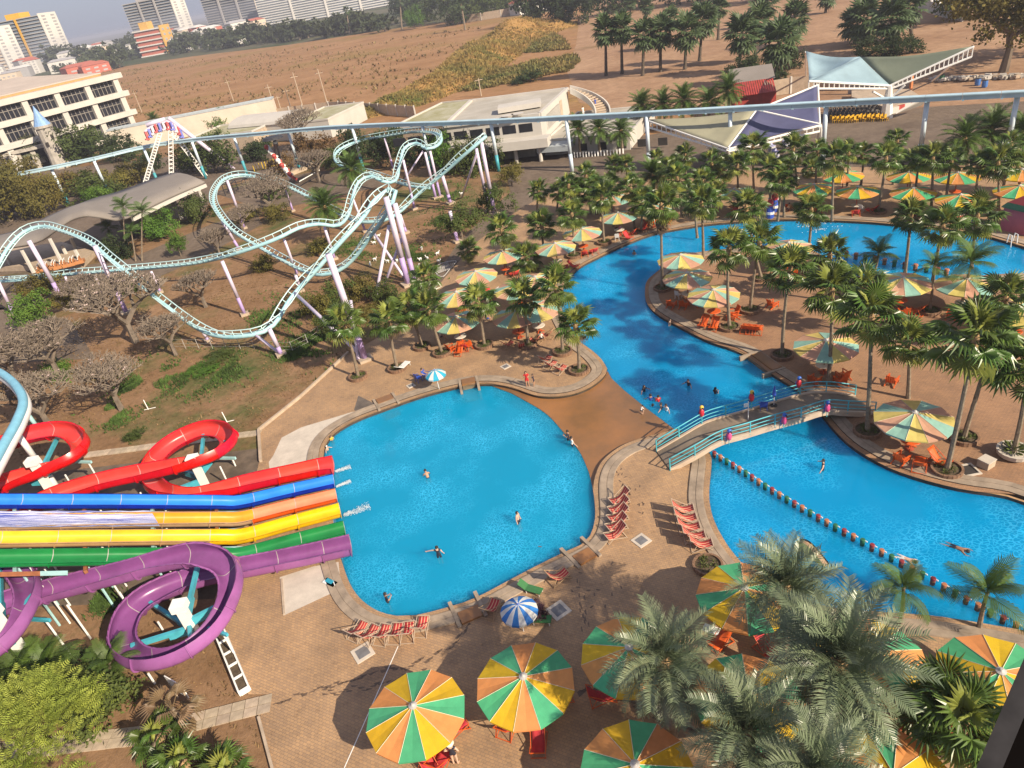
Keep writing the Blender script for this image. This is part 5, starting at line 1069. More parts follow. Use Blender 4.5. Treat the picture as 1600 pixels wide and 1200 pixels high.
b = MB(); b.solid([rel(468, 290, .3), rel(500, 272, .3), rel(500, 266, 1.8), rel(468, 284, 1.8)], .15); b.build('sign_wall', M_white, PD)
M_yel = mat('yellow_steel', (.62, .42, .03), .5, .2, 2)
b = MB()
for i in range(9): q = rel(398 + 4.5 * i, 268 - 1.4 * i, 0); b.tube([q, q + Vector((0, 0, 1.5))], .09, 5)
b.beam(rel(398, 268, 1.5), rel(434, 257, 1.5), .12, .12); b.beam(rel(398, 268, .8), rel(434, 257, .8), .12, .12); b.build('yellow_fence', M_yel, PD)
b = MB(); b.tube([rel(497, 257, 0), rel(483, 228, 5)], .12, 5); b.tube([rel(497, 257, 5 * .4), rel(490, 250, 0)], .1, 5); b.build('yellow_mast', M_yel, PD)
b = MB(); q = at(370, 300)
for dx in (-2, 0, 2):
    for dy in (-1.4, 1.4): b.tube([q + Vector((dx, dy, 0)), q + Vector((dx, dy, 2.2))], .1, 5)
for dy in (-1.4, 1.4): b.beam(q + Vector((-2, dy, 2.2)), q + Vector((2, dy, 2.2)), .12, .12); b.beam(q + Vector((-2, dy, 1.2)), q + Vector((2, dy, 1.2)), .12, .12)
for dx in (-2, 0, 2): b.beam(q + Vector((dx, -1.4, 2.2)), q + Vector((dx, 1.4, 2.2)), .12, .12)
tag(b.build('ride_cage', M_black), 'dark metal ride cage frame inside the left coaster curve', 'ride frame')

# ================================================================ BUILDINGS
M_wall = mat('cream_render', (0.60, 0.53, 0.44), 0.85, 0.10, 0.25, detail=8); M_whitew = mat('white_render', (0.50, 0.47, 0.43), 0.8, 0.07, 0.3, detail=8)
M_glass = mat('dark_glass', (0.018, 0.02, 0.028), 0.12, 0.3, 0.3); M_frame = mat('window_frame', (0.22, 0.20, 0.18), 0.6, .1, 2)
M_roofg = mat('grey_roof', (0.21, 0.185, 0.165), 0.8, 0.10, 0.2, detail=8); M_roofb = mat('beige_roof', (0.46, 0.385, 0.33), 0.85, 0.10, 0.15, detail=8); M_fascia = mat('brown_fascia', (0.42, 0.25, 0.10), 0.8, .15, 1)
M_moss = mat('mossy_roof', (0.24, 0.225, 0.085), 0.9, 0.25, 0.25, col2=(0.42, 0.40, 0.30), detail=8); M_flat = mat('stained_flat_roof', (0.32, 0.29, 0.24), 0.85, 0.2, 0.16, col2=(0.46, 0.43, 0.38), detail=9)
M_bluegrey = mat('blue_grey_coping', (0.36, 0.40, 0.43), 0.8, .1, 1); M_cone = mat('blue_spire', (0.20, 0.34, 0.58), 0.5, .12, 2); M_stone = mat('grey_stone_wall', (0.36, 0.33, 0.29), .9, .2, .6)
M_dark = mat('dark_interior', (0.035, 0.03, 0.028), .9, .2, 1); M_redroof = mat('red_roof', (.36, .045, .035), .7, .2, 1); M_woodd = mat('dark_wood', (.10, .06, .04), .8, .2, 2)
def rel3(p, o): return Vector(p) - Vector(o)
# --- the auditorium at the left
C = at(218, 216); zr = [rise(C, 172, 116).z, rise(C, 184, 144).z, rise(C, 198, 173).z]
Lf = at(0, 156, zr[0]); Lf.z = 0; d = (Lf - C).normalized(); C = C - d * 1.0; LEN = (Lf - C).length * 1.35; nb = Vector((d.y, -d.x, 0)); nb = nb if nb.y > 0 else -nb
AU = thing('auditorium', 'large white three storey auditorium with dark windows and a beige roof', 'building', C)
def ax(u, v, z): return d * u + nb * v + Vector((0, 0, z))
def obox(b, u0, u1, v0, v1, z0, z1, mi=0, D=None, NB=None):
    D = D or d; NB = NB or nb; f = lambda u, v, z: D * u + NB * v + Vector((0, 0, z))
    vs = [f(u, v, z) for u in (u0, u1) for v in (v0, v1) for z in (z0, z1)]; b.add(vs, [(0, 1, 3, 2), (4, 6, 7, 5), (0, 4, 5, 1), (2, 3, 7, 6), (0, 2, 6, 4), (1, 5, 7, 3)], mi)
fl = [0.0, zr[2] - (zr[1] - zr[2]) if zr[2] * 2 - zr[1] > 2 else 0.0] + [zr[2], zr[1], zr[0]]; fl = sorted(set(fl)); slab = 1.6
b = MB(); obox(b, 2.0, LEN, 3.2, 40, 0, zr[0] - .5); b.build('core', M_dark, AU)
for z in fl[1:]:
    b = MB(); obox(b, -1.5, LEN, -.8, 3.4, z - slab, z); b.build('floor_slab', M_whitew, AU)
nbay = 5; bw = LEN / nbay
for s in range(len(fl) - 1):
    z0, z1 = fl[s], fl[s + 1] - slab
    for i in range(nbay + 1):
        b = MB(); obox(b, i * bw + .2, i * bw + 2.0, -.3, 1.2, z0, z1); b.build('pillar', M_whitew, AU)
    for i in range(nbay):
        b = MB(); obox(b, i * bw + 2.0, (i + 1) * bw + .2, 1.0, 1.2, z0, z1); w_ = b.build('window', M_glass, AU)
        b = MB()
        for k in range(1, 6): u = i * bw + 2.0 + (bw - 1.8) * k / 6; obox(b, u - .09, u + .09, .88, 1.0, z0, z1)
        obox(b, i * bw + 2, (i + 1) * bw + .2, .89, .99, z0 + (z1 - z0) * .55, z0 + (z1 - z0) * .55 + .18); b.build('frame', M_frame, w_)
b = MB(); r0 = zr[0] + .02; e = [ax(3, 3, r0 + .9), ax(LEN, 3, r0 + .9), ax(LEN, 44, r0 + 3.5), ax(9, 44, r0 + 3.5)]
b.solid(e if (e[1] - e[0]).cross(e[2] - e[0]).z > 0 else e[::-1], .3); b.build('roof', M_roofb, AU)
b = MB(); obox(b, 3.2, LEN, 3.1, 3.6, r0, r0 + .85); obox(b, 3.1, 3.6, 3.4, 40, r0, r0 + .85); b.build('fascia', M_fascia, AU)
# --- castle towers with blue spires
for bx, tx, cx, r, lab in (((98, 262), (64, 196), (48, 166), 2.3, 'grey castle tower with a blue spire, in front of the auditorium'), ((172, 225), (152, 182), (140, 156), 2.2, 'shorter castle tower with a blue spire, at the right end of the auditorium')):
    p = at(*bx); t0 = rise(p, *tx).z; t1 = rise(p, *cx).z; t = thing('castle_tower', lab, 'tower', p); b = MB(); b.lathe([(r * 1.15, 0), (r, t0 * .3), (r * .95, t0 - .8), (r * 1.12, t0 - .7), (r * 1.12, t0)], 12); b.build('tower_wall', M_stone, t)
    b = MB(); b.lathe([(r * 1.0, t0), (r * .5, t0 + (t1 - t0) * .45), (.05, t1)], 12); b.build('spire', M_cone, t)
    for k in range(3): b = MB(); a = -2.4 + .9 * k; b.box((r * cos(a), r * sin(a), t0 * (.45 + .14 * k)), (.5, .7, 1.2), a); b.build('window', M_dark, t)
t = thing('castle_gate', 'grey castle gate building with dark openings beneath the silvery palms', 'building', at(70, 268)); 
for i in range(5):
    b = MB(); q = at(20 + 22 * i, 276 - 5.5 * i) - t.location; b.box((q.x, q.y, 3), (1.3, 1.6, 6), .6); b.build('pier', M_stone, t)
b = MB(); b.beam(at(8, 279) - t.location + Vector((0, 0, 6.4)), at(118, 252) - t.location + Vector((0, 0, 6.4)), 2.6, .9); b.build('lintel', M_stone, t)
b = MB(); b.beam(at(8, 279) - t.location + Vector((1, 3, 3)), at(118, 252) - t.location + Vector((1, 3, 3)), .3, 5.9); b.build('back_wall', M_dark, t)
b = MB(); q = at(112, 222, 0) - t.location
pts = [(cos(pi * k / 10) * 4.6, sin(pi * k / 10) * 3.2) for k in range(11)]
for k in range(10): b.add([q + Vector((pts[k][0], -3, 3 + pts[k][1])), q + Vector((pts[k + 1][0], -3, 3 + pts[k + 1][1])), q + Vector((pts[k + 1][0], 5, 3 + pts[k + 1][1])), q + Vector((pts[k][0], 5, 3 + pts[k][1]))], [(0, 1, 2, 3)])
b.build('barrel_roof', M_bluegrey, t)
# --- long pale wall building
def block(name, lab, p, q, depth, h, wallm, roofm, parapet=.4, cat='building', front=True):
    """a flat roofed block whose front runs from p to q on the ground"""
    p, q = Vector(p), Vector(q); D = (q - p); L = D.length; D.normalize(); N = Vector((-D.y, D.x, 0)); N = N if N.dot(Vector((p.x, p.y, 0))) > 0 else -N
    t = thing(name, lab, cat, p); b = MB(); obox(b, 0, L, 0, depth, 0, h, 0, D, N); b.build('wall', wallm, t)
    b = MB(); obox(b, .25, L - .25, .25, depth - .25, h + .002, h + .05, 0, D, N); b.build('roof', roofm, t)
    b = MB()
    for u0, u1, v0, v1 in ((-.1, L + .1, -.1, .3), (-.1, L + .1, depth - .3, depth + .1), (-.1, .3, .3, depth - .3), (L - .3, L + .1, .3, depth - .3)): obox(b, u0, u1, v0, v1, h - .05, h + parapet, 0, D, N)
    b.build('parapet', M_bluegrey if wallm is M_wall else M_whitew, t); return t, D, N, L
zl = rise(at(434, 186), 426, 155).z
t, D, N, L = block('long_hall', 'long low cream walled hall with a blue grey roof edge', at(180, 236), at(434, 186), 4.5, zl, M_wall, M_bluegrey)
b = MB(); obox(b, 3, 4, -.06, .1, zl * .5, zl * .66, 0, D, N); b.build('window', M_dark, t)
t, D, N, L = block('low_mossy_building', 'low building with a mossy yellow green flat roof left of the pendulum ride', at(300, 244), at(402, 232), 16, 4.2, M_conc, M_moss)
t, D, N, L = block('low_mossy_building', 'small building with a mossy roof in front of the utility poles', at(455, 222), at(520, 215), 20, 4.4, M_whitew, M_moss)
for x0, y0, x1, y1, lab in ((368, 226, 455, 219, 'white barrel roofed shed above the monorail'),):
    p, q = at(x0, y0), at(x1, y1); D = (q - p).normalized(); N = Vector((-D.y, D.x, 0)); L = (q - p).length; t = thing('barrel_shed', lab, 'shed', p); b = MB(); obox(b, 0, L, 0, 11, 0, 4.4, 0, D, N); b.build('wall', M_whitew, t); b = MB(); pr_ = [(5.5 - 5.8 * cos(pi * k / 9), 4.42 + 2.0 * sin(pi * k / 9)) for k in range(10)]
    for k in range(9): b.add([D * u + N * pr_[k + e][0] + Vector((0, 0, pr_[k + e][1])) for u, e in ((-.3, 0), (L + .3, 0), (L + .3, 1), (-.3, 1))], [(0, 1, 2, 3)])
    b.build('roof', M_whitew, t)
# --- the white hall in the middle
FR0 = at(853, 248); H1 = rise(FR0, 843, 178).z; FR = at(843, 178, H1); FL = at(694, 196, H1); BL = at(736, 157, H1); BR = at(886, 138, H1); H0 = rise(FR0, 846, 222).z
WHB = thing('white_hall', 'white flat roofed hall with a hexagonal roof and an overhanging upper floor', 'building', (FR.x, FR.y, 0)); o_ = WHB.location
ring = [FR, BR, BL, FL]; g = lambda p, z: Vector((p.x, p.y, z)) - o_
b = MB(); rl = [(p.x - o_.x, p.y - o_.y) for p in ring]; b.prism(rl, H0, H1 - .4); b.build('upper_wall', M_whitew, WHB)
b = MB(); b.prism(rl, H1 - .39, H1 - .2); b.build('roof', M_flat, WHB)
b = MB()
for p, q in zip(ring, ring[1:] + ring[:1]): b.beam(g(p, H1 - .1), g(q, H1 - .1), .7, .6)
b.build('parapet', M_whitew, WHB)
inn = [FR.lerp(BL, .06), BR.lerp(FL, .09), BL.lerp(FR, .09), FL.lerp(BR, .07)]
b = MB(); low = [(p.x - o_.x, p.y - o_.y) for p in [FR.lerp(BL, .12), BR.lerp(FL, .05), BL.lerp(FR, .05), FL.lerp(BR, .12)]]; b.prism(low, 0, H0); b.build('ground_floor', M_stone, WHB)
dF = (FL - FR).normalized(); dB = (BR - FR).normalized(); LF = (FL - FR).length; LB = (BR - FR).length; up_ = H1 - H0
for i in range(9):
    b = MB(); p = g(FR, 0) + dF * (1.6 + i * 3.1); nF = Vector((dF.y, -dF.x, 0)); nF = nF if nF.dot(FR) < 0 else -nF
    z = H0 + up_ * .42; vs = [p + nF * v + dF * u + Vector((0, 0, zz)) for u in (0, 2.5) for v in (-.1, .05) for zz in (z, z + up_ * .3)]; b.add(vs, [(0, 1, 3, 2), (4, 6, 7, 5), (0, 4, 5, 1), (2, 3, 7, 6), (0, 2, 6, 4), (1, 5, 7, 3)]); b.build('window', M_glass, WHB)
b = MB(); p = g(FR, 0); pts = [p + nF * 1.6 + dF * -1.5, p + nF * 1.6 + dF * (LF + 1)]; b.beam(pts[0] + Vector((0, 0, H0 + .5)), pts[1] + Vector((0, 0, H0 + .5)), 3.2, 1.5); b.build('overhang', M_whitew, WHB)
nB = Vector((dB.y, -dB.x, 0)); nB = nB if nB.x > 0 else -nB
wn = MB(); wn.beam(p + nB * .02 + dB * (LB * .18) + Vector((0, 0, H0 + up_ * .5)), p + nB * .02 + dB * (LB * .62) + Vector((0, 0, H0 + up_ * .5)), .12, up_ * .52); wo = wn.build('window', M_glass, WHB)
fb = MB()
for k in range(13): q = p + nB * .12 + dB * (LB * (.18 + .44 * k / 12)); fb.beam(q + Vector((0, 0, H0 + up_ * .24)), q + Vector((0, 0, H0 + up_ * .76)), .22, .12)
fb.build('louvre', M_whitew, wo)
dr = MB(); dr.beam(p + nB * .03 + dB * (LB * .66) + Vector((0, 0, H0 + up_ * .45)), p + nB * .03 + dB * (LB * .74) + Vector((0, 0, H0 + up_ * .45)), .12, up_ * .7); dr.build('door', M_conc, WHB)
b = MB(); q = g(at(822, 170, H1), H1); b.beam(q + Vector((-5, 2, .5)), q + Vector((3, 1, .5)), 4, .9); b.build('roof_box', M_whitew, WHB)
for x, y in ((794, 187), (810, 184)):
    b = MB(); q = g(at(x, y + 4, H1 - .6), H1 - .3); b.lathe([(.1, 0), (.9, .5), (1.15, .9)], 12, q); b.build('dish', M_whitew, WHB)
for k in range(5):
    b = MB(); q = g(FR, 0) + nF * 1.4 + dF * (LF * .25 * k + .5); b.tube([q, q + Vector((0, 0, H0))], .35, 8); b.build('column', M_whitew, WHB)
# outside curved stair at the back corner
ST = thing('curved_stair', 'white curved outside stair at the right corner of the white hall', 'stairs', (BR.x, BR.y, 0)); cst = Vector((-.5, -6.0, 0)); R_ = 6.0
for k in range(16):
    a = radians(78 - 6.2 * k); z = H1 - .4 - (H1 - H0) * k / 15; b = MB(); q = cst + Vector((cos(a) * R_, sin(a) * R_, z)); b.box(q, (2.6, 1.0, .22), a); b.build('step', M_conc, ST)
for rr_, nm in ((R_ + 1.4, 'outer_wall'), (R_ - 1.4, 'inner_wall')):
    b = MB(); vs = []
    for k in range(17):
        a = radians(80 - 6.2 * k); z = H1 - .3 - (H1 - H0) * k / 16
        for w in (0, .25): vs += [cst + Vector((cos(a) * (rr_ + w), sin(a) * (rr_ + w), z - .6)), cst + Vector((cos(a) * (rr_ + w), sin(a) * (rr_ + w), z + .6))]
    fs = []
    for k in range(16):
        o = k * 4; fs += [(o, o + 4, o + 5, o + 1), (o + 2, o + 3, o + 7, o + 6), (o + 1, o + 5, o + 7, o + 3), (o, o + 2, o + 6, o + 4)]
    b.add(vs, fs); b.build(nm, M_whitew, ST)
t, D, N, L = block('terrace_annex', 'low annex with a stained roof terrace right of the white hall', at(852, 243), at(985, 234), 22, H0 * .82, M_whitew, M_flat)
for k in range(6):
    b = MB(); obox(b, 3 + k * 3.6, 4.6 + k * 3.6, -.08, .1, .4, H0 * .55, 0, D, N); b.build('doorway', M_dark, t)
b = MB(); obox(b, 0, 6, -4, 0, H0 * .5, H0 * .82, 0, D, N); b.build('balcony', M_bluegrey, t)
t, D, N, L = block('low_mossy_building', 'wide low wing with a mossy roof left of the white hall', at(612, 232), at(700, 226), 26, 4.0, M_conc, M_moss, .35)
# --- shed with the red ribbed roof
p, q = at(1148, 186), at(1212, 178); D = (q - p).normalized(); N = Vector((-D.y, D.x, 0)); L = (q - p).length; t = thing('red_roofed_shed', 'shed with a grey and red ribbed roof behind the blue tent', 'shed', p)
b = MB(); obox(b, 0, L, 0, 7, 0, 4, 0, D, N); b.build('wall', M_redroof, t)
for k in range(18):
    b = MB(); u0, u1 = L * k / 18, L * (k + 1) / 18 - .12; f = lambda u, v, z: D * u + N * v + Vector((0, 0, z)); b.solid([f(u0, -.8, 4.1), f(u1, -.8, 4.1), f(u1, 4, 5.6), f(u0, 4, 5.6)], .12); b.build('roof_rib', M_redroof, t)
b = MB(); b.solid([f(-.3, 4, 5.6), f(L + .3, 4, 5.6), f(L + .3, 9, 7.3), f(-.3, 9, 7.3)], .12); b.build('upper_roof', M_roofg, t)
# --- concrete panel fences
def panel_fence(lab, pts, h, span=4.0, m=None, bm=None):
    P = resample([at(*q) for q in pts], span); t = thing('panel_fence', lab, 'fence', P[0]); o = P[0]
    for i, p in enumerate(P):
        b = MB(); b.box(p - o + Vector((0, 0, h / 2 + .1)), (.35, .35, h + .25)); b.build('post', M_whitew, t)
        if i < len(P) - 1: b = MB(); q = P[i + 1]; dd = (q - p).normalized() * .18; b.beam(p + dd - o + Vector((0, 0, h / 2)), q - dd - o + Vector((0, 0, h / 2)), .14, h); b.build('panel', m or M_conc, t)
panel_fence('grey concrete panel fence between the field and the low buildings', [(434, 184), (480, 178), (525, 173), (560, 175), (600, 179), (650, 183)], 2.8, 5)
panel_fence('pale concrete panel fence behind the blue tent and the stage', [(1195, 152), (1262, 142), (1340, 140)], 3.0, 5)
panel_fence('long grey wall before the dark tree belt at the top', [(724, 36), (765, 30), (812, 22)], 4.5, 14)
panel_fence('white wall in front of the parked cars', [(1432, 14), (1470, 26), (1505, 34)], 3, 6, M_whitew)
# --- tensile tents
M_cream = mat('cream_membrane', (0.42, 0.40, 0.28), .6, .10, .25, thin=.25); M_navy = mat('blue_membrane', (0.085, 0.09, 0.185), .6, .12, .25, thin=.15); M_sky = mat('pale_blue_membrane', (0.30, 0.43, 0.50), .6, .16, .2, thin=.2, detail=7); M_gg = mat('grey_green_membrane', (0.20, 0.23, 0.17), .6, .10, .3, thin=.2)
def membrane(name, root, a, b_, c, m, sag=.8, edges=(0.5, .5, .5), n=12):
    """a curved triangular membrane with scooped edges"""
    a, b_, c = [Vector(q) - root.location for q in (a, b_, c)]; ctr = (a + b_ + c) / 3; mb = MB(); idx = {}; nn = (b_ - a).cross(c - a).normalized()
    if nn.z < 0: nn = -nn
    for i in range(n + 1):
        for j in range(n + 1 - i):
            u, v = i / n, j / n; w = 1 - u - v; p = a * w + b_ * u + c * v; k = 4 * w * u * edges[0] * (1 - v) + 4 * u * v * edges[1] * (1 - w) + 4 * v * w * edges[2] * (1 - u)
            p = p + (ctr - p) * k * .16 - Vector((0, 0, sag * 27 * w * u * v + .2 * sag * k)); idx[i, j] = len(mb.v); mb.v.append(tuple(p))
    for i in range(n):
        for j in range(n - i):
            mb.f.append((idx[i, j], idx[i + 1, j], idx[i, j + 1])); mb.m.append(0)
            if j < n - i - 1: mb.f.append((idx[i + 1, j], idx[i + 1, j + 1], idx[i, j + 1])); mb.m.append(0)
    o = mb.build(name, m, root, smooth=True); md = o.modifiers.new('thickness', 'SOLIDIFY'); md.thickness = .04; return o
def truss(root, a, b_, w=1.1, n=10, m=None, down=True):
    a, b_ = Vector(a) - root.location, Vector(b_) - root.location; b = MB(); o = Vector((0, 0, -w)); b.tube([a, b_], .16, 6); b.tube([a + o, b_ + o * .4], .16, 6)
    for i in range(n + 1): f = i / n; p = a.lerp(b_, f); b.tube([p, p + o * (1 - .6 * f)], .09, 5)
    b.build('truss', M_white, root)
A_, R_p, M1, T_, M2 = at(1012, 187, 7), at(1182, 172, 7.6), at(1138, 231, 4.6), at(1278, 133, 9), at(1281, 194, 5.2)
TN = thing('tension_tent', 'large tent of cream and dark blue stretched cloth behind the monorail', 'tent', (M1.x, M1.y, 0))
membrane('cream_cloth', TN, A_, R_p, M1, M_cream, .3, (.9, .1, .2)); membrane('blue_cloth', TN, R_p, T_, M2, M_navy, .35, (.5, .5, .1)); membrane('blue_cloth', TN, R_p, M2, M1, M_navy, .7, (.1, .8, .2))
truss(TN, A_ + Vector((0, 0, -.15)), M1 + Vector((0, 0, -.15)), 1.0, 16); truss(TN, M2 + Vector((0, 0, -.2)), M1 + Vector((0, 0, -.2)), .8, 14)
for p, q in ((R_p, M1), (R_p, T_), (R_p, M2), (T_, M2)):
    b = MB(); b.tube([p - TN.location, q - TN.location], .14, 6); b.build('edge_tube', M_white, TN)
for p, x, y in ((M1, 1135, 272), (M2, 1280, 232)):
    g0 = at(x, y); b = MB(); b.tube([g0 - TN.location, p - TN.location + Vector((0, 0, -.2))], [.55, .3], 8); b.build('mast', M_white, TN); b = MB(); b.tube([g0 - TN.location + Vector((0, 0, 2.6)), p.lerp(A_ if p is M1 else M1, .25) - TN.location + Vector((0, 0, -1))], .16, 6); b.build('strut', M_white, TN)
Mt, L1, Pk, Tip, Q1 = at(1390, 133, 5.3), at(1264, 127, 8.2), at(1344, 89, 9.2), at(1521, 72, 9.6), at(1259, 80, 10.0)
T2 = thing('tension_tent', 'tent of pale blue and grey green stretched cloth over the open air stage', 'tent', (Mt.x, Mt.y, 0))
membrane('pale_blue_cloth', T2, L1, Pk, Mt, M_sky, .3, (.1, .1, .5)); membrane('pale_blue_cloth', T2, L1, Q1, Pk, M_sky, 1.4, (.3, .9, .1)); membrane('grey_green_cloth', T2, Mt, Pk, Tip, M_gg, .5, (.1, 1.5, .1))
truss(T2, L1, Mt + Vector((0, 0, -.1)), 1.1, 16); truss(T2, Tip + Vector((0, 0, -.1)), Mt + Vector((0, 0, -.1)), 1.4, 18)
g0 = at(1385, 184)
b = MB(); b.tube([g0 - T2.location, Mt - T2.location], [1.0, .42], 8); b.build('mast', M_white, T2)
for q in (L1, Tip): b = MB(); b.tube([g0.lerp(Mt, .55) - T2.location, Mt.lerp(q, .2) - T2.location + Vector((0, 0, -1.1))], .18, 6); b.build('strut', M_white, T2)
for p, x, y in ((Q1, 1259, 132), (Tip, 1455, 128)):
    b = MB(); b.tube([at(x, y) - T2.location, p - T2.location + Vector((0, 0, -.1))], .16, 6); b.build('stay', M_white, T2)
SG = thing('stage', 'open air stage floor with a grey back wall and red front under the pale tent', 'stage', at(1400, 165)); o_ = SG.location
b = MB(); b.prism([tuple((at(*q) - o_)[:2]) for q in [(1385, 178), (1440, 162), (1420, 148), (1330, 150), (1330, 160)]], 0, 1.0); b.build('stage_floor', M_conc, SG)
b = MB(); b.beam(at(1325, 146) - o_ + Vector((0, 0, 2)), at(1420, 146) - o_ + Vector((0, 0, 2)), .3, 4); b.build('back_wall', M_flat, SG)
b = MB(); b.solid([at(1400, 178, 1.1) - o_, at(1440, 165, 1.1) - o_, at(1452, 152, 2.6) - o_, at(1440, 155, 2.6) - o_], .3); b.build('ramp_roof', M_whitew, SG)
for i in range(5): b = MB(); b.box(at(1395 + 9 * i, 176 - 3 * i) - o_ + Vector((0, -.5, .5)), (1.5, .3, 1.0), .3); b.build('front_panel', M_redroof if i % 2 else M_whitew, SG)
b = MB(); q = at(1422, 147) - o_; b.tube([q, q + Vector((0, 0, 6))], .3, 6); b.build('orange_post', mat('orange_post', (.6, .22, .08), .7, .1, 1), SG)
# --- seats in front of the stage
M_yseat = mat('yellow_seat', (.55, .31, .02), .5, .1, 3); M_gseat = mat('grey_seat', (.10, .09, .085), .6, .1, 3)
def seat(lab, m, p, rz):
    t = thing('folding_chair', lab, 'chair', p, rz, None); b = MB(); b.box((0, 0, .42), (.5, .48, .07)); b.build('seat', m, t); b = MB(); b.box((0, .24, .72), (.5, .06, .55)); b.build('backrest', m, t)
    b = MB()
    for x in (-.2, .2):
        for y in (-.18, .18): b.box((x, y, .2), (.05, .05, .39))
    b.build('leg', m, t); return t
ys = seat('yellow plastic seat in the front row facing the open air stage', M_yseat, at(1300, 190), .4); ys['group'] = 'yellow seats by the stage'; ys.scale = (1.05,) * 3
for i in range(1, 26):
    x = 1300 + 3.4 * i; y = 190 + (0 if i < 13 else -2 + .2 * (i % 4)) - .06 * i; clone(ys, at(x, y + (i % 2) * 2.0), .4)
gs = seat('dark grey seat in the rows behind the yellow seats at the stage', M_gseat, at(1292, 186), .4); gs['group'] = 'dark seats by the stage'; gs.scale = (1.05,) * 3
for r in range(5):
    for i in range(13):
        if r or i: clone(gs, at(1290 + 6.6 * i + 2 * r, 186 - 3.6 * r - .1 * i), .4)
# --- the wavy roofed ride station
ft = [(-30, 392, 5.2), (5, 388, 5.0), (40, 383, 4.9), (66, 375, 5.2), (90, 358, 6.6), (112, 343, 7.6), (138, 337, 7.8), (160, 340, 7.0), (180, 344, 6.0), (198, 341, 5.4), (235, 323, 5.6), (275, 304, 5.8), (320, 285, 6.0)]
bk = [(-40, 372, 5.2), (-5, 369, 5.0), (24, 362, 5.2), (50, 352, 5.8), (78, 338, 6.9), (105, 326, 7.6), (128, 318, 7.4), (150, 310, 6.8), (165, 306, 6.2), (180, 302, 5.8), (212, 291, 5.8), (240, 280, 6.2), (272, 271, 6.6)]
F_ = crom([at(*q) for q in ft], 1.2); B_ = crom([at(*q) for q in bk], 1.2); n_ = 60
RS = thing('ride_station', 'ride station with a wavy grey roof on white pillars', 'building', at(180, 370)); o_ = RS.location
def samp(P, f): x = f * (len(P) - 1); i = min(int(x), len(P) - 2); return P[i].lerp(P[i + 1], x - i)
b = MB()
for i in range(n_ + 1):
    p, q = samp(F_, i / n_) - o_, samp(B_, i / n_) - o_
    for k in range(5): b.v.append(tuple(p.lerp(q, k / 4) + Vector((0, 0, .5 * sin(pi * k / 4)))))
for i in range(n_):
    for k in range(4): a = i * 5 + k; b.f.append((a, a + 5, a + 6, a + 1)); b.m.append(0)
ro = b.build('roof', M_roofg, RS, smooth=True); md = ro.modifiers.new('thick', 'SOLIDIFY'); md.thickness = .35; md.offset = 0
b = MB(); pp = [samp(F_, .62 + .38 * i / 10) - o_ for i in range(11)]
for p, q in zip(pp, pp[1:]): b.beam(p + Vector((0, 0, -.55)), q + Vector((0, 0, -.55)), .5, .6)
b.build('fascia_beam', M_whitew, RS)
for bx, tx in [((103, 422), (81, 372)), ((53, 426), (36, 390)), ((107, 404), (96, 384)), ((122, 396), (113, 372)), ((128, 412), (118, 390)), ((318, 315), (309, 295)), ((284, 342), (271, 312)), ((241, 354), (231, 330)), ((20, 420), (8, 392)), ((300, 300), (292, 286))]:
    p = at(*bx); t = rise(p, *tx); b = MB(); b.tube([p - o_, Vector((p.x, p.y, t.z)) - o_], [.35, .3], 6); b.build('pillar', M_whitew, RS)
b = MB(); b.beam(at(246, 352) - o_ + Vector((0, 0, 2)), at(281, 339) - o_ + Vector((0, 0, 2)), .3, 4); b.build('corrugated_wall', mat('corrugated', (.36, .31, .26), .7, .15, 1.2), RS)
b = MB(); b.beam(at(195, 366) - o_ + Vector((0, 0, 2)), at(240, 352) - o_ + Vector((0, 0, 2)), .3, 4); b.build('side_wall', M_stone, RS)
b = MB(); b.prism([tuple((at(*q) - o_)[:2]) for q in [(-10, 425), (130, 420), (150, 400), (100, 385), (-10, 400)]], 0, .9); b.build('platform', M_conc, RS)
# ride cars parked at the station
M_or = mat('orange_cart', (.46, .20, .08), .4, .1, 3)
for i, (x, y) in enumerate([(70, 425), (83, 422), (96, 420), (110, 417), (124, 413)]):
    t = thing('coaster_car', ['last orange and white coaster car at the far left of the station', 'second orange and white coaster car at the station', 'middle orange and white coaster car at the station', 'fourth orange and white coaster car at the station', 'first orange and white coaster car nearest the right end of the station'][i], 'ride car', at(x, y, .9), .25); b = MB(); b.box((0, 0, .45), (1.9, 1.3, .5)); b.box((-.6, 0, .9), (.2, 1.1, .7)); b.box((.4, 0, .9), (.2, 1.1, .7)); b.build('body', M_or, t); b = MB(); b.tube([(.2, -.5, .9), (.5, -.5, 1.5), (.5, .5, 1.5), (.2, .5, .9)], .07, 5); b.tube([(-.7, -.5, .9), (-.4, -.5, 1.5), (-.4, .5, 1.5), (-.7, .5, .9)], .07, 5); b.build('restraint', M_white, t)
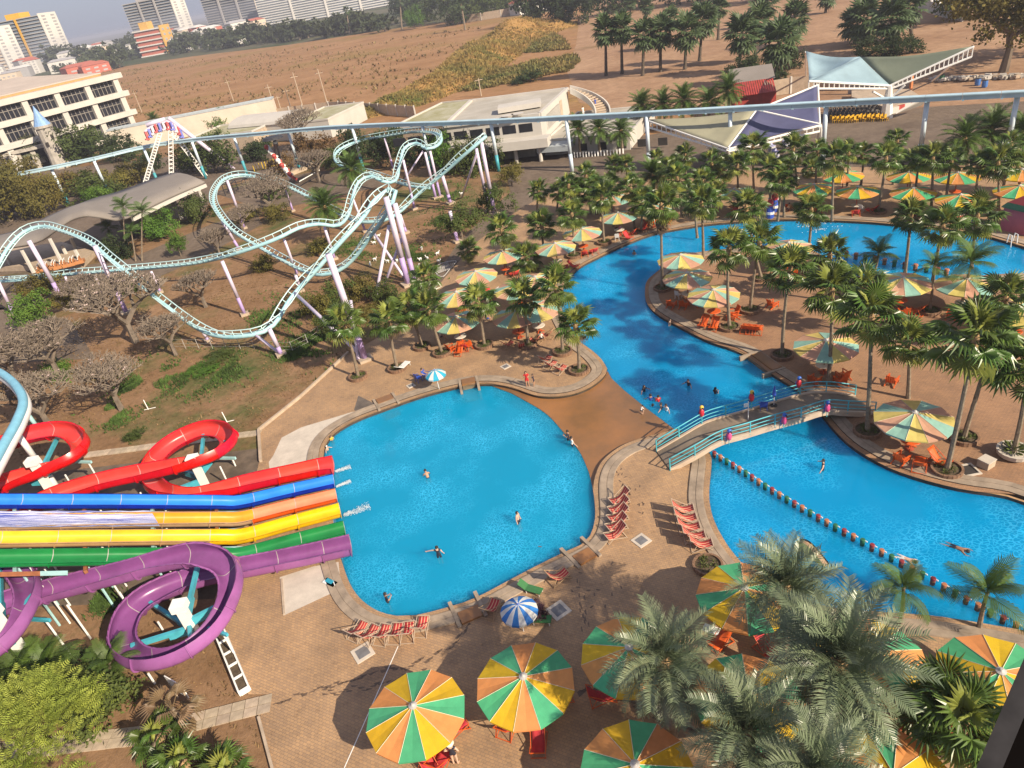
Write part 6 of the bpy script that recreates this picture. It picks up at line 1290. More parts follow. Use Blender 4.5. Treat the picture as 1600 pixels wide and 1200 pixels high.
# --- utility poles at the field edge
for i, (bx, tx) in enumerate([((222, 176), (211, 142)), ((365, 158), (354, 125)), ((432, 178), (418, 132)), ((458, 180), (446, 138)), ((477, 180), (459, 113)), ((514, 172), (496, 108)), ((752, 150), (749, 122)), ((440, 175), (432, 150))]):
    p = at(*bx); t_ = rise(p, *tx); t = thing('utility_pole', 'slim concrete utility pole ' + ['left of the swing ride before the field', 'standing alone behind the long hall', 'leaning beside the end of the long hall', 'between the tall pair and the long hall', 'left one of the tall pair with a crossarm', 'right one of the tall pair at the field fence', 'behind the roof of the white hall', 'short, with a crossarm at the end of the long hall'][i], 'pole', p); b = MB(); b.tube([(0, 0, 0), (0, 0, t_.z)], [.2, .12], 6); b.build('shaft', M_conc, t); b = MB(); b.box((0, 0, t_.z * .9), (2.4, .15, .15), .3); b.build('crossarm', M_conc, t)
    for k in (-1, 0, 1): b = MB(); b.lathe([(.09, 0), (.12, .15), (.05, .3)], 6, (k * 1.0 * cos(.3), k * 1.0 * sin(.3), t_.z * .9 + .08)); b.build('insulator', M_dark, t)
# lone bare palms in the field
for i, (bx, tx) in enumerate([((547, 54), (541, 16)), ((628, 46), (625, 0)), ((727, 47), (720, 5))]):
    palm_px('lone thin palm in the dry field, ' + ['left, before the white apartment slab', 'middle, at the far lawn', 'right, before the dark trees'][i], bx, tx, 'sugar', n=14, s=1.8, r=.5, group='lone palms of the dry field')

# ================================================================ THE TOWN FAR OFF
M_cityg = mat('blue_grey_glazing', (.20, .24, .30), .35, .15, .02); M_cityw = mat('city_white', (.62, .60, .57), .8, .06, .02); M_cityc = mat('city_cream', (.64, .52, .40), .8, .06, .02); M_cityy = mat('city_yellow', (.62, .36, .08), .8, .1, .02); M_cityr = mat('city_red', (.42, .12, .08), .8, .1, .02); M_cityb = mat('city_grey', (.36, .35, .36), .8, .1, .02)
def high_rise(lab, px, D, w, dp, toppx, floors, rot, side, front, extra=None, bays=1):
    base = away(px[0], px[1], D, -4); hz = rise(Vector((base.x, base.y, 0)), *toppx).z; yaw = atan2(base.y, base.x) - pi / 2 + radians(rot); t = thing('high_rise', lab, 'building', base, yaw)
    hz += 4
    b = MB(); b.box((0, 0, hz / 2), (w - 2, dp - 2, hz)); b.build('tower_core', front, t)
    b = MB()
    fh = hz / floors
    for i in range(1, floors + 1): b.box((0, -.5, i * fh - .6), (w, dp, 1.3))
    b.build('balcony_bands', M_cityb if front is M_cityg and w < 150 else M_cityw, t)
    b = MB(); b.box((w / 2 + .6, 0, hz / 2 + 1), (1.6, dp + 1, hz + 2)); b.build('end_wall', side, t)
    for k in range(floors):
        z = k * fh + fh * .55
        for q in (-.27, .27): b = MB(); b.box((w / 2 + 1.5, q * dp, z), (.5, dp * .2, fh * .45)); b.build('window', M_cityb, t)
    if bays > 1:
        for k in range(1, bays): b = MB(); b.box((-w / 2 + w * k / bays, -dp / 2 - .8, hz / 2), (3, 2, hz)); b.build('pier', extra or side, t)
    b = MB(); b.box((-w * .1, 0, hz + 4), (w * .3, dp * .6, 8)); b.build('penthouse', extra or side, t); return t
high_rise('apartment tower with grey balconies, white end and yellow penthouse at the upper left', (66, 92), 1500, 78, 48, (62, 24), 17, -32, M_cityw, M_cityg, M_cityy, 2)
high_rise('white and yellow apartment tower cut by the left edge of the photo', (2, 97), 1450, 50, 40, (-14, 46), 15, -40, M_cityw, M_cityc, M_cityy, 2)
high_rise('grey glazed hotel tower with a white end, second group from the left', (262, 66), 1500, 88, 44, (250, -3), 18, -30, M_cityw, M_cityg, M_cityb, 3)
high_rise('broad grey glazed tower with a cream end at the top edge', (378, 42), 1350, 90, 42, (366, -24), 20, -28, M_cityc, M_cityg, M_cityb, 3)
high_rise('very long white apartment slab with balcony rows at the top edge', (520, 40), 1250, 205, 30, (505, -30), 16, -9, M_cityw, M_cityg, M_cityw, 4)
high_rise('yellow and red brick coloured mid rise hotel in the town', (246, 76), 1050, 34, 26, (240, 44), 6, -25, M_cityy, M_cityr, M_cityy, 1)
rnd = random.Random(21)
def house(lab, base, w, dp, h, rot, wm, rm, grp):
    t = thing('town_house', lab, 'building', base, rot, grp); b = MB(); b.box((0, 0, h / 2), (w, dp, h)); b.build('wall', wm, t)
    b = MB(); b.add([(-w / 2 - .5, -dp / 2 - .5, h), (w / 2 + .5, -dp / 2 - .5, h), (w / 2 + .5, dp / 2 + .5, h), (-w / 2 - .5, dp / 2 + .5, h), (-w / 2 * .7, 0, h + 2.5), (w / 2 * .7, 0, h + 2.5)], [(0, 1, 5, 4), (1, 2, 5), (2, 3, 4, 5), (3, 0, 4), (3, 2, 1, 0)]); b.build('roof', rm, t)
    nf = max(1, int(h / 3.4))
    for f_ in range(nf):
        for k in range(3): b = MB(); b.box((-w * .3 + w * .3 * k, -dp / 2 - .05, 1.9 + f_ * 3.3), (w * .16, .2, 1.5)); b.build('window', M_cityb, t)
for x, y, D, w, h, rot, wm, rm, lab in [(118, 88, 900, 34, 9, .5, M_cityr, M_cityr, 'low long house with a red roof left of the town'), (140, 88, 880, 26, 8, .4, M_cityr, M_cityr, 'second low house with a red roof left of the town'), (125, 72, 1300, 30, 20, .4, M_cityw, M_cityw, 'white house with stepped upper floor right of the left tower'), (318, 50, 1100, 30, 16, .3, M_cityw, M_cityw, 'white low block right of the grey hotel tower'), (300, 56, 1000, 26, 14, .3, M_cityw, M_cityb, 'white low block in front of the grey hotel tower'), (375, 55, 900, 18, 8, .3, M_cityw, M_cityr, 'small house with an orange roof before the broad tower'), (825, 2, 520, 22, 7, .2, M_cityw, M_cityr, 'house with a purple red roof behind the grey wall at the top')]:
    house(lab, away(x, y, D), w, w * .6, h, rot + atan2(900, -200) - pi / 2, wm, rm, 'town houses')
for i in range(60):
    x = rnd.uniform(-10, 420); D = rnd.uniform(1000, 1700); p = away(x, 110 - .187 * x, D); house('small pale low building of the distant town between the tree row and the towers', p, rnd.uniform(14, 34), rnd.uniform(12, 20), rnd.uniform(7, 20), rnd.uniform(0, 1.2), rnd.choice((M_cityw, M_cityw, M_cityc, M_cityb, M_cityr)), rnd.choice((M_cityw, M_cityb, M_cityr, M_cityw)), 'low houses of the distant town')
for i in range(26):
    x = rnd.uniform(-10, 460); p = away(x, 100 - .187 * x, rnd.uniform(1050, 1500)); tree('dark tree standing among the houses of the distant town', p, rnd.uniform(9, 16), rnd.uniform(20, 40), 'far', group='trees among the distant town', trunk=.1)
# low hills on the horizon
b = MB(); hp = [(-4900 + 180 * i, 7200 + 300 * sin(i * .4), 9 + 9 * (noise.noise(Vector((i * .21, 3, 1))) + .4)) for i in range(60)]
for i in range(59):
    a, c = hp[i], hp[i + 1]; b.add([(a[0], a[1] - 600, -.2), (c[0], c[1] - 600, -.2), (c[0], c[1], c[2]), (a[0], a[1], a[2]), (c[0], c[1] + 700, -.2), (a[0], a[1] + 700, -.2)], [(0, 1, 2, 3), (3, 2, 4, 5)])
struct(b.build('hills', mat('hill_scrub', (.06, .075, .05), .9, .2, .002), smooth=True))

# ================================================================ UMBRELLAS
def cloth(name, c, t=.2): return mat(name, c, .75, .10, 1.2, objvar=.11, bump=.12, thin=t, detail=6)
FRESH = [cloth('umbrella_green', (.075, .42, .20)), cloth('umbrella_yellow', (.66, .42, .012)), cloth('umbrella_orange', (.68, .29, .085))]
FADED = [cloth('umbrella_pale_teal', (.27, .50, .42)), cloth('umbrella_pale_yellow', (.64, .52, .15)), cloth('umbrella_salmon', (.60, .33, .22))]
M_hub = mat('umbrella_hub', (.42, .40, .38), .5, .1, 4); M_pole = mat('umbrella_pole', (.30, .06, .03), .6, .2, 2); M_seam = mat('umbrella_seam', (.70, .62, .45), .8, .1, 3)
M_orange = mat('orange_painted_wood', (.60, .095, .012), .55, .16, 2.5); M_redc = mat('red_canvas', (.45, .035, .03), .8, .2, 2)
UR, UZ, UA = 2.42, 2.35, 2.95
def panel_mesh(m):
    b = MB(); n = 4; a0, a1 = 0, 2 * pi / 12
    for i in range(n + 1):
        f = i / n; r = .1 + (UR - .1) * f; z = UA + (UZ - UA) * f
        for k in range(3):
            a = a0 + (a1 - a0) * k / 2; rr_ = r * (1 if k != 1 else cos(pi / 12)); b.v.append((rr_ * cos(a), rr_ * sin(a), z - (.035 * sin(pi * f) + .02 * f if k == 1 else 0)))
    for i in range(n):
        for k in range(2): q = i * 3 + k; b.f.append((q, q + 3, q + 4, q + 1)); b.m.append(0)
    for k in range(2):                                            # short valance
        q = n * 3 + k; o = len(b.v); b.v += [(b.v[q][0], b.v[q][1], b.v[q][2] - .10), (b.v[q + 1][0], b.v[q + 1][1], b.v[q + 1][2] - .10)]; b.f.append((q, o, o + 1, q + 1)); b.m.append(0)
    return b.mesh('umbrella_panel', m)
PANF = [panel_mesh(m) for m in FRESH]; PAND_ = [panel_mesh(m) for m in FADED]
sb = MB()
for k in range(12): a = 2 * pi * k / 12; sb.tube([(.1 * cos(a), .1 * sin(a), UA + .012), (UR * cos(a), UR * sin(a), UZ + .012)], .013, 4, False)
SEAM = sb.mesh('seams', M_seam)
rb = MB()
for k in range(12): a = 2 * pi * k / 12; rb.beam((.1 * cos(a), .1 * sin(a), UA - .12), (UR * .97 * cos(a), UR * .97 * sin(a), UZ - .07), .04, .05); rb.beam((.08 * cos(a), .08 * sin(a), 1.9), (UR * .55 * cos(a), UR * .55 * sin(a), UZ + .17), .03, .03)
RIBS = rb.mesh('ribs', M_pole)
hb = MB(); hb.lathe([(.20, UA - .03), (.21, UA + .05), (.12, UA + .09), (.05, UA + .16)], 12); HUB = hb.mesh('hub_cap', M_hub)
pb = MB(); pb.tube([(0, 0, 0), (0, 0, UA)], .06, 8); pb.lathe([(.3, 0), (.3, .05), (.1, .1)], 10); POLE = pb.mesh('pole', M_pole)
def umbrella(lab, px, fresh, rot=None):
    p = at(px[0], px[1], UZ + .05); p.z = 0; rr_ = random.Random(int(px[0] * 3 + px[1])); t = thing('striped_umbrella', lab, 'umbrella', p, rr_.uniform(0, 2 * pi) if rot is None else rot, 'twelve sided striped umbrellas round the pools')
    P = PANF if fresh else PAND_
    for k in range(12): obj('canopy_panel', P[k % 3], t, M=Matrix.Rotation(2 * pi * k / 12, 4, 'Z'))
    obj('seams', SEAM, t); obj('ribs', RIBS, t); obj('hub_cap', HUB, t); obj('pole', POLE, t); t.rotation_euler.x = rr_.uniform(-.02, .02); return t
# --- deck chairs: curved striped canvas on a wooden frame
def striped(name, a, b_, sc):
    M = bpy.data.materials.new(name); M.use_nodes = True; n = M.node_tree.nodes; l = M.node_tree.links; p = n['Principled BSDF']; tc = n.new('ShaderNodeTexCoord'); sx = n.new('ShaderNodeSeparateXYZ'); l.new(tc.outputs['Object'], sx.inputs[0])
    m1 = n.new('ShaderNodeMath'); m1.operation = 'MULTIPLY'; m1.inputs[1].default_value = sc; l.new(sx.outputs['X'], m1.inputs[0]); m2 = n.new('ShaderNodeMath'); m2.operation = 'PINGPONG'; m2.inputs[1].default_value = 1; l.new(m1.outputs[0], m2.inputs[0])
    m3 = n.new('ShaderNodeMath'); m3.operation = 'GREATER_THAN'; m3.inputs[1].default_value = .72; l.new(m2.outputs[0], m3.inputs[0]); mx = n.new('ShaderNodeMixRGB'); l.new(m3.outputs[0], mx.inputs[0]); mx.inputs[1].default_value = lin(a); mx.inputs[2].default_value = lin(b_); l.new(mx.outputs[0], p.inputs[0]); p.inputs['Roughness'].default_value = .85; return M
M_redstripe = striped('red_striped_canvas', (.42, .03, .035), (.66, .36, .22), 11); M_wood = mat('pale_wood', (.42, .28, .16), .7, .2, 3); M_wfr = mat('white_chair_frame', (.68, .66, .62), .5, .05, 3); M_green = mat('green_canvas', (.035, .15, .05), .8, .12, 3); M_blue = mat('blue_plastic', (.03, .08, .42), .4, .1, 3); M_whp = mat('white_plastic', (.72, .72, .72), .4, .05, 3); M_lilac = mat('lilac_towel', (.42, .25, .62), .9, .1, 3); M_redw2 = mat('red_canvas_plain', (.46, .03, .04), .8, .15, 3)
def chair_proto(name, cat, sling, frame, w=.62):
    """deck chair facing -Y: the seat sags between a low front bar and a tall back bar"""
    t = thing(name, '-', cat, (0, 0, -50)); prof = [(-.62, .42), (-.45, .33), (-.25, .27), (-.02, .27), (.18, .36), (.36, .55), (.52, .76), (.66, .96)]
    b = MB(); 
    for y, z in prof: b.v += [(-w / 2, y, z), (-w / 6, y, z - .015), (w / 6, y, z - .015), (w / 2, y, z)]
    for i in range(len(prof) - 1):
        for k in range(3): a = i * 4 + k; b.f.append((a, a + 1, a + 5, a + 4)); b.m.append(0)
    o = b.build('canvas', sling, t, smooth=True); md = o.modifiers.new('thickness', 'SOLIDIFY'); md.thickness = .015
    b = MB(); x = w / 2 + .035
    for s in (-1, 1):
        b.beam((s * x, -.70, .02), (s * x, .70, 1.0), .026, .036); b.beam((s * (x + .04), .62, .02), (s * (x + .04), -.66, .44), .026, .036); b.beam((s * (x + .075), .62, .03), (s * (x + .06), .30, .66), .022, .03)
    b.beam((-x, -.66, .44), (x, -.66, .44), .04, .04); b.beam((-x, .68, .98), (x, .68, .98), .04, .04); b.beam((-x, .6, .06), (x, .6, .06), .035, .035); b.beam((-x, -.66, .05), (x, -.66, .05), .035, .035); b.build('frame', frame, t); return t
def plastic_chair(name, m):
    t = thing(name, '-', 'chair', (0, 0, -50)); b = MB(); b.box((0, 0, .44), (.5, .48, .05)); b.build('seat', m, t); b = MB(); b.box(None, (.5, .04, .5), M=Matrix.Translation((0, .27, .7)) @ Matrix.Rotation(-.18, 4, 'X')); b.build('backrest', m, t)
    for x in (-.22, .22):
        for y in (-.2, .22): b = MB(); b.tube([(x, y, .42), (x * 1.12, y * 1.12, 0)], .025, 5); b.build('leg', m, t)
    b = MB()
    for s in (-1, 1): b.tube([(s * .27, .25, .68), (s * .28, -.2, .66), (s * .26, -.22, .42)], .022, 5)
    b.build('armrest', m, t); return t
def lounger_proto(name, m, fm):
    t = thing(name, '-', 'lounger', (0, 0, -50)); b = MB(); b.box((0, -.35, .34), (.62, 1.25, .06)); b.build('bed', m, t); b = MB(); b.box(None, (.62, .75, .05), M=Matrix.Translation((0, .56, .55)) @ Matrix.Rotation(.62, 4, 'X')); b.build('backrest', m, t)
    for x in (-.27, .27):
        for y in (-.85, .2): b = MB(); b.box((x, y, .16), (.05, .05, .32)); b.build('leg', fm, t)
    return t
def adirondack(name):
    t = thing(name, '-', 'chair', (0, 0, -50))
    for k in range(5): b = MB(); b.box(None, (.62, .085, .025), M=Matrix.Translation((0, -.3 + .12 * k, .37 - .03 * k)) @ Matrix.Rotation(-.2, 4, 'X')); b.build('seat_slat', M_orange, t)
    for k in range(5): b = MB(); b.box(None, (.10, .025, .85), M=Matrix.Translation((-.25 + .125 * k, .42, .62)) @ Matrix.Rotation(-.42, 4, 'X')); b.build('back_slat', M_orange, t)
    b = MB()
    for s in (-1, 1): b.beam((s * .33, -.42, .02), (s * .33, -.42, .56), .06, .06); b.beam((s * .33, -.44, .38), (s * .33, .62, .06), .05, .09); b.beam((s * .35, -.5, .58), (s * .35, .4, .58), .11, .03); b.beam((s * .33, .30, .1), (s * .33, .36, .58), .05, .05)
    b.build('frame', M_orange, t); return t
PRO = {'deck': chair_proto('deck_chair', 'deck chair', M_redstripe, mat('weathered_frame', (.46, .36, .27), .6, .15, 3)), 'deckw': chair_proto('deck_chair', 'deck chair', M_redstripe, M_wood), 'odeck': chair_proto('deck_chair', 'deck chair', M_orange, M_orange), 'rdeck': chair_proto('deck_chair', 'deck chair', M_redw2, M_orange), 'adir': adirondack('wooden_chair'), 'bluec': plastic_chair('plastic_chair', M_blue), 'whitec': plastic_chair('plastic_chair', M_whp), 'green': lounger_proto('sun_lounger', M_green, M_wfr), 'whitel': lounger_proto('sun_lounger', M_whp, M_wfr)}
def put(kind, lab, p, rz, group, s=1.0): return clone(PRO[kind], p, rz, s, lab, group)
TABW = MB(); TABW.lathe([(.0, .70), (.62, .70), (.64, .73), (.62, .76), (.0, .76)], 18); TAB_TOP = [TABW.mesh('tabletop', m) for m in (M_orange, mat('white_table', (.66, .60, .52), .6, .1, 2))]
TL = MB(); TL.tube([(.12, 0, .7), (.12, 0, 0)], .04, 6)
for k in range(3): a = 2.1 * k; TL.beam((.1 * cos(a), .1 * sin(a), .25), (.5 * cos(a), .5 * sin(a), .02), .05, .05)
TAB_LEG = TL.mesh('pedestal', M_orange)
def table(lab, p, w=0):
    t = thing('round_table', lab, 'table', p, 0, 'round tables under the umbrellas'); obj('tabletop', TAB_TOP[w], t); obj('pedestal', TAB_LEG, t)
# rim centre in the photograph, fresh colours?, where it is, chairs (angle, distance, kind)
UMB = [
 ((649, 1114), 1, 'nearest sunlit striped umbrella with the whole round shadow at its left', [(0.2, 1.5, 'rdeck'), (4.9, 1.6, 'rdeck')]),
 ((820, 1068), 1, 'striped umbrella with palm shadow on its yellow panel, right of the nearest sunlit one', [(4.8, 1.7, 'rdeck'), (.3, 1.6, 'rdeck')]),
 ((983, 1024), 1, 'striped umbrella half hidden by the left big date palm', [(3.4, 1.7, 'rdeck')]),
 ((1163, 932), 1, 'striped umbrella at the end of the promontory beside the pool coping', [(3.6, 1.7, 'odeck'), (5.0, 1.8, 'rdeck')]),
 ((1168, 1092), 1, 'striped umbrella between the date palms, mostly covered by fronds', []),
 ((995, 1207), 1, 'striped umbrella cut by the bottom edge in deep shade', []),
 ((1360, 1030), 1, 'striped umbrella behind the largest silvery date palm near the lower pool bank', [(5.6, 1.7, 'rdeck')]),
 ((1560, 1062), 1, 'striped umbrella beside the dark metal rail at the right', [(3.4, 1.8, 'rdeck'), (3.9, 2.2, 'rdeck')]),
 ((1392, 1222), 1, 'striped umbrella under the date palm at the bottom edge', [(.6, 2.5, 'rdeck')]),
 ((1340, 299), 1, 'striped umbrella beside the white chair on the far bank', [(4.2, 1.7, 'rdeck'), (5.4, 1.8, 'rdeck')]),
 ((1427, 301), 1, 'striped umbrella second from the left of the big far pair', [(4.4, 1.7, 'rdeck')]),
 ((1500, 312), 1, 'striped umbrella between the big far pair and the kiosk', [(4.4, 1.8, 'rdeck'), (5.2, 1.8, 'bluec')]),
 ((1592, 298), 1, 'striped umbrella at the right edge of the far bank', []),
 ((1272, 295), 1, 'striped umbrella behind two palms at the left of the far row', [(4.6, 1.7, 'rdeck')]),
 ((1318, 275), 1, 'striped umbrella in the rear row, left', []),
 ((1420, 276), 1, 'striped umbrella in the rear row, middle', []),
 ((1496, 277), 1, 'striped umbrella in the rear row, right', []),
 ((1596, 272), 1, 'striped umbrella in the rear row at the edge of the photo', []),
 ((1147, 302), 0, 'faded striped umbrella on the far bank below the white tent mast', [(4.4, 1.6, 'rdeck'), (5.3, 1.6, 'rdeck')]),
 ((966, 339), 0, 'faded striped umbrella with the orange pole at the outer bend of the river', [(4.3, 1.7, 'whitec'), (5.5, 1.7, 'rdeck'), (5.0, 2.2, 'rdeck')]),
 ((1020, 326), 0, 'faded striped umbrella behind the tall skirted palm across the river', [(5.4, 1.8, 'rdeck'), (3.6, 1.8, 'rdeck')]),
 ((958, 312), 0, 'teal and grey faded umbrella behind the orange poled one', []),
 ((909, 364), 0, 'faded yellowish striped umbrella left of the orange poled one', [(5.3, 1.8, 'rdeck'), (4.6, 1.7, 'rdeck')]),
 ((868, 387), 0, 'faded umbrella half hidden by a bushy palm beside the river', [(5.0, 1.7, 'rdeck'), (5.6, 2.2, 'rdeck')]),
 ((786, 399), 0, 'faded striped umbrella next to the tall palm at the grey plaza', [(5.3, 1.7, 'rdeck')]),
 ((744, 431), 0, 'faded umbrella with a pale teal front panel at the wire mesh sculpture', [(5.4, 1.8, 'rdeck'), (5.9, 2.0, 'whitec')]),
 ((715, 463), 0, 'faded salmon umbrella behind the lowest left umbrella', []),
 ((714, 502), 0, 'faded umbrella lowest at the left, with people on orange chairs beneath', [(4.1, 1.8, 'adir'), (5.1, 1.6, 'adir'), (4.6, 2.3, 'odeck')]),
 ((806, 494), 0, 'faded umbrella over a row of red deck chairs left of the river', [(4.0, 2.0, 'deckw'), (4.7, 2.4, 'deckw'), (5.4, 2.2, 'deckw'), (5.9, 2.9, 'deckw')]),
 ((836, 440), 0, 'faded umbrella buried among palm crowns left of the river', []),
 ((806, 452), 0, 'faded yellow and salmon umbrella behind the row of red deck chairs', []),
 ((838, 485), 0, 'faded umbrella with only its orange edge showing above the red deck chairs', []),
 ((1063, 406), 0, 'faded umbrella at the back of the three on the island point', [(4.0, 1.7, 'adir')]),
 ((1074, 434), 0, 'faded umbrella in the middle of the three on the island point', [(4.2, 1.8, 'adir'), (5.0, 1.8, 'adir'), (3.6, 2.2, 'adir')]),
 ((1115, 461), 0, 'faded umbrella in front of the three on the island point', [(3.9, 2.0, 'odeck'), (4.4, 2.2, 'odeck'), (5.6, 1.8, 'adir'), (6.1, 1.8, 'adir')]),
 ((1232, 387), 0, 'faded umbrella at the top of the island seen behind two palms', [(4.6, 1.7, 'adir')]),
 ((1410, 442), 0, 'pastel umbrella by the wading pool with its post row', [(5.0, 1.8, 'odeck'), (4.4, 1.7, 'adir')]),
 ((1510, 445), 0, 'pastel umbrella right of the yellowish feather palm on the island', [(3.7, 1.8, 'adir'), (4.5, 1.8, 'adir'), (5.5, 1.7, 'adir')]),
 ((1590, 488), 0, 'pastel umbrella in the shade of palms at the right edge of the island', [(4.2, 1.8, 'adir')]),
 ((1290, 541), 0, 'pastel umbrella crossed by a tall palm trunk beside the bridge', [(3.9, 1.9, 'adir'), (5.3, 1.6, 'adir'), (4.9, 2.0, 'adir')]),
 ((1428, 655), 0, 'large pastel umbrella where the bridge lands on the right shore', [(3.9, 1.7, 'adir'), (4.45, 2.1, 'odeck'), (5.1, 2.1, 'odeck')]),
 ((1345, 585), 0, 'pastel umbrella edge behind the palm with strap leaved plants', []) ,
]
SHORT = ['nearest sunlit umbrella', 'near umbrella with palm shadow on it', 'umbrella hidden by the left date palm', 'umbrella at the promontory end', '', '', 'umbrella behind the largest date palm', 'umbrella beside the metal rail', 'umbrella at the bottom edge under palms', 'far umbrella beside the white chair', 'far umbrella second from the left', 'far umbrella nearest the kiosk', '', 'leftmost umbrella of the far row', '', '', '', '', 'far umbrella below the white tent mast', 'orange poled umbrella at the river bend', 'umbrella behind the tall skirted palm', '', 'umbrella left of the orange poled one', 'umbrella half hidden by a bushy palm', 'umbrella next to the grey plaza', 'umbrella at the wire mesh sculpture', 'salmon umbrella at the left', 'lowest left umbrella with seated people', 'umbrella above the red deck chair row', 'umbrella buried among palm crowns', 'yellow and salmon umbrella left of the river', 'umbrella showing only its orange edge', 'rear umbrella on the island point', 'middle umbrella on the island point', 'front umbrella on the island point', 'umbrella at the top of the island', 'pastel umbrella by the wading pool', 'pastel umbrella right of the yellowish palm', 'pastel umbrella at the right island edge', 'pastel umbrella crossed by a trunk', 'large pastel umbrella at the bridge landing', '']
UMB.pop()                                                         # not in the photograph after all
ROT0 = {0: .35, 1: .6}
for i, (px, fr, lab, ch) in enumerate(UMB):
    u = umbrella(lab, px, fr); p = u.location
    lab0 = lab; lab = SHORT[i] or lab; ch = sorted(ch, key=lambda c: cos(c[0]) * c[1])
    if fr == 0 or i > 8 or i in (0, 1): table('round table beneath the ' + lab, Vector((p.x, p.y, 0)) + Vector((.0, .0, 0)), i % 2)
    for j, (a, dd, k) in enumerate(ch):
        q = Vector((p.x + cos(a) * dd, p.y + sin(a) * dd, 0)); w = {'rdeck': 'red deck chair', 'odeck': 'orange deck chair', 'deckw': 'red striped deck chair', 'adir': 'orange wooden chair', 'whitec': 'white plastic chair', 'bluec': 'blue plastic chair'}[k]
        o = ['left', 'middle', 'right', 'far right'][j] if len(ch) > 2 else ['left', 'right'][j] if len(ch) > 1 else 'only'
        put(k, '%s %s under the %s' % (o, w, lab), q, a - pi / 2 + random.uniform(-.35, .35) + (pi if k.endswith('deck') and k != 'odeck' else pi if k == 'odeck' else 0) * (1 if random.random() < .5 else 0), 'chairs beneath the umbrellas')
planter('round brick planter at the promontory end beside a striped umbrella', at(1106, 886), .9)
# small beach umbrellas
def beach_umbrella(lab, px, zt, r, cols, n=16):
    p = at(px[0], px[1], zt - .3); p.z = 0; t = thing('beach_umbrella', lab, 'umbrella', p, .3)
    for k in range(n):
        b = MB(); 
        for i in range(4):
            f = i / 3
            for e in (0, 1): a = 2 * pi * (k + e) / n; b.v.append((r * f * cos(a), r * f * sin(a), zt - .62 * r * f * f * .8))
        for i in range(3): b.f.append((i * 2, i * 2 + 2, i * 2 + 3, i * 2 + 1)); b.m.append(0)
        o = len(b.v); b.v += [(b.v[6][0], b.v[6][1], b.v[6][2] - .14), (b.v[7][0], b.v[7][1], b.v[7][2] - .14)]; b.f.append((6, o, o + 1, 7)); b.m.append(0); b.build('canopy_panel', cols[k % 2], t)
    b = MB(); b.tube([(0, 0, 0), (0, 0, zt + .15)], .03, 6); b.build('pole', M_whp, t); b = MB(); b.lathe([(.05, zt), (.07, zt + .04), (.02, zt + .12)], 8); b.build('finial', M_blue, t)
M_cb, M_cw, M_ct = cloth('beach_blue', (.03, .17, .52)), cloth('beach_white', (.68, .68, .66)), cloth('beach_turquoise', (.03, .36, .55))
beach_umbrella('blue and white striped round beach umbrella below the slide pool', (810, 950), 2.2, 1.05, (M_cb, M_cw)); beach_umbrella('small turquoise and white beach umbrella at the top of the slide pool', (680, 583), 2.0, .95, (M_ct, M_cw), 12)
# --- single chairs and loungers
def face(p, q): return atan2(q.y - p.y, q.x - p.x) + pi / 2
for i, (x, y) in enumerate([(968, 785), (967, 799), (966, 812), (964, 826), (962, 840)]):
    put('deck', 'red striped deck chair, %s in the left promontory row' % ['nearest the bridge', 'second from the bridge', 'middle one', 'fourth from the bridge', 'nearest the steps'][i], at(x, y), 1.87 - pi, 'left row of deck chairs on the promontory')
for i, (x, y) in enumerate([(1068, 801), (1072, 815), (1077, 829), (1085, 843), (1096, 856)]):
    put('deck', 'red striped deck chair, %s in the right promontory row' % ['topmost', 'second from the top', 'middle one', 'second lowest', 'lowest'][i], at(x, y), 1.45, 'right row of deck chairs on the promontory')
for i, (x, y, r) in enumerate([(561, 991, 2.5), (579, 997, 2.5), (599, 997, 2.75), (620, 995, 2.9), (639, 993, 3.0), (660, 984, 2.9)]):
    put('deck', 'red striped deck chair, %s of the six below the slide pool' % ['leftmost', 'second from the left', 'third from the left', 'third from the right', 'second from the right', 'rightmost'][i], at(x, y), r, 'row of six deck chairs below the slide pool')
for i, (x, y, r, k, lab) in enumerate([(873, 906, 2.0, 'deckw', 'single red striped deck chair above the concrete hatch on the lower deck'), (769, 956, 2.6, 'deckw', 'red striped deck chair left of the blue and white umbrella'), (853, 566, 2.2, 'deck', 'upper red deck chair of three near the man in red'), (861, 574, 2.2, 'deck', 'middle red deck chair of three near the man in red'), (876, 581, 2.2, 'deck', 'lower red deck chair of three near the man in red'), (728, 546, 2.9, 'rdeck', 'red deck chair standing alone in front of the seated group'), (1165, 518, 2.6, 'odeck', 'left orange deck chair of three on the island by the river'), (1174, 519, 2.6, 'odeck', 'middle orange deck chair of three on the island by the river'), (1184, 520, 2.6, 'odeck', 'right orange deck chair of three on the island by the river'), (1207, 480, 2.0, 'adir', 'orange armchair alone beneath the palms in the island centre'), (1012, 352, 2.4, 'rdeck', 'red deck chair on the far river bank right of a planter'), (1044, 346, 2.4, 'rdeck', 'red deck chair on the far river bank by the low shrub'), (1232, 328, 2.2, 'odeck', 'orange deck chair on the far bank under the slim palms'), (1393, 600, 2.3, 'adir', 'orange armchair in the palm shade right of the bridge landing'), (1595, 545, 2.5, 'odeck', 'orange deck chair at the right edge in palm shade'), (1432, 1140, 2.0, 'rdeck', 'dark red deck chair beside the low fan palm in the corner'), (690, 1195, 2.6, 'rdeck', 'red deck chair at the edge of the nearest sunlit umbrella'), (795, 1140, 2.6, 'rdeck', 'red deck chair peeking out below the second near umbrella')]):
    put(k, lab, at(x, y), r, 'scattered deck chairs')
put('green', 'green sun lounger above the blue and white striped umbrella', at(829, 924), 1.0, 'green loungers', .8); put('green', 'green sun lounger right below the blue and white striped umbrella', at(840, 972), 1.3, 'green loungers', .85)
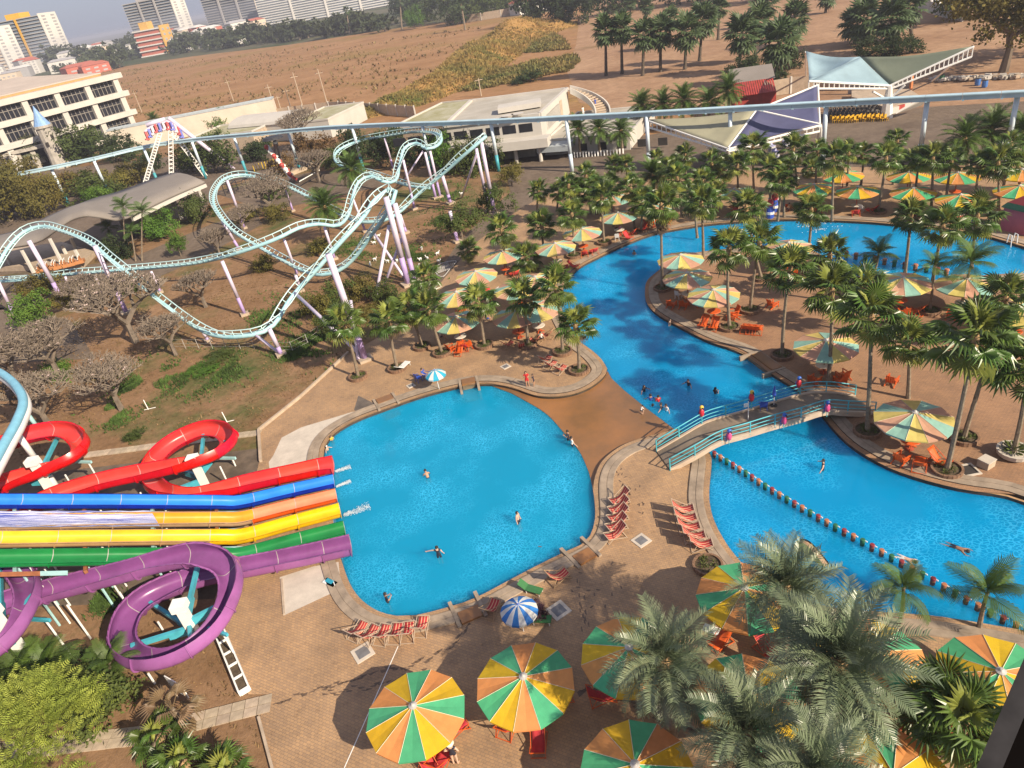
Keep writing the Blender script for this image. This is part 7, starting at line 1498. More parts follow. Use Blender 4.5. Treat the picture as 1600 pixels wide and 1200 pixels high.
put('whitel', 'white sun lounger beside the planter at the slide pool steps', at(630, 577), 2.6, 'white loungers'); put('bluec', 'blue plastic chair left of the small turquoise umbrella', at(655, 596), 2.2, 'blue chairs'); put('bluec', 'blue plastic chair under the small turquoise umbrella', at(668, 592), 1.2, 'blue chairs'); put('whitec', 'white plastic chair in front of the far striped umbrellas', at(1345, 331), 2.2, 'white chairs'); put('whitec', 'white plastic chair among orange seats on the island point', at(1060, 466), 2.2, 'white chairs'); put('bluec', 'blue chair standing on the footbridge', at(1193, 641, 1.15) + Vector((0, 0, .0)), 2.8, 'blue chairs')
for k in PRO.values():
    for c in list(k.children): bpy.data.objects.remove(c)
    bpy.data.objects.remove(k)
# stacks of white chairs at the plaza
for i, (x, y) in enumerate([(1208, 258), (1212, 249), (1206, 240), (1228, 232)]):
    t = thing('chair_stack', 'stack of white plastic chairs, %s of the pile at the plaza edge' % ['lowest', 'second', 'third', 'rear right'][i], 'chair stack', at(x, y), .4, 'white chair stacks'); n_ = 7
    for k in range(n_): b = MB(); z = .35 + .14 * k; b.box((0, 0, z), (.9, .7, .05)); b.box(None, (.9, .05, .4), M=Matrix.Translation((0, .38, z + .2)) @ Matrix.Rotation(-.2, 4, 'X')); b.box((.4, .3, z / 2), (.05, .05, z)); b.box((-.4, -.3, z / 2), (.05, .05, z)); b.build('chair', M_whp if k % 3 else mat('lavender_plastic', (.42, .42, .66), .5, .1, 2), t)
# --- hatches, boxes, towel
def hatch(lab, x, y, w=1.1, dk=.7, rz=.5):
    t = thing('manhole_cover', lab, 'manhole cover', at(x, y), rz); b = MB(); b.box((0, 0, .02), (w, w, .05)); b.build('frame', M_apron, t); b = MB(); b.box((0, 0, .032), (w * dk * .9, w * dk * .9, .05)); b.build('lid', mat('grey_lid', (.16, .16, .17), .6, .2, 2), t)
hatch('square grey manhole cover in a pale frame left of the nearest umbrella', 567, 1020); hatch('square pale manhole cover right of the blue and white umbrella', 873, 954); hatch('square grey manhole cover between the two chair rows', 1002, 845, .95); hatch('small manhole cover on the deck near the man in red', 790, 573, .8); hatch('small manhole cover left of the small turquoise umbrella', 642, 603, .7)
t = thing('open_manhole', 'open square manhole with a pale rim beside the leaning palm', 'manhole', at(1512, 735)); b = MB()
for dx, dy, w, h in ((0, .5, 1.15, .12), (0, -.5, 1.15, .12), (.51, 0, .12, .88), (-.51, 0, .12, .88)): b.box((dx, dy, .03), (w, h, .08))
b.build('rim', M_apron, t); b = MB(); b.box((0, 0, .004), (.9, .88, .012)); b.build('dark_pit', M_dark, t)
t = thing('concrete_box', 'grey concrete box right of the open manhole', 'box', at(1540, 728), .4); b = MB(); b.box((0, 0, .25), (.75, .7, .5)); b.build('body', M_conc, t); b = MB(); b.box((0, 0, .53), (.8, .75, .06)); b.build('lid', M_apron, t)
t = thing('bowl_planter', 'pale round concrete bowl planter at the right edge of the shore', 'planter', at(1583, 712)); b = MB(); b.lathe([(.7, 0), (.95, .2), (1.0, .5), (.85, .5), (.8, .38)], 18); b.build('bowl', M_apron, t); b = MB(); leaf_cluster(b, random.Random(2), (0, 0, .4), .55, 110, .4, .05); b.build('plants', M_herb, t)
b = MB(); b.box((0, 0, .05), (.5, .9, .06)); b.box((.1, -.5, .06), (.4, .3, .07)); o = b.build('white_towel', M_whp); o.location = at(1112, 985); o.rotation_euler = (0, 0, .9); tag(o, 'crumpled white towel lying left of the date palm shade', 'towel')
t = thing('kick_board', 'blue and white float board on the lower washed concrete apron', 'float', at(516, 911), .9); b = MB(); b.box((0, 0, .05), (.45, 1.0, .06)); b.build('board', M_whp, t); b = MB(); b.box((.05, .1, .083), (.3, .6, .02)); b.build('blue_print', M_ct, t)
b = MB()
for i in range(40): a = random.uniform(0, 6.28); r_ = random.uniform(0, .5); b.beam((r_ * cos(a), r_ * sin(a) * .7, .03), (r_ * cos(a) + random.uniform(-.3, .3), r_ * sin(a) + random.uniform(-.3, .3), .05), .03, .02)
# plant trough of five white cells, and the sign board
t = thing('plant_trough', 'long white trough with five soil filled cells at the deck edge', 'planter', at(345, 990)); q = at(384, 1083) - t.location; L = q.length; dd = q.normalized(); nn = Vector((-dd.y, dd.x, 0)); b = MB()
for s in (-.28, .28): b.beam(nn * s + Vector((0, 0, .2)), q + nn * s + Vector((0, 0, .2)), .09, .4)
for k in range(6): p = q * (k / 5); b.beam(p - nn * .235 + Vector((0, 0, .2)), p + nn * .235 + Vector((0, 0, .2)), .09, .38)
b.build('frame', M_white, t)
for k in range(5): p = q * ((k + .5) / 5); b = MB(); b.beam(p - dd * (L / 10 - .06) + Vector((0, 0, .14)), p + dd * (L / 10 - .06) + Vector((0, 0, .14)), .45, .28); b.build('soil_bed', M_soil, t)
t = thing('sign_board', 'white notice board with blue printed blocks on two posts by the purple slide', 'sign', at(290, 1095)); q0, q1 = at(301, 1097) - t.location, at(282, 1086) - t.location; b = MB()
e = (q1 - q0).normalized(); fc = Vector((e.y, -e.x, 0)); fc = fc if fc.x > 0 else -fc
b.beam(Vector((0, 0, 1.25)) - e * .75, Vector((0, 0, 1.25)) + e * .75, .05, 1.1); b.build('board', M_white, t)
for k in (-.6, .6): b = MB(); b.tube([e * k - fc * .05, e * k - fc * .05 + Vector((0, 0, 1.3))], .04, 6); b.build('post', M_conc, t)
for z, w in ((1.6, .55), (1.38, .3), (1.15, .6), (.95, .45)): b = MB(); b.beam(Vector((0, 0, z)) - e * w + fc * .03, Vector((0, 0, z)) + e * w + fc * .03, .015, .1); b.build('printed_block', M_blue, t)
# wire mesh sculpture and the low pipe frames on the lawn
t = thing('wire_sculpture', 'grey wire mesh leaf shaped sculpture lying at the lawn edge', 'sculpture', at(697, 422)); b = MB(); ol = [at(*q, .25) - t.location for q in [(680, 420), (686, 413), (700, 409), (713, 408), (703, 420), (692, 432), (682, 428)]]; b.tube(crom(ol, .3, True), .06, 5)
for i in range(9): f = i / 8; b.tube([ol[0].lerp(ol[6], f), ol[2].lerp(ol[4], f) if f < .9 else ol[4]], .025, 4, False); b.tube([ol[0].lerp(ol[3], f), ol[6].lerp(ol[4], f)], .025, 4, False)
b.build('mesh_wire', M_hub, t)
for bx, lab in (((355, 660), 'thin white pipe stand above the right red loop on the lawn'), ((232, 640), 'short leaning white stick under the bare tree')):
    t = thing('pipe_stand', lab, 'pipe stand', at(*bx)); b = MB(); b.tube([(0, 0, 0), (-.3, .5, .9)], .04, 6); b.tube([(-.4, 0, .05), (.7, .1, .05)], .035, 6); b.build('pipe', M_white, t)
# chain link fence under the coaster
t = thing('wire_fence', 'thin wire fence on slim posts below the coaster valley', 'fence', at(390, 545)); fp = resample([at(*q) for q in [(270, 545), (340, 545), (400, 545), (455, 552), (480, 540), (530, 505)]], 1.9)
for i, p in enumerate(fp): b = MB(); b.tube([p - t.location, p - t.location + Vector((0, 0, 1.3))], .03, 5); b.build('post', M_hub, t)
b = MB()
for p, q in zip(fp, fp[1:]):
    for z in (.3, .7, 1.2): b.tube([p - t.location + Vector((0, 0, z)), q - t.location + Vector((0, 0, z))], .008, 3, False)
b.build('wire', M_hub, t)

# ================================================================ FOOTBRIDGE
BR_ = thing('footbridge', 'arched footbridge with turquoise railings across the river pool', 'bridge', at(1180, 655)); o_ = BR_.location
M_rail2 = mat('turquoise_rail', (.07, .42, .50), .45, .12, 2); M_bdeck = mat('bridge_deck', (.20, .155, .115), .9, .2, .8, detail=8); M_bside = mat('bridge_side', (.48, .38, .29), .8, .12, 1)
near = [(1047, 734, .08), (1090, 711, .75), (1125, 691, 1.1), (1163, 680, 1.2), (1205, 667, 1.25), (1250, 655, 1.22), (1290, 643, 1.1), (1320, 644, .7), (1367, 646, .08)]
nr = crom([at(x, y, z) for x, y, z in near], .5); fa = [(1026, 705, .08), (1065, 682, .75), (1104, 660, 1.1), (1145, 648, 1.2), (1180, 638, 1.25), (1222, 625, 1.22), (1262, 615, 1.1), (1298, 614, .7), (1336, 619, .08)]
fr_ = crom([at(x, y, z) for x, y, z in fa], .5)
N_ = 40
b = MB()
for i in range(N_ + 1):
    p, q = samp(nr, i / N_) - o_, samp(fr_, i / N_) - o_; b.v += [tuple(p), tuple(q), tuple(q - Vector((0, 0, .35))), tuple(p - Vector((0, 0, .35)))]
for i in range(N_):
    a = i * 4; b.f += [(a, a + 4, a + 5, a + 1), (a + 1, a + 5, a + 6, a + 2), (a + 2, a + 6, a + 7, a + 3), (a + 3, a + 7, a + 4, a)]; b.m += [0, 1, 1, 1]
b.build('deck', [M_bdeck, M_bside], BR_)
for P_ in (nr, fr_):
    kb = MB()
    for i in range(N_): p, q = samp(P_, i / N_) - o_, samp(P_, (i + 1) / N_) - o_; kb.beam(p + Vector((0, 0, .05)), q + Vector((0, 0, .05)), .16, .12)
    kb.build('kerb', M_bside, BR_)
    for h in (.35, .65, .98):
        b = MB(); b.tube([samp(P_, i / N_) - o_ + Vector((0, 0, h)) for i in range(N_ + 1)], .032 if h < .9 else .042, 6); b.build('rail', M_rail2, BR_, smooth=True)
    for i in range(9):
        p = samp(P_, i / 8) - o_; b = MB(); b.tube([p + Vector((0, 0, -.1)), p + Vector((0, 0, 1.0))], .05, 6); b.build('rail_post', M_rail2, BR_)
# lamp post and folded blue parasol on the bridge
t = thing('sign_post', 'thin white post with a small white plate on the footbridge', 'post', at(1169, 656, 1.2)); b = MB(); b.tube([(0, 0, 0), (0, 0, 1.6)], .035, 6); b.build('pole', M_whp, t); b = MB(); b.box((-.15, 0, 1.3), (.35, .05, .3)); b.build('plate', M_whp, t)
t = thing('folded_parasol', 'folded dark blue parasol on a round foot on the footbridge', 'parasol', at(1209, 634, 1.22)); b = MB(); b.lathe([(.25, 0), (.25, .07), (.05, .1)], 12); b.build('foot', M_dark, t); b = MB(); b.tube([(0, 0, 0), (0, 0, 1.6)], .025, 6); b.build('pole', M_whp, t); b = MB(); b.lathe([(.05, .8), (.16, .95), (.10, 1.4), (.02, 1.75)], 8); b.build('cloth', M_blue, t)
# parrot figures fixed on the rails
M_pr = [mat('parrot_red', (.55, .03, .05), .4, .08, 4), mat('parrot_yellow', (.70, .48, .06), .4, .08, 4), mat('parrot_blue', (.03, .12, .48), .4, .1, 4), mat('parrot_pink', (.62, .07, .22), .4, .08, 4)]
def parrot(lab, P_, f, body, head, rz, side):
    p = samp(P_, f) + Vector((0, 0, .35)); t = thing('parrot_figure', lab, 'figure', p + side, rz, 'parrot figures on the footbridge'); b = MB(); b.lathe([(.04, 0), (.15, .12), (.2, .35), (.16, .6), (.09, .72)], 10); b.build('body', body, t, smooth=True)
    b = MB(); b.ball((0, -.03, .84), .16); b.build('head', head, t, smooth=True); b = MB(); b.tube([(0, -.15, .86), (0, -.27, .82), (0, -.27, .72)], [.06, .045, .01], 6); b.build('beak', M_dark, t)
    for s in (-1, 1): b = MB(); b.solid([(s * .17, .05, .62), (s * .23, .10, .3), (s * .16, .18, .0), (s * .13, .16, .5)] if s > 0 else [(s * .13, .16, .5), (s * .16, .18, .0), (s * .23, .10, .3), (s * .17, .05, .62)], .04); b.build('wing', M_pr[2], t)
    b = MB(); b.beam((0, .12, .15), (0, .3, -.35), .14, .04); b.build('tail', M_pr[2], t); b = MB(); b.tube([(0, 0, .05), (0, .0, -.4)], .03, 5); b.build('perch', M_rail2, t)
up0 = Vector((0, 0, .35))
parrot('red parrot figure with a yellow head on the far rail, leftmost', fr_, .25, M_pr[0], M_pr[1], .2, up0); parrot('red parrot figure with a yellow head on the far rail by the folded parasol', fr_, .5, M_pr[0], M_pr[1], .2, up0); parrot('blue tailed parrot figure on the far rail near the right bridge end', fr_, .74, M_pr[0], M_pr[2], .2, up0)
sd = Vector((.1, -.22, -.25)); parrot('pink parrot figure with a blue head on the near rail, leftmost', nr, .27, M_pr[3], M_pr[2], .3, sd); parrot('pink parrot figure with a blue head in the middle of the near rail', nr, .53, M_pr[3], M_pr[2], .3, sd); parrot('pink parrot figure with a blue head on the near rail, rightmost', nr, .75, M_pr[3], M_pr[2], .3, sd)

# ================================================================ POST ROW IN THE WATER
M_cap = [mat('cap_red', (.24, .03, .035), .5, .1, 4), mat('cap_orange', (.40, .15, .07), .5, .1, 4), mat('cap_green', (.025, .13, .06), .5, .1, 4)]; M_pvc = mat('white_pipe', (.74, .74, .74), .4, .05, 4); M_pwood = mat('post_brown', (.22, .11, .06), .7, .2, 3)
POSTP = []
for ci in range(3):
    t = thing('water_post', '-', 'post', (0, 0, -60)); b = MB(); b.lathe([(.155, -1.0), (.155, .38)], 10); b.build('shaft', M_cap[2] if ci == 2 else M_pwood, t); b = MB(); b.lathe([(.168, .36), (.172, .50), (.15, .53), (.06, .54)], 10); b.build('cap', M_cap[ci], t); b = MB(); b.lathe([(.165, .16), (.165, .23)], 10); b.build('band', M_cap[ci], t); b = MB(); b.beam((-.25, .18, .32), (.25, .18, .32), .07, .07); b.build('white_bar', M_pvc, t); POSTP.append(t)
row = resample(crom([at(x, y, WZ) for x, y in [(1116, 714), (1160, 741), (1204, 770), (1285, 818), (1358, 858), (1432, 899), (1487, 930), (1521, 950), (1546, 963), (1600, 990), (1660, 1015)]], .3), .58)
cn = ['red capped', 'orange capped', 'green capped']
for i, p in enumerate(row):
    d_ = row[min(i + 1, len(row) - 1)] - row[max(i - 1, 0)]; clone(POSTP[i % 3], p, atan2(d_.y, d_.x), (.82, .82, .92), '%s post of the long row of posts dividing the river pool' % cn[i % 3], 'posts dividing the river pool')
row2 = resample(crom([at(x, y, WZ) for x, y in [(1322, 402), (1345, 406), (1400, 417), (1440, 424), (1478, 430)]], .3), 1.0)
for i, p in enumerate(row2): clone(POSTP[i % 3], p, -.3, 1.25, '%s post of the far row along the wading pool' % cn[i % 3], 'posts along the wading pool')
for k in POSTP:
    for c in list(k.children): bpy.data.objects.remove(c)
    bpy.data.objects.remove(k)
# children's slide in the shallow water
t = thing('children_slide', 'small yellow sided children slide curving down into the shallow pool', 'slide', at(1264, 868, WZ)); t.scale = (.68,) * 3; t.rotation_euler = (0, 0, -.35); M_ys = mat('slide_yellow', (.66, .50, .03), .4, .1, 3); M_bed = mat('slide_bed_tan', (.36, .22, .14), .6, .2, 3)
cp = crom([Vector(q) for q in [(-1.0, .75, .25), (-.85, .55, .75), (-.5, .35, 1.12), (0, .0, 1.05), (.55, -.4, .6), (1.1, -.9, .1), (1.3, -1.1, -.1)]], .15); b = MB(); sA, sB = MB(), MB()
for i in range(len(cp) - 1):
    p, q = cp[i], cp[i + 1]; dd = (q - p); nn = Vector((-.62, -.78, 0)).normalized(); nn = Vector((dd.y, -dd.x, 0)).normalized() * .26
    b.solid([p + nn, q + nn, q - nn, p - nn][::-1], .06)
    for mb, s in ((sA, 1), (sB, -1)): a_, c_ = p + nn * s * 1.08, q + nn * s * 1.08; z_ = Vector((0, 0, .24)); mb.add([Vector((a_.x, a_.y, max(-.2, a_.z - .85))), Vector((c_.x, c_.y, max(-.2, c_.z - .85))), c_ + z_, a_ + z_], [(0, 1, 2, 3)])
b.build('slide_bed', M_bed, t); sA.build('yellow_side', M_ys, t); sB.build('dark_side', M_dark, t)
b = MB(); b.ball((-.75, .6, .5), .16); b.build('red_ornament', M_cap[0], t)
# play figures at the far bank and shower hydrants
for i, (x, y, lab) in enumerate([(1203, 340, 'left'), (1210, 330, 'right')]):
    t = thing('play_figure', '%s blue, white and red water play figure on the far bank' % lab, 'water toy', at(x, y)); b = MB(); b.lathe([(.5, 0), (.45, .8), (.3, 1.5)], 10); b.build('body', M_blue, t); b = MB(); b.lathe([(.34, 1.5), (.42, 1.9), (.2, 2.3)], 10); b.build('top', M_pr[0], t); b = MB(); b.lathe([(.52, .5), (.52, .8)], 10); b.build('band', M_whp, t)
    for s in (-1, 1): b = MB(); b.tube([(s * .35, 0, 1.4), (s * .8, 0, 1.8)], .1, 6); b.build('arm', M_whp, t)
t = thing('pool_ladder', 'white pool ladder on the far right bank', 'ladder', at(1582, 380)); b = MB()
for s in (-.3, .3): b.tube([(s, .4, .0), (s, .3, .9), (s, -.1, .9), (s, -.3, -.8)], .05, 6)
b.build('rails', M_whp, t)
t = thing('kiosk', 'small kiosk with a red and green roof at the right edge of the far bank', 'kiosk', at(1600, 358), .3); b = MB(); b.box((0, 0, 1.2), (3, 3, 2.4)); b.build('wall', mat('pink_wall', (.46, .12, .16), .8, .1, 1), t); b = MB(); b.lathe([(2.4, 2.4), (2.3, 2.55), (1.9, 2.9)], 4, ph=.78); b.build('eave', M_cap[2], t); b = MB(); b.lathe([(1.9, 2.9), (.1, 3.8)], 4, ph=.78); b.build('roof', M_cap[0], t)
for i, (x, y) in enumerate([(1270, 352), (1284, 358), (1252, 352), (1222, 350)]):
    p = at(x, y, WZ); rnd = random.Random(i); b = MB()
    for k in range(46): a = rnd.uniform(0, 6.28); q = rnd.gauss(0, .9); b.ball(p + Vector((q * cos(a) * 1.5, q * sin(a) * .5, .03)), rnd.uniform(.03, .09), n=5, sz=.5)
    if i < 2: stuff(tag(b.build('splash_foam', M_foam), 'white splash on the far pool %s' % ['left of a palm trunk', 'right of a palm trunk'][i], 'foam'))
# white animal figures on the lawn
b = MB(); b.tube([(-.42, 0, .52), (-.2, 0, .58), (.2, 0, .58), (.42, 0, .5)], [.12, .22, .22, .12], 8); b.tube([(.36, 0, .6), (.52, 0, .86)], [.11, .08], 6); b.ball((.58, 0, .9), .12)
for x in (-.28, .28):
    for y in (-.11, .11): b.tube([(x, y, .5), (x, y, 0)], [.06, .045], 5)
for y in (-.06, .06): b.tube([(.54, y, .98), (.5, y * 2, 1.1)], [.03, .012], 4)
b.tube([(-.44, 0, .55), (-.55, 0, .68)], [.05, .02], 4); AN = b.mesh('animal_figure', mat('white_figure_paint', (.74, .73, .70), .7, .05, 3), smooth=True)
for i, (x, y, lab) in enumerate([(592, 371, 'upper, left of the crossed struts'), (586, 375, 'pair mate, left of the crossed struts'), (585, 382, 'pinkish, just below the pair'), (659, 391, 'alone on the green lawn'), (684, 399, 'right, nearest the grey path'), (668, 406, 'middle of the right group'), (657, 408, 'left of the right group'), (686, 411, 'lowest at the wire sculpture'), (654, 420, 'low between the tall columns and the sculpture'), (606, 411, 'between the crossed struts'), (621, 410, 'right of the crossed struts'), (586, 408, 'left behind the crossed struts'), (579, 416, 'in front of the scrub'), (722, 305, 'far, by the lift hill path')]):
    o = obj('animal_figure', AN, None, at(x, y)); o.rotation_euler = (0, 0, i * 1.7); o.scale = (.6,) * 3; tag(o, 'small white animal figure on the coaster lawn, ' + lab, 'figure', 'white animal figures on the lawn')
# junk, bins and cars at the upper right
rnd = random.Random(8); M_blueb = mat('blue_bin', (.05, .15, .42), .5, .1, 3)
for i in range(26):
    x = 1462 + 5.3 * i; y = 127 - .25 * i + rnd.uniform(-2, 2); t = thing('scrap_pile', 'heap of pale scrap and rubble in the long row under the big spreading tree', 'scrap heap', at(x, y), rnd.uniform(0, 3), 'scrap heaps under the spreading tree'); b = MB()
    for k in range(7): b.box((rnd.uniform(-.7, .7), rnd.uniform(-.6, .6), rnd.uniform(.15, .5)), (rnd.uniform(.3, 1.1), rnd.uniform(.2, .7), rnd.uniform(.15, .6)), rnd.uniform(0, 3))
    b.build('rubble', rnd.choice((M_conc, M_apron, M_stone, M_whitew)), t)
for x, y, m_, lab in ((1527, 133, M_blueb, 'left blue barrel before the scrap heaps'), (1538, 136, M_blueb, 'right blue barrel before the scrap heaps'), (1471, 127, M_cap[2], 'green bin at the left end of the scrap heaps')):
    t = thing('barrel', lab, 'barrel', at(x, y)); b = MB(); b.lathe([(.42, 0), (.46, .3), (.46, .8), (.42, 1.1)], 10); b.build('body', m_, t); b = MB(); b.lathe([(.45, 1.1), (.45, 1.16)], 10); b.build('lid', M_dark, t)
def car(lab, p, rz, m_):
    t = thing('parked_car', lab, 'car', p, rz, 'cars parked behind the white wall'); b = MB(); b.prism([(-2.1, -.85), (2.1, -.85), (2.2, -.6), (2.2, .6), (2.1, .85), (-2.1, .85), (-2.2, .6), (-2.2, -.6)], .35, .95); b.build('body', m_, t)
    b = MB(); b.add([(-1.5, -.78, .95), (1.2, -.78, .95), (1.2, .78, .95), (-1.5, .78, .95), (-1.0, -.65, 1.5), (.5, -.65, 1.5), (.5, .65, 1.5), (-1.0, .65, 1.5)], [(0, 1, 5, 4), (1, 2, 6, 5), (2, 3, 7, 6), (3, 0, 4, 7)]); b.build('windows', M_glass, t); b = MB(); b.box((-.25, 0, 1.53), (1.5, 1.3, .06)); b.build('roof', m_, t)
    for x in (-1.35, 1.35):
        for y in (-.8, .8):
            b = MB(); b.tube([(x, y - .1, .33), (x, y + .1, .33)], .33, 10); b.build('wheel', M_dark, t)
for i, (x, y) in enumerate([(1452, 6), (1463, 9), (1474, 13), (1484, 17)]): car('white parked car, %s behind the white wall at the upper right' % ['leftmost', 'second', 'third', 'rightmost'][i], at(x, y), .6, M_whp)
# low white fence and benches in front of the white hall
t = thing('picket_fence', 'low white picket fence round the three short date palms', 'fence', at(900, 246)); b = MB(); fp = resample([at(*q) for q in [(898, 246), (935, 244), (975, 240)]], .55)
for p in fp: b.box(p - t.location + Vector((0, 0, .45)), (.22, .1, .9), .3)
b.build('pickets', M_whp, t)
# --- the tower's own steel rail, close to the camera
ra = at(1597 + 6, 1017, 0); 
def near_pt(x, y, dist): return Vector((0, 0, CAM_H)) + ray(x, y).normalized() * dist
p0, p1 = near_pt(1624, 1017, 1.45), near_pt(1546, 1200, 1.36); t = thing('steel_rail', 'dark grey steel rail of the lookout tower in the lower right corner', 'rail', p0)
dr_ = (p1 - p0); M_steel = mat('dark_steel_rail', (.03, .028, .029), .6, .4, 9, spec=.2); v_ = dr_.normalized(); vw = (p0 - Vector((0, 0, CAM_H))).normalized(); sdv = v_.cross(vw).normalized()
pa, pb = p0 - v_ * .5, p1 + v_ * .6
b = MB(); b.beam(pa - t.location, pb - t.location, .027, .03, up=sdv.cross(v_)); b.build('flat_bar', M_steel, t)
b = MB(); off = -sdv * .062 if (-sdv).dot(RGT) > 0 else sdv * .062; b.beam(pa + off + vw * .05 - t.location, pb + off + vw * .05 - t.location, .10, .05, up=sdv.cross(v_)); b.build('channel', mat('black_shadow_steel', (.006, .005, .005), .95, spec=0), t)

# ================================================================ PEOPLE
M_skin = [mat('skin_tan', (.42, .24, .15), .6, .06, 6), mat('skin_light', (.56, .36, .26), .6, .06, 6), mat('skin_brown', (.28, .15, .09), .6, .06, 6)]
M_hair = mat('hair_black', (.015, .012, .012), .6, .2, 10); M_swim = mat('dark_swimwear', (.02, .02, .035), .7, .1, 5); M_redsh = mat('red_shirt', (.55, .015, .02), .8, .1, 4); M_capw = mat('cream_sun_hat', (.75, .70, .55), .8, .05, 5); M_khaki = mat('khaki_cloth', (.30, .20, .12), .8, .1, 4); M_bluesh = mat('blue_shirt', (.03, .08, .36), .8, .1, 4); M_whsh = mat('white_shirt', (.70, .70, .68), .8, .05, 4); M_eye = mat('eye_dark', (.02, .015, .01), .3); M_lip = mat('lip', (.36, .12, .10), .6)
J0 = dict(pel=(0, 0, .92), waist=(0, .01, 1.05), chest=(0, 0, 1.26), neck=(0, .01, 1.42), head=(0, -.015, 1.53), crownp=(0, 0, 1.62),
  shl=(.17, .01, 1.36), ell=(.23, .02, 1.10), wrl=(.25, -.03, .87), shr=(-.17, .01, 1.36), elr=(-.23, .02, 1.10), wrr=(-.25, -.03, .87),
  hil=(.09, 0, .88), knl=(.10, -.01, .48), anl=(.10, .02, .08), tol=(.12, -.16, .035), hir=(-.09, 0, .88), knr=(-.10, -.01, .48), anr=(-.10, .02, .08), tor=(-.12, -.16, .035))
RADJ = dict(pel=.125, waist=.115, chest=.135, neck=.055, head=.09, crownp=.075, sh=.065, el=.042, wr=.03, hi=.092, kn=.058, an=.042, to=.032)
BON = [('pel', 'waist'), ('waist', 'chest'), ('chest', 'neck'), ('neck', 'head'), ('head', 'crownp')] + [(a + s, b + s) for s in 'lr' for a, b in (('sh', 'el'), ('el', 'wr'), ('hi', 'kn'), ('kn', 'an'), ('an', 'to'))] + [('chest', 'shl'), ('chest', 'shr'), ('pel', 'hil'), ('pel', 'hir')]
POSES = {
 'stand': {}, 'hips': dict(ell=(.33, .06, 1.13), wrl=(.20, -.05, .98), elr=(-.33, .06, 1.13), wrr=(-.20, -.05, .98)),
 'hold': dict(ell=(.24, -.05, 1.12), wrl=(.12, -.25, 1.20), elr=(-.24, -.05, 1.12), wrr=(-.10, -.25, 1.20), anl=(.13, .02, .08), tol=(.16, -.15, .035)),
 'wade': dict(ell=(.36, -.06, 1.18), wrl=(.52, -.18, 1.06), elr=(-.36, -.06, 1.18), wrr=(-.52, -.18, 1.06)),
 'reach': dict(ell=(.42, -.08, 1.30), wrl=(.66, -.14, 1.24), elr=(-.26, 0, 1.10), wrr=(-.30, -.1, .9)),
 'crouch': dict(pel=(0, .12, .62), waist=(0, .05, .74), chest=(0, -.08, .92), neck=(0, -.16, 1.05), head=(0, -.22, 1.15), crownp=(0, -.24, 1.24), shl=(.17, -.08, 1.0), ell=(.26, -.2, .78), wrl=(.2, -.38, .66), shr=(-.17, -.08, 1.0), elr=(-.26, -.2, .78), wrr=(-.2, -.38, .66), hil=(.09, .12, .60), knl=(.18, -.22, .52), hir=(-.09, .12, .60), knr=(-.18, -.22, .52), anl=(.12, .05, .08), anr=(-.12, .05, .08)),
 'sit': dict(pel=(0, .05, .50), waist=(0, .07, .64), chest=(0, .10, .86), neck=(0, .10, 1.02), head=(0, .07, 1.13), crownp=(0, .08, 1.22), shl=(.17, .1, .96), ell=(.23, .02, .70), wrl=(.17, -.20, .62), shr=(-.17, .1, .96), elr=(-.23, .02, .70), wrr=(-.17, -.20, .62), hil=(.09, .04, .48), knl=(.12, -.38, .50), anl=(.12, -.42, .08), tol=(.13, -.58, .035), hir=(-.09, .04, .48), knr=(-.12, -.38, .50), anr=(-.12, -.42, .08), tor=(-.13, -.58, .035)),
 'float': dict(pel=(0, 0, .06), waist=(0, -.13, .07), chest=(0, -.34, .07), neck=(0, -.50, .09), head=(0, -.61, .11), crownp=(0, -.70, .12), shl=(.17, -.44, .06), ell=(.30, -.66, .04), wrl=(.22, -.90, .03), shr=(-.17, -.44, .06), elr=(-.30, -.66, .04), wrr=(-.22, -.90, .03), hil=(.09, .04, .05), knl=(.13, .44, .02), anl=(.18, .84, 0), tol=(.19, .98, -.02), hir=(-.09, .04, .05), knr=(-.13, .44, .02), anr=(-.18, .84, .02), tor=(-.19, .98, .0)),
}
BODY = {}
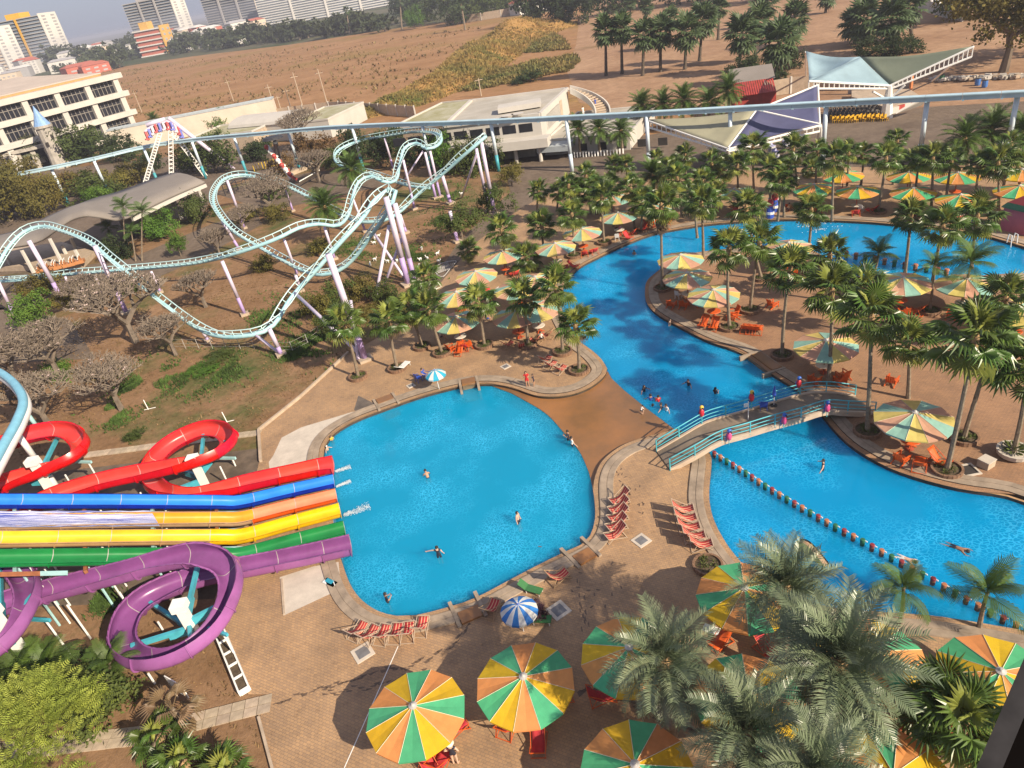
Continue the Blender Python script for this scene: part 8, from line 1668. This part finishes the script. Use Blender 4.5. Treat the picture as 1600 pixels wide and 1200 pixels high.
def body_mesh(pose):
    if pose in BODY: return BODY[pose]
    J = {k: Vector(v) for k, v in {**J0, **POSES[pose]}.items()}; names = list(J); vs = [J[k] for k in names]; idx = {k: i for i, k in enumerate(names)}
    rad = [RADJ.get(k, RADJ.get(k[:-1])) for k in names]; es = [(idx[a], idx[b]) for a, b in BON]
    for s in 'lr':                                                # palm and five fingers
        w, e = J['wr' + s], J['el' + s]; d = (w - e).normalized(); sg = 1 if s == 'l' else -1; n = d.cross(Vector((sg, 0, .01))).normalized() if abs(d.x) < .9 else Vector((0, 0, 1)); ac = d.cross(n).normalized()
        pi_ = len(vs); vs.append(w + d * .06); rad.append(.026); es.append((idx['wr' + s], pi_))
        for q, (off, ln) in enumerate(((-.034, .062), (-.012, .072), (.010, .078), (.032, .070))):
            a = len(vs); vs.append(w + d * .105 + ac * off); rad.append(.0095); vs.append(w + d * (.105 + ln * .55) + ac * off * 1.1 + n * .012); rad.append(.0085); vs.append(w + d * (.10 + ln * .9) + ac * off * 1.1 + n * .034); rad.append(.007); es += [(pi_, a), (a, a + 1), (a + 1, a + 2)]
        a = len(vs); vs.append(w + d * .05 - ac * .045); rad.append(.011); vs.append(w + d * .085 - ac * .062 + n * .015); rad.append(.0085); es += [(pi_, a), (a, a + 1)]
    me = bpy.data.meshes.new('body'); me.from_pydata(vs, es, []); o = bpy.data.objects.new('tmp', me); COL.objects.link(o)
    md = o.modifiers.new('skin', 'SKIN'); sv = me.skin_vertices[0].data
    for i, r in enumerate(rad): sv[i].radius = (r, r * (.78 if names[i] in ('chest', 'waist', 'pel') else 1)) if i < len(names) else (r, r); sv[i].use_root = (i == 0)
    md.use_smooth_shade = True; ss = o.modifiers.new('sub', 'SUBSURF'); ss.levels = 1; ss.render_levels = 1
    dg = bpy.context.evaluated_depsgraph_get(); m2 = bpy.data.meshes.new_from_object(o.evaluated_get(dg)); bpy.data.objects.remove(o)
    def segd(p, a, b): ab = b - a; t = max(0, min(1, (p - a).dot(ab) / max(1e-9, ab.length_squared))); return (p - a - ab * t).length
    lab = []
    for f in m2.polygons:
        c = f.center; best = min(BON, key=lambda e: segd(c, J[e[0]], J[e[1]]) / (RADJ.get(e[1], RADJ.get(e[1][:-1], .1)) + .03)); k = best[0] + '>' + best[1]
        part = 0
        if k in ('pel>waist', 'pel>hil', 'pel>hir'): part = 2
        elif k in ('waist>chest', 'chest>neck', 'chest>shl', 'chest>shr'): part = 1
        elif k.startswith('hi'): part = 3 if (c - J[best[0]]).length < .24 else 4
        elif k.startswith('sh'): part = 5 if (c - J[best[0]]).length < .16 else 0
        lab.append(part)
    m2.materials.clear(); BODY[pose] = (m2, lab, J); return BODY[pose]
def person(lab, p, rz, pose='wade', s=1.0, skin=0, top=None, low=M_swim, thigh=None, leg=None, sleeve=None, hair=M_hair, hat=None, group=None, long=False):
    me, part, J = body_mesh(pose); me = me.copy(); sk = M_skin[skin]
    for m_ in (sk, top or sk, low, thigh or (low if thigh is None else thigh), leg or sk, sleeve or top or sk): me.materials.append(m_)
    me.polygons.foreach_set('material_index', part)
    o = obj('person', me, None, p); o.rotation_euler = (0, 0, rz); o.scale = (s,) * 3; tag(o, lab, 'person', group)
    h, n, c = J['head'], J['neck'], J['crownp']; ax_ = (c - n).normalized(); f = Vector((0, -1, 0)); f = (f - ax_ * f.dot(ax_))
    if f.length < .3: f = Vector((0, 0, -1)); f = f - ax_ * f.dot(ax_)
    f.normalize(); r = ax_.cross(f)
    hc = h + ax_ * .02; b = MB(); vs = []; nA, nB = 12, 7
    for i in range(nB + 1):
        th = pi * .62 * i / nB
        for k in range(nA):
            a = 2 * pi * k / nA; dz = cos(th); rr = sin(th); fr = cos(a) * rr; lim = 1.0
            q = hc + (ax_ * dz * 1.16 + (f * min(fr, .62 if th > .9 else 9) + r * sin(a) * rr) * 1.0) * .112; vs.append(q - f * .012)
    fs = [(i * nA + k, (i + 1) * nA + k, (i + 1) * nA + (k + 1) % nA, i * nA + (k + 1) % nA) for i in range(nB) for k in range(nA) if not (i >= 3 and (k in (0, 1, nA - 1)))]
    b.add(vs, fs)
    if long: b.add([hc - f * .10 + r * .09 + ax_ * .02, hc - f * .10 - r * .09 + ax_ * .02, hc - f * .13 - r * .08 - ax_ * .26, hc - f * .13 + r * .08 - ax_ * .26], [(0, 1, 2, 3)])
    b.build('hair', hair, o, smooth=True)
    b = MB(); b.ball(hc + f * .088 + r * .034, .013, n=6); b.ball(hc + f * .088 - r * .034, .013, n=6); b.build('eyes', M_eye, o)
    b = MB(); b.tube([hc + f * .085 + ax_ * .01, hc + f * .112 - ax_ * .028, hc + f * .09 - ax_ * .034], [.009, .015, .012], 5)
    for s_ in (-1, 1): b.ball(hc + r * .098 * s_ - f * .005, .022, n=6)
    b.build('nose_and_ears', sk, o); b = MB(); b.beam(hc + f * .09 - ax_ * .058 - r * .022, hc + f * .09 - ax_ * .058 + r * .022, .012, .012); b.build('mouth', M_lip, o)
    if hat: b = MB(); b.lathe([(.21, .0), (.20, .02), (.125, .03), (.11, .10), (.05, .14)], 14, hc + ax_ * .055); b.build('sun_hat', hat, o, smooth=True)
    return o
FL = -1.35; deepr = 'people in the river pool'; deeps = 'people in the slide pool'
def facing(a): return radians(a)
person('swimmer crouching in the middle of the slide pool with dark shorts', at(671, 756, -.95), facing(200), 'crouch', 1, 0, group=deeps)
person('bare chested swimmer standing waist deep at the right part of the slide pool', at(813, 828, -.95), facing(60), 'stand', 1.0, 1, group=deeps)
person('swimmer stretching one arm to the side low in the slide pool', at(690, 882, -.95), facing(0), 'reach', 1, 1, top=M_swim, sleeve=M_skin[1], group=deeps).rotation_euler[2] = pi
person('dark haired swimmer holding a black ring near the bottom edge of the slide pool', at(611, 955, FL + .2), facing(120), 'hold', 1, 0, top=M_swim, group=deeps)
person('person in black leaning on the spillway edge of the slide pool', at(890, 699, -1.05), facing(250), 'hold', 1, 0, top=M_swim, group=deeps)
person('pale person half in the water at the spillway edge of the slide pool', at(896, 709, -1.05), facing(100), 'wade', 1, 1, top=M_whsh, group=deeps)
person('child with a yellow ring under the upper left coping of the slide pool', at(523, 699, FL + .3), facing(40), 'hold', .75, 1, top=mat('yellow_float', (.7, .45, .03), .5), group=deeps)
person('child in a pale cap by the coping just above the red slide end', at(517, 716, FL + .2), facing(60), 'wade', .8, 1, hair=M_whsh, group=deeps)
person('lone bather far up the river pool bend', at(992, 411, FL), facing(150), 'stand', 1, 2, group=deepr)
person('pale bather beside the island bank in the river pool', at(1048, 522, FL + .1), facing(40), 'stand', 1, 1, group=deepr)
for x, y, a, po, kw, lab in [(1008, 628, 30, 'wade', dict(top=M_swim, long=True), 'woman in black at the river end of the spillway, furthest left of the group'), (1018, 642, 160, 'wade', dict(top=M_bluesh), 'person in dark blue in the middle of the group at the spillway'), (1030, 644, 200, 'hold', dict(top=M_redsh), 'person in a red top in the group at the spillway'), (1017, 652, 90, 'crouch', dict(top=M_swim), 'person in black crouching in the group at the spillway'), (1034, 656, 250, 'wade', dict(top=M_swim), 'person with black hair low in the water of the group at the spillway'), (1042, 658, 300, 'wade', dict(top=M_whsh), 'person in a white shirt at the right of the group at the spillway')]:
    person(lab, at(x, y, FL), facing(a), po, 1, 0, group=deepr, **kw)
person('small child sitting on the wet spillway beside the bathing group', at(1003, 647, -.24), facing(120), 'crouch', .62, 1, top=M_whsh, group=deepr)
person('swimmer in black with spread arms, left of the two above the bridge', at(1076, 619, FL), facing(300), 'wade', 1, 0, top=M_swim, sleeve=M_swim, group=deepr); person('swimmer in black seen from behind, right of the two above the bridge', at(1118, 632, FL), facing(120), 'hold', 1, 0, top=M_swim, sleeve=M_swim, long=True, group=deepr)
person('woman in a black swimsuit wading right of the bridge', at(1284, 749, FL + .2), facing(250), 'wade', 1.05, 1, top=M_swim, sleeve=M_skin[1], long=True, group=deepr)
person('swimmer lying on the water near the post row, wearing dark shorts', at(1492, 856, WZ - .06), facing(38), 'float', 1.0, 2, group=deepr); person('pale swimmer lying on the water just beside the post row', at(1411, 873, WZ - .08), facing(40), 'float', 1.0, 1, low=M_whsh, group=deepr); person('bather far back in the pool behind the feather palms', at(1478, 396, FL), facing(100), 'stand', 1, 0, group=deepr)
person('man in a red shirt standing on the paved tip above the slide pool', at(825, 605), facing(-10), 'hold', .98, 0, top=M_redsh, low=M_redsh, thigh=M_redsh, group='people on the deck'); person('dark haired child in black and white beside the man in red', at(835, 604), facing(60), 'stand', .78, 0, top=M_swim, low=M_swim, group='people on the deck')
person('woman in a dark swimsuit and cream sun hat walking below the nearest umbrellas', at(713, 1194), facing(170), 'hips', 1.05, 1, top=M_swim, sleeve=M_skin[1], hat=M_capw, thigh=M_skin[1], group='people on the deck')
person('person seated half hidden beneath the nearest sunlit umbrella', at(672, 1190), facing(150), 'sit', 1, 1, top=M_swim, group='people on the deck')
person('person in blue sitting at the small turquoise umbrella', at(664, 593), facing(70), 'sit', 1, 0, top=M_bluesh, low=M_bluesh, group='people on the deck')
for x, y, a, kw, lab in [(686, 528, 40, dict(top=M_ct), 'person in turquoise sitting under the lowest left umbrella'), (691, 532, 80, dict(top=M_whsh), 'person in white sitting under the lowest left umbrella'), (722, 520, 250, dict(top=M_bluesh), 'person in a pale blue top sitting right under the lowest left umbrella'), (742, 516, 200, dict(top=M_swim, low=M_swim), 'person in black sitting in the shade between two faded umbrellas'), (762, 504, 120, dict(top=M_swim, low=M_bluesh), 'person in dark clothes behind the row of red deck chairs'), (847, 535, 150, dict(top=M_whsh), 'person reclining on the rightmost red deck chair by the river'), (963, 362, 150, dict(), 'bather sitting below the orange poled umbrella'), (970, 366, 30, dict(top=M_lilac), 'person in lilac on a deck chair below the orange poled umbrella'), (870, 402, 200, dict(top=M_redsh), 'person in red lying beneath the half hidden umbrella by the river'), (1232, 332, 200, dict(), 'bare bather sitting on the far bank beside the slim palms')]:
    person(lab, at(x, y), facing(a), 'sit', 1, 0, group='people sitting under the umbrellas', **kw)
person('brown skinned bather standing in shade on the far river bank', at(1026, 351), facing(100), 'stand', 1, 2, group='people on the deck')
for x, y, lab, m_ in ((926, 160, 'left worker in blue on the terrace roof of the white hall annex', M_bluesh), (931, 162, 'right worker in blue on the terrace roof of the white hall annex', M_bluesh), (912, 175, 'person in white at the foot of the curved stair of the white hall', M_whsh)):
    person(lab, at(x, y + 8, 3.7), facing(30), 'stand', 1.25, 0, top=m_, low=m_, thigh=m_, leg=m_, group='people on the terrace roof')
for me, _, _ in BODY.values(): bpy.data.meshes.remove(me)

# ================================================================ HAZE
b = MB(); b.box((500, 4200, 17.5), (11400, 9200, 40.0)); hz_ = b.mesh('haze', []); hm = bpy.data.materials.new('thin_haze'); hm.use_nodes = True; hn = hm.node_tree.nodes; hn.remove(hn['Principled BSDF']); pv = hn.new('ShaderNodeVolumePrincipled')
pv.inputs['Color'].default_value = (0.86, 0.88, 1.0, 1); pv.inputs['Density'].default_value = 0.00028; pv.inputs['Anisotropy'].default_value = 0.2; hm.node_tree.links.new(pv.outputs[0], hn['Material Output'].inputs['Volume']); hz_.materials.append(hm); stuff(obj('haze', hz_))
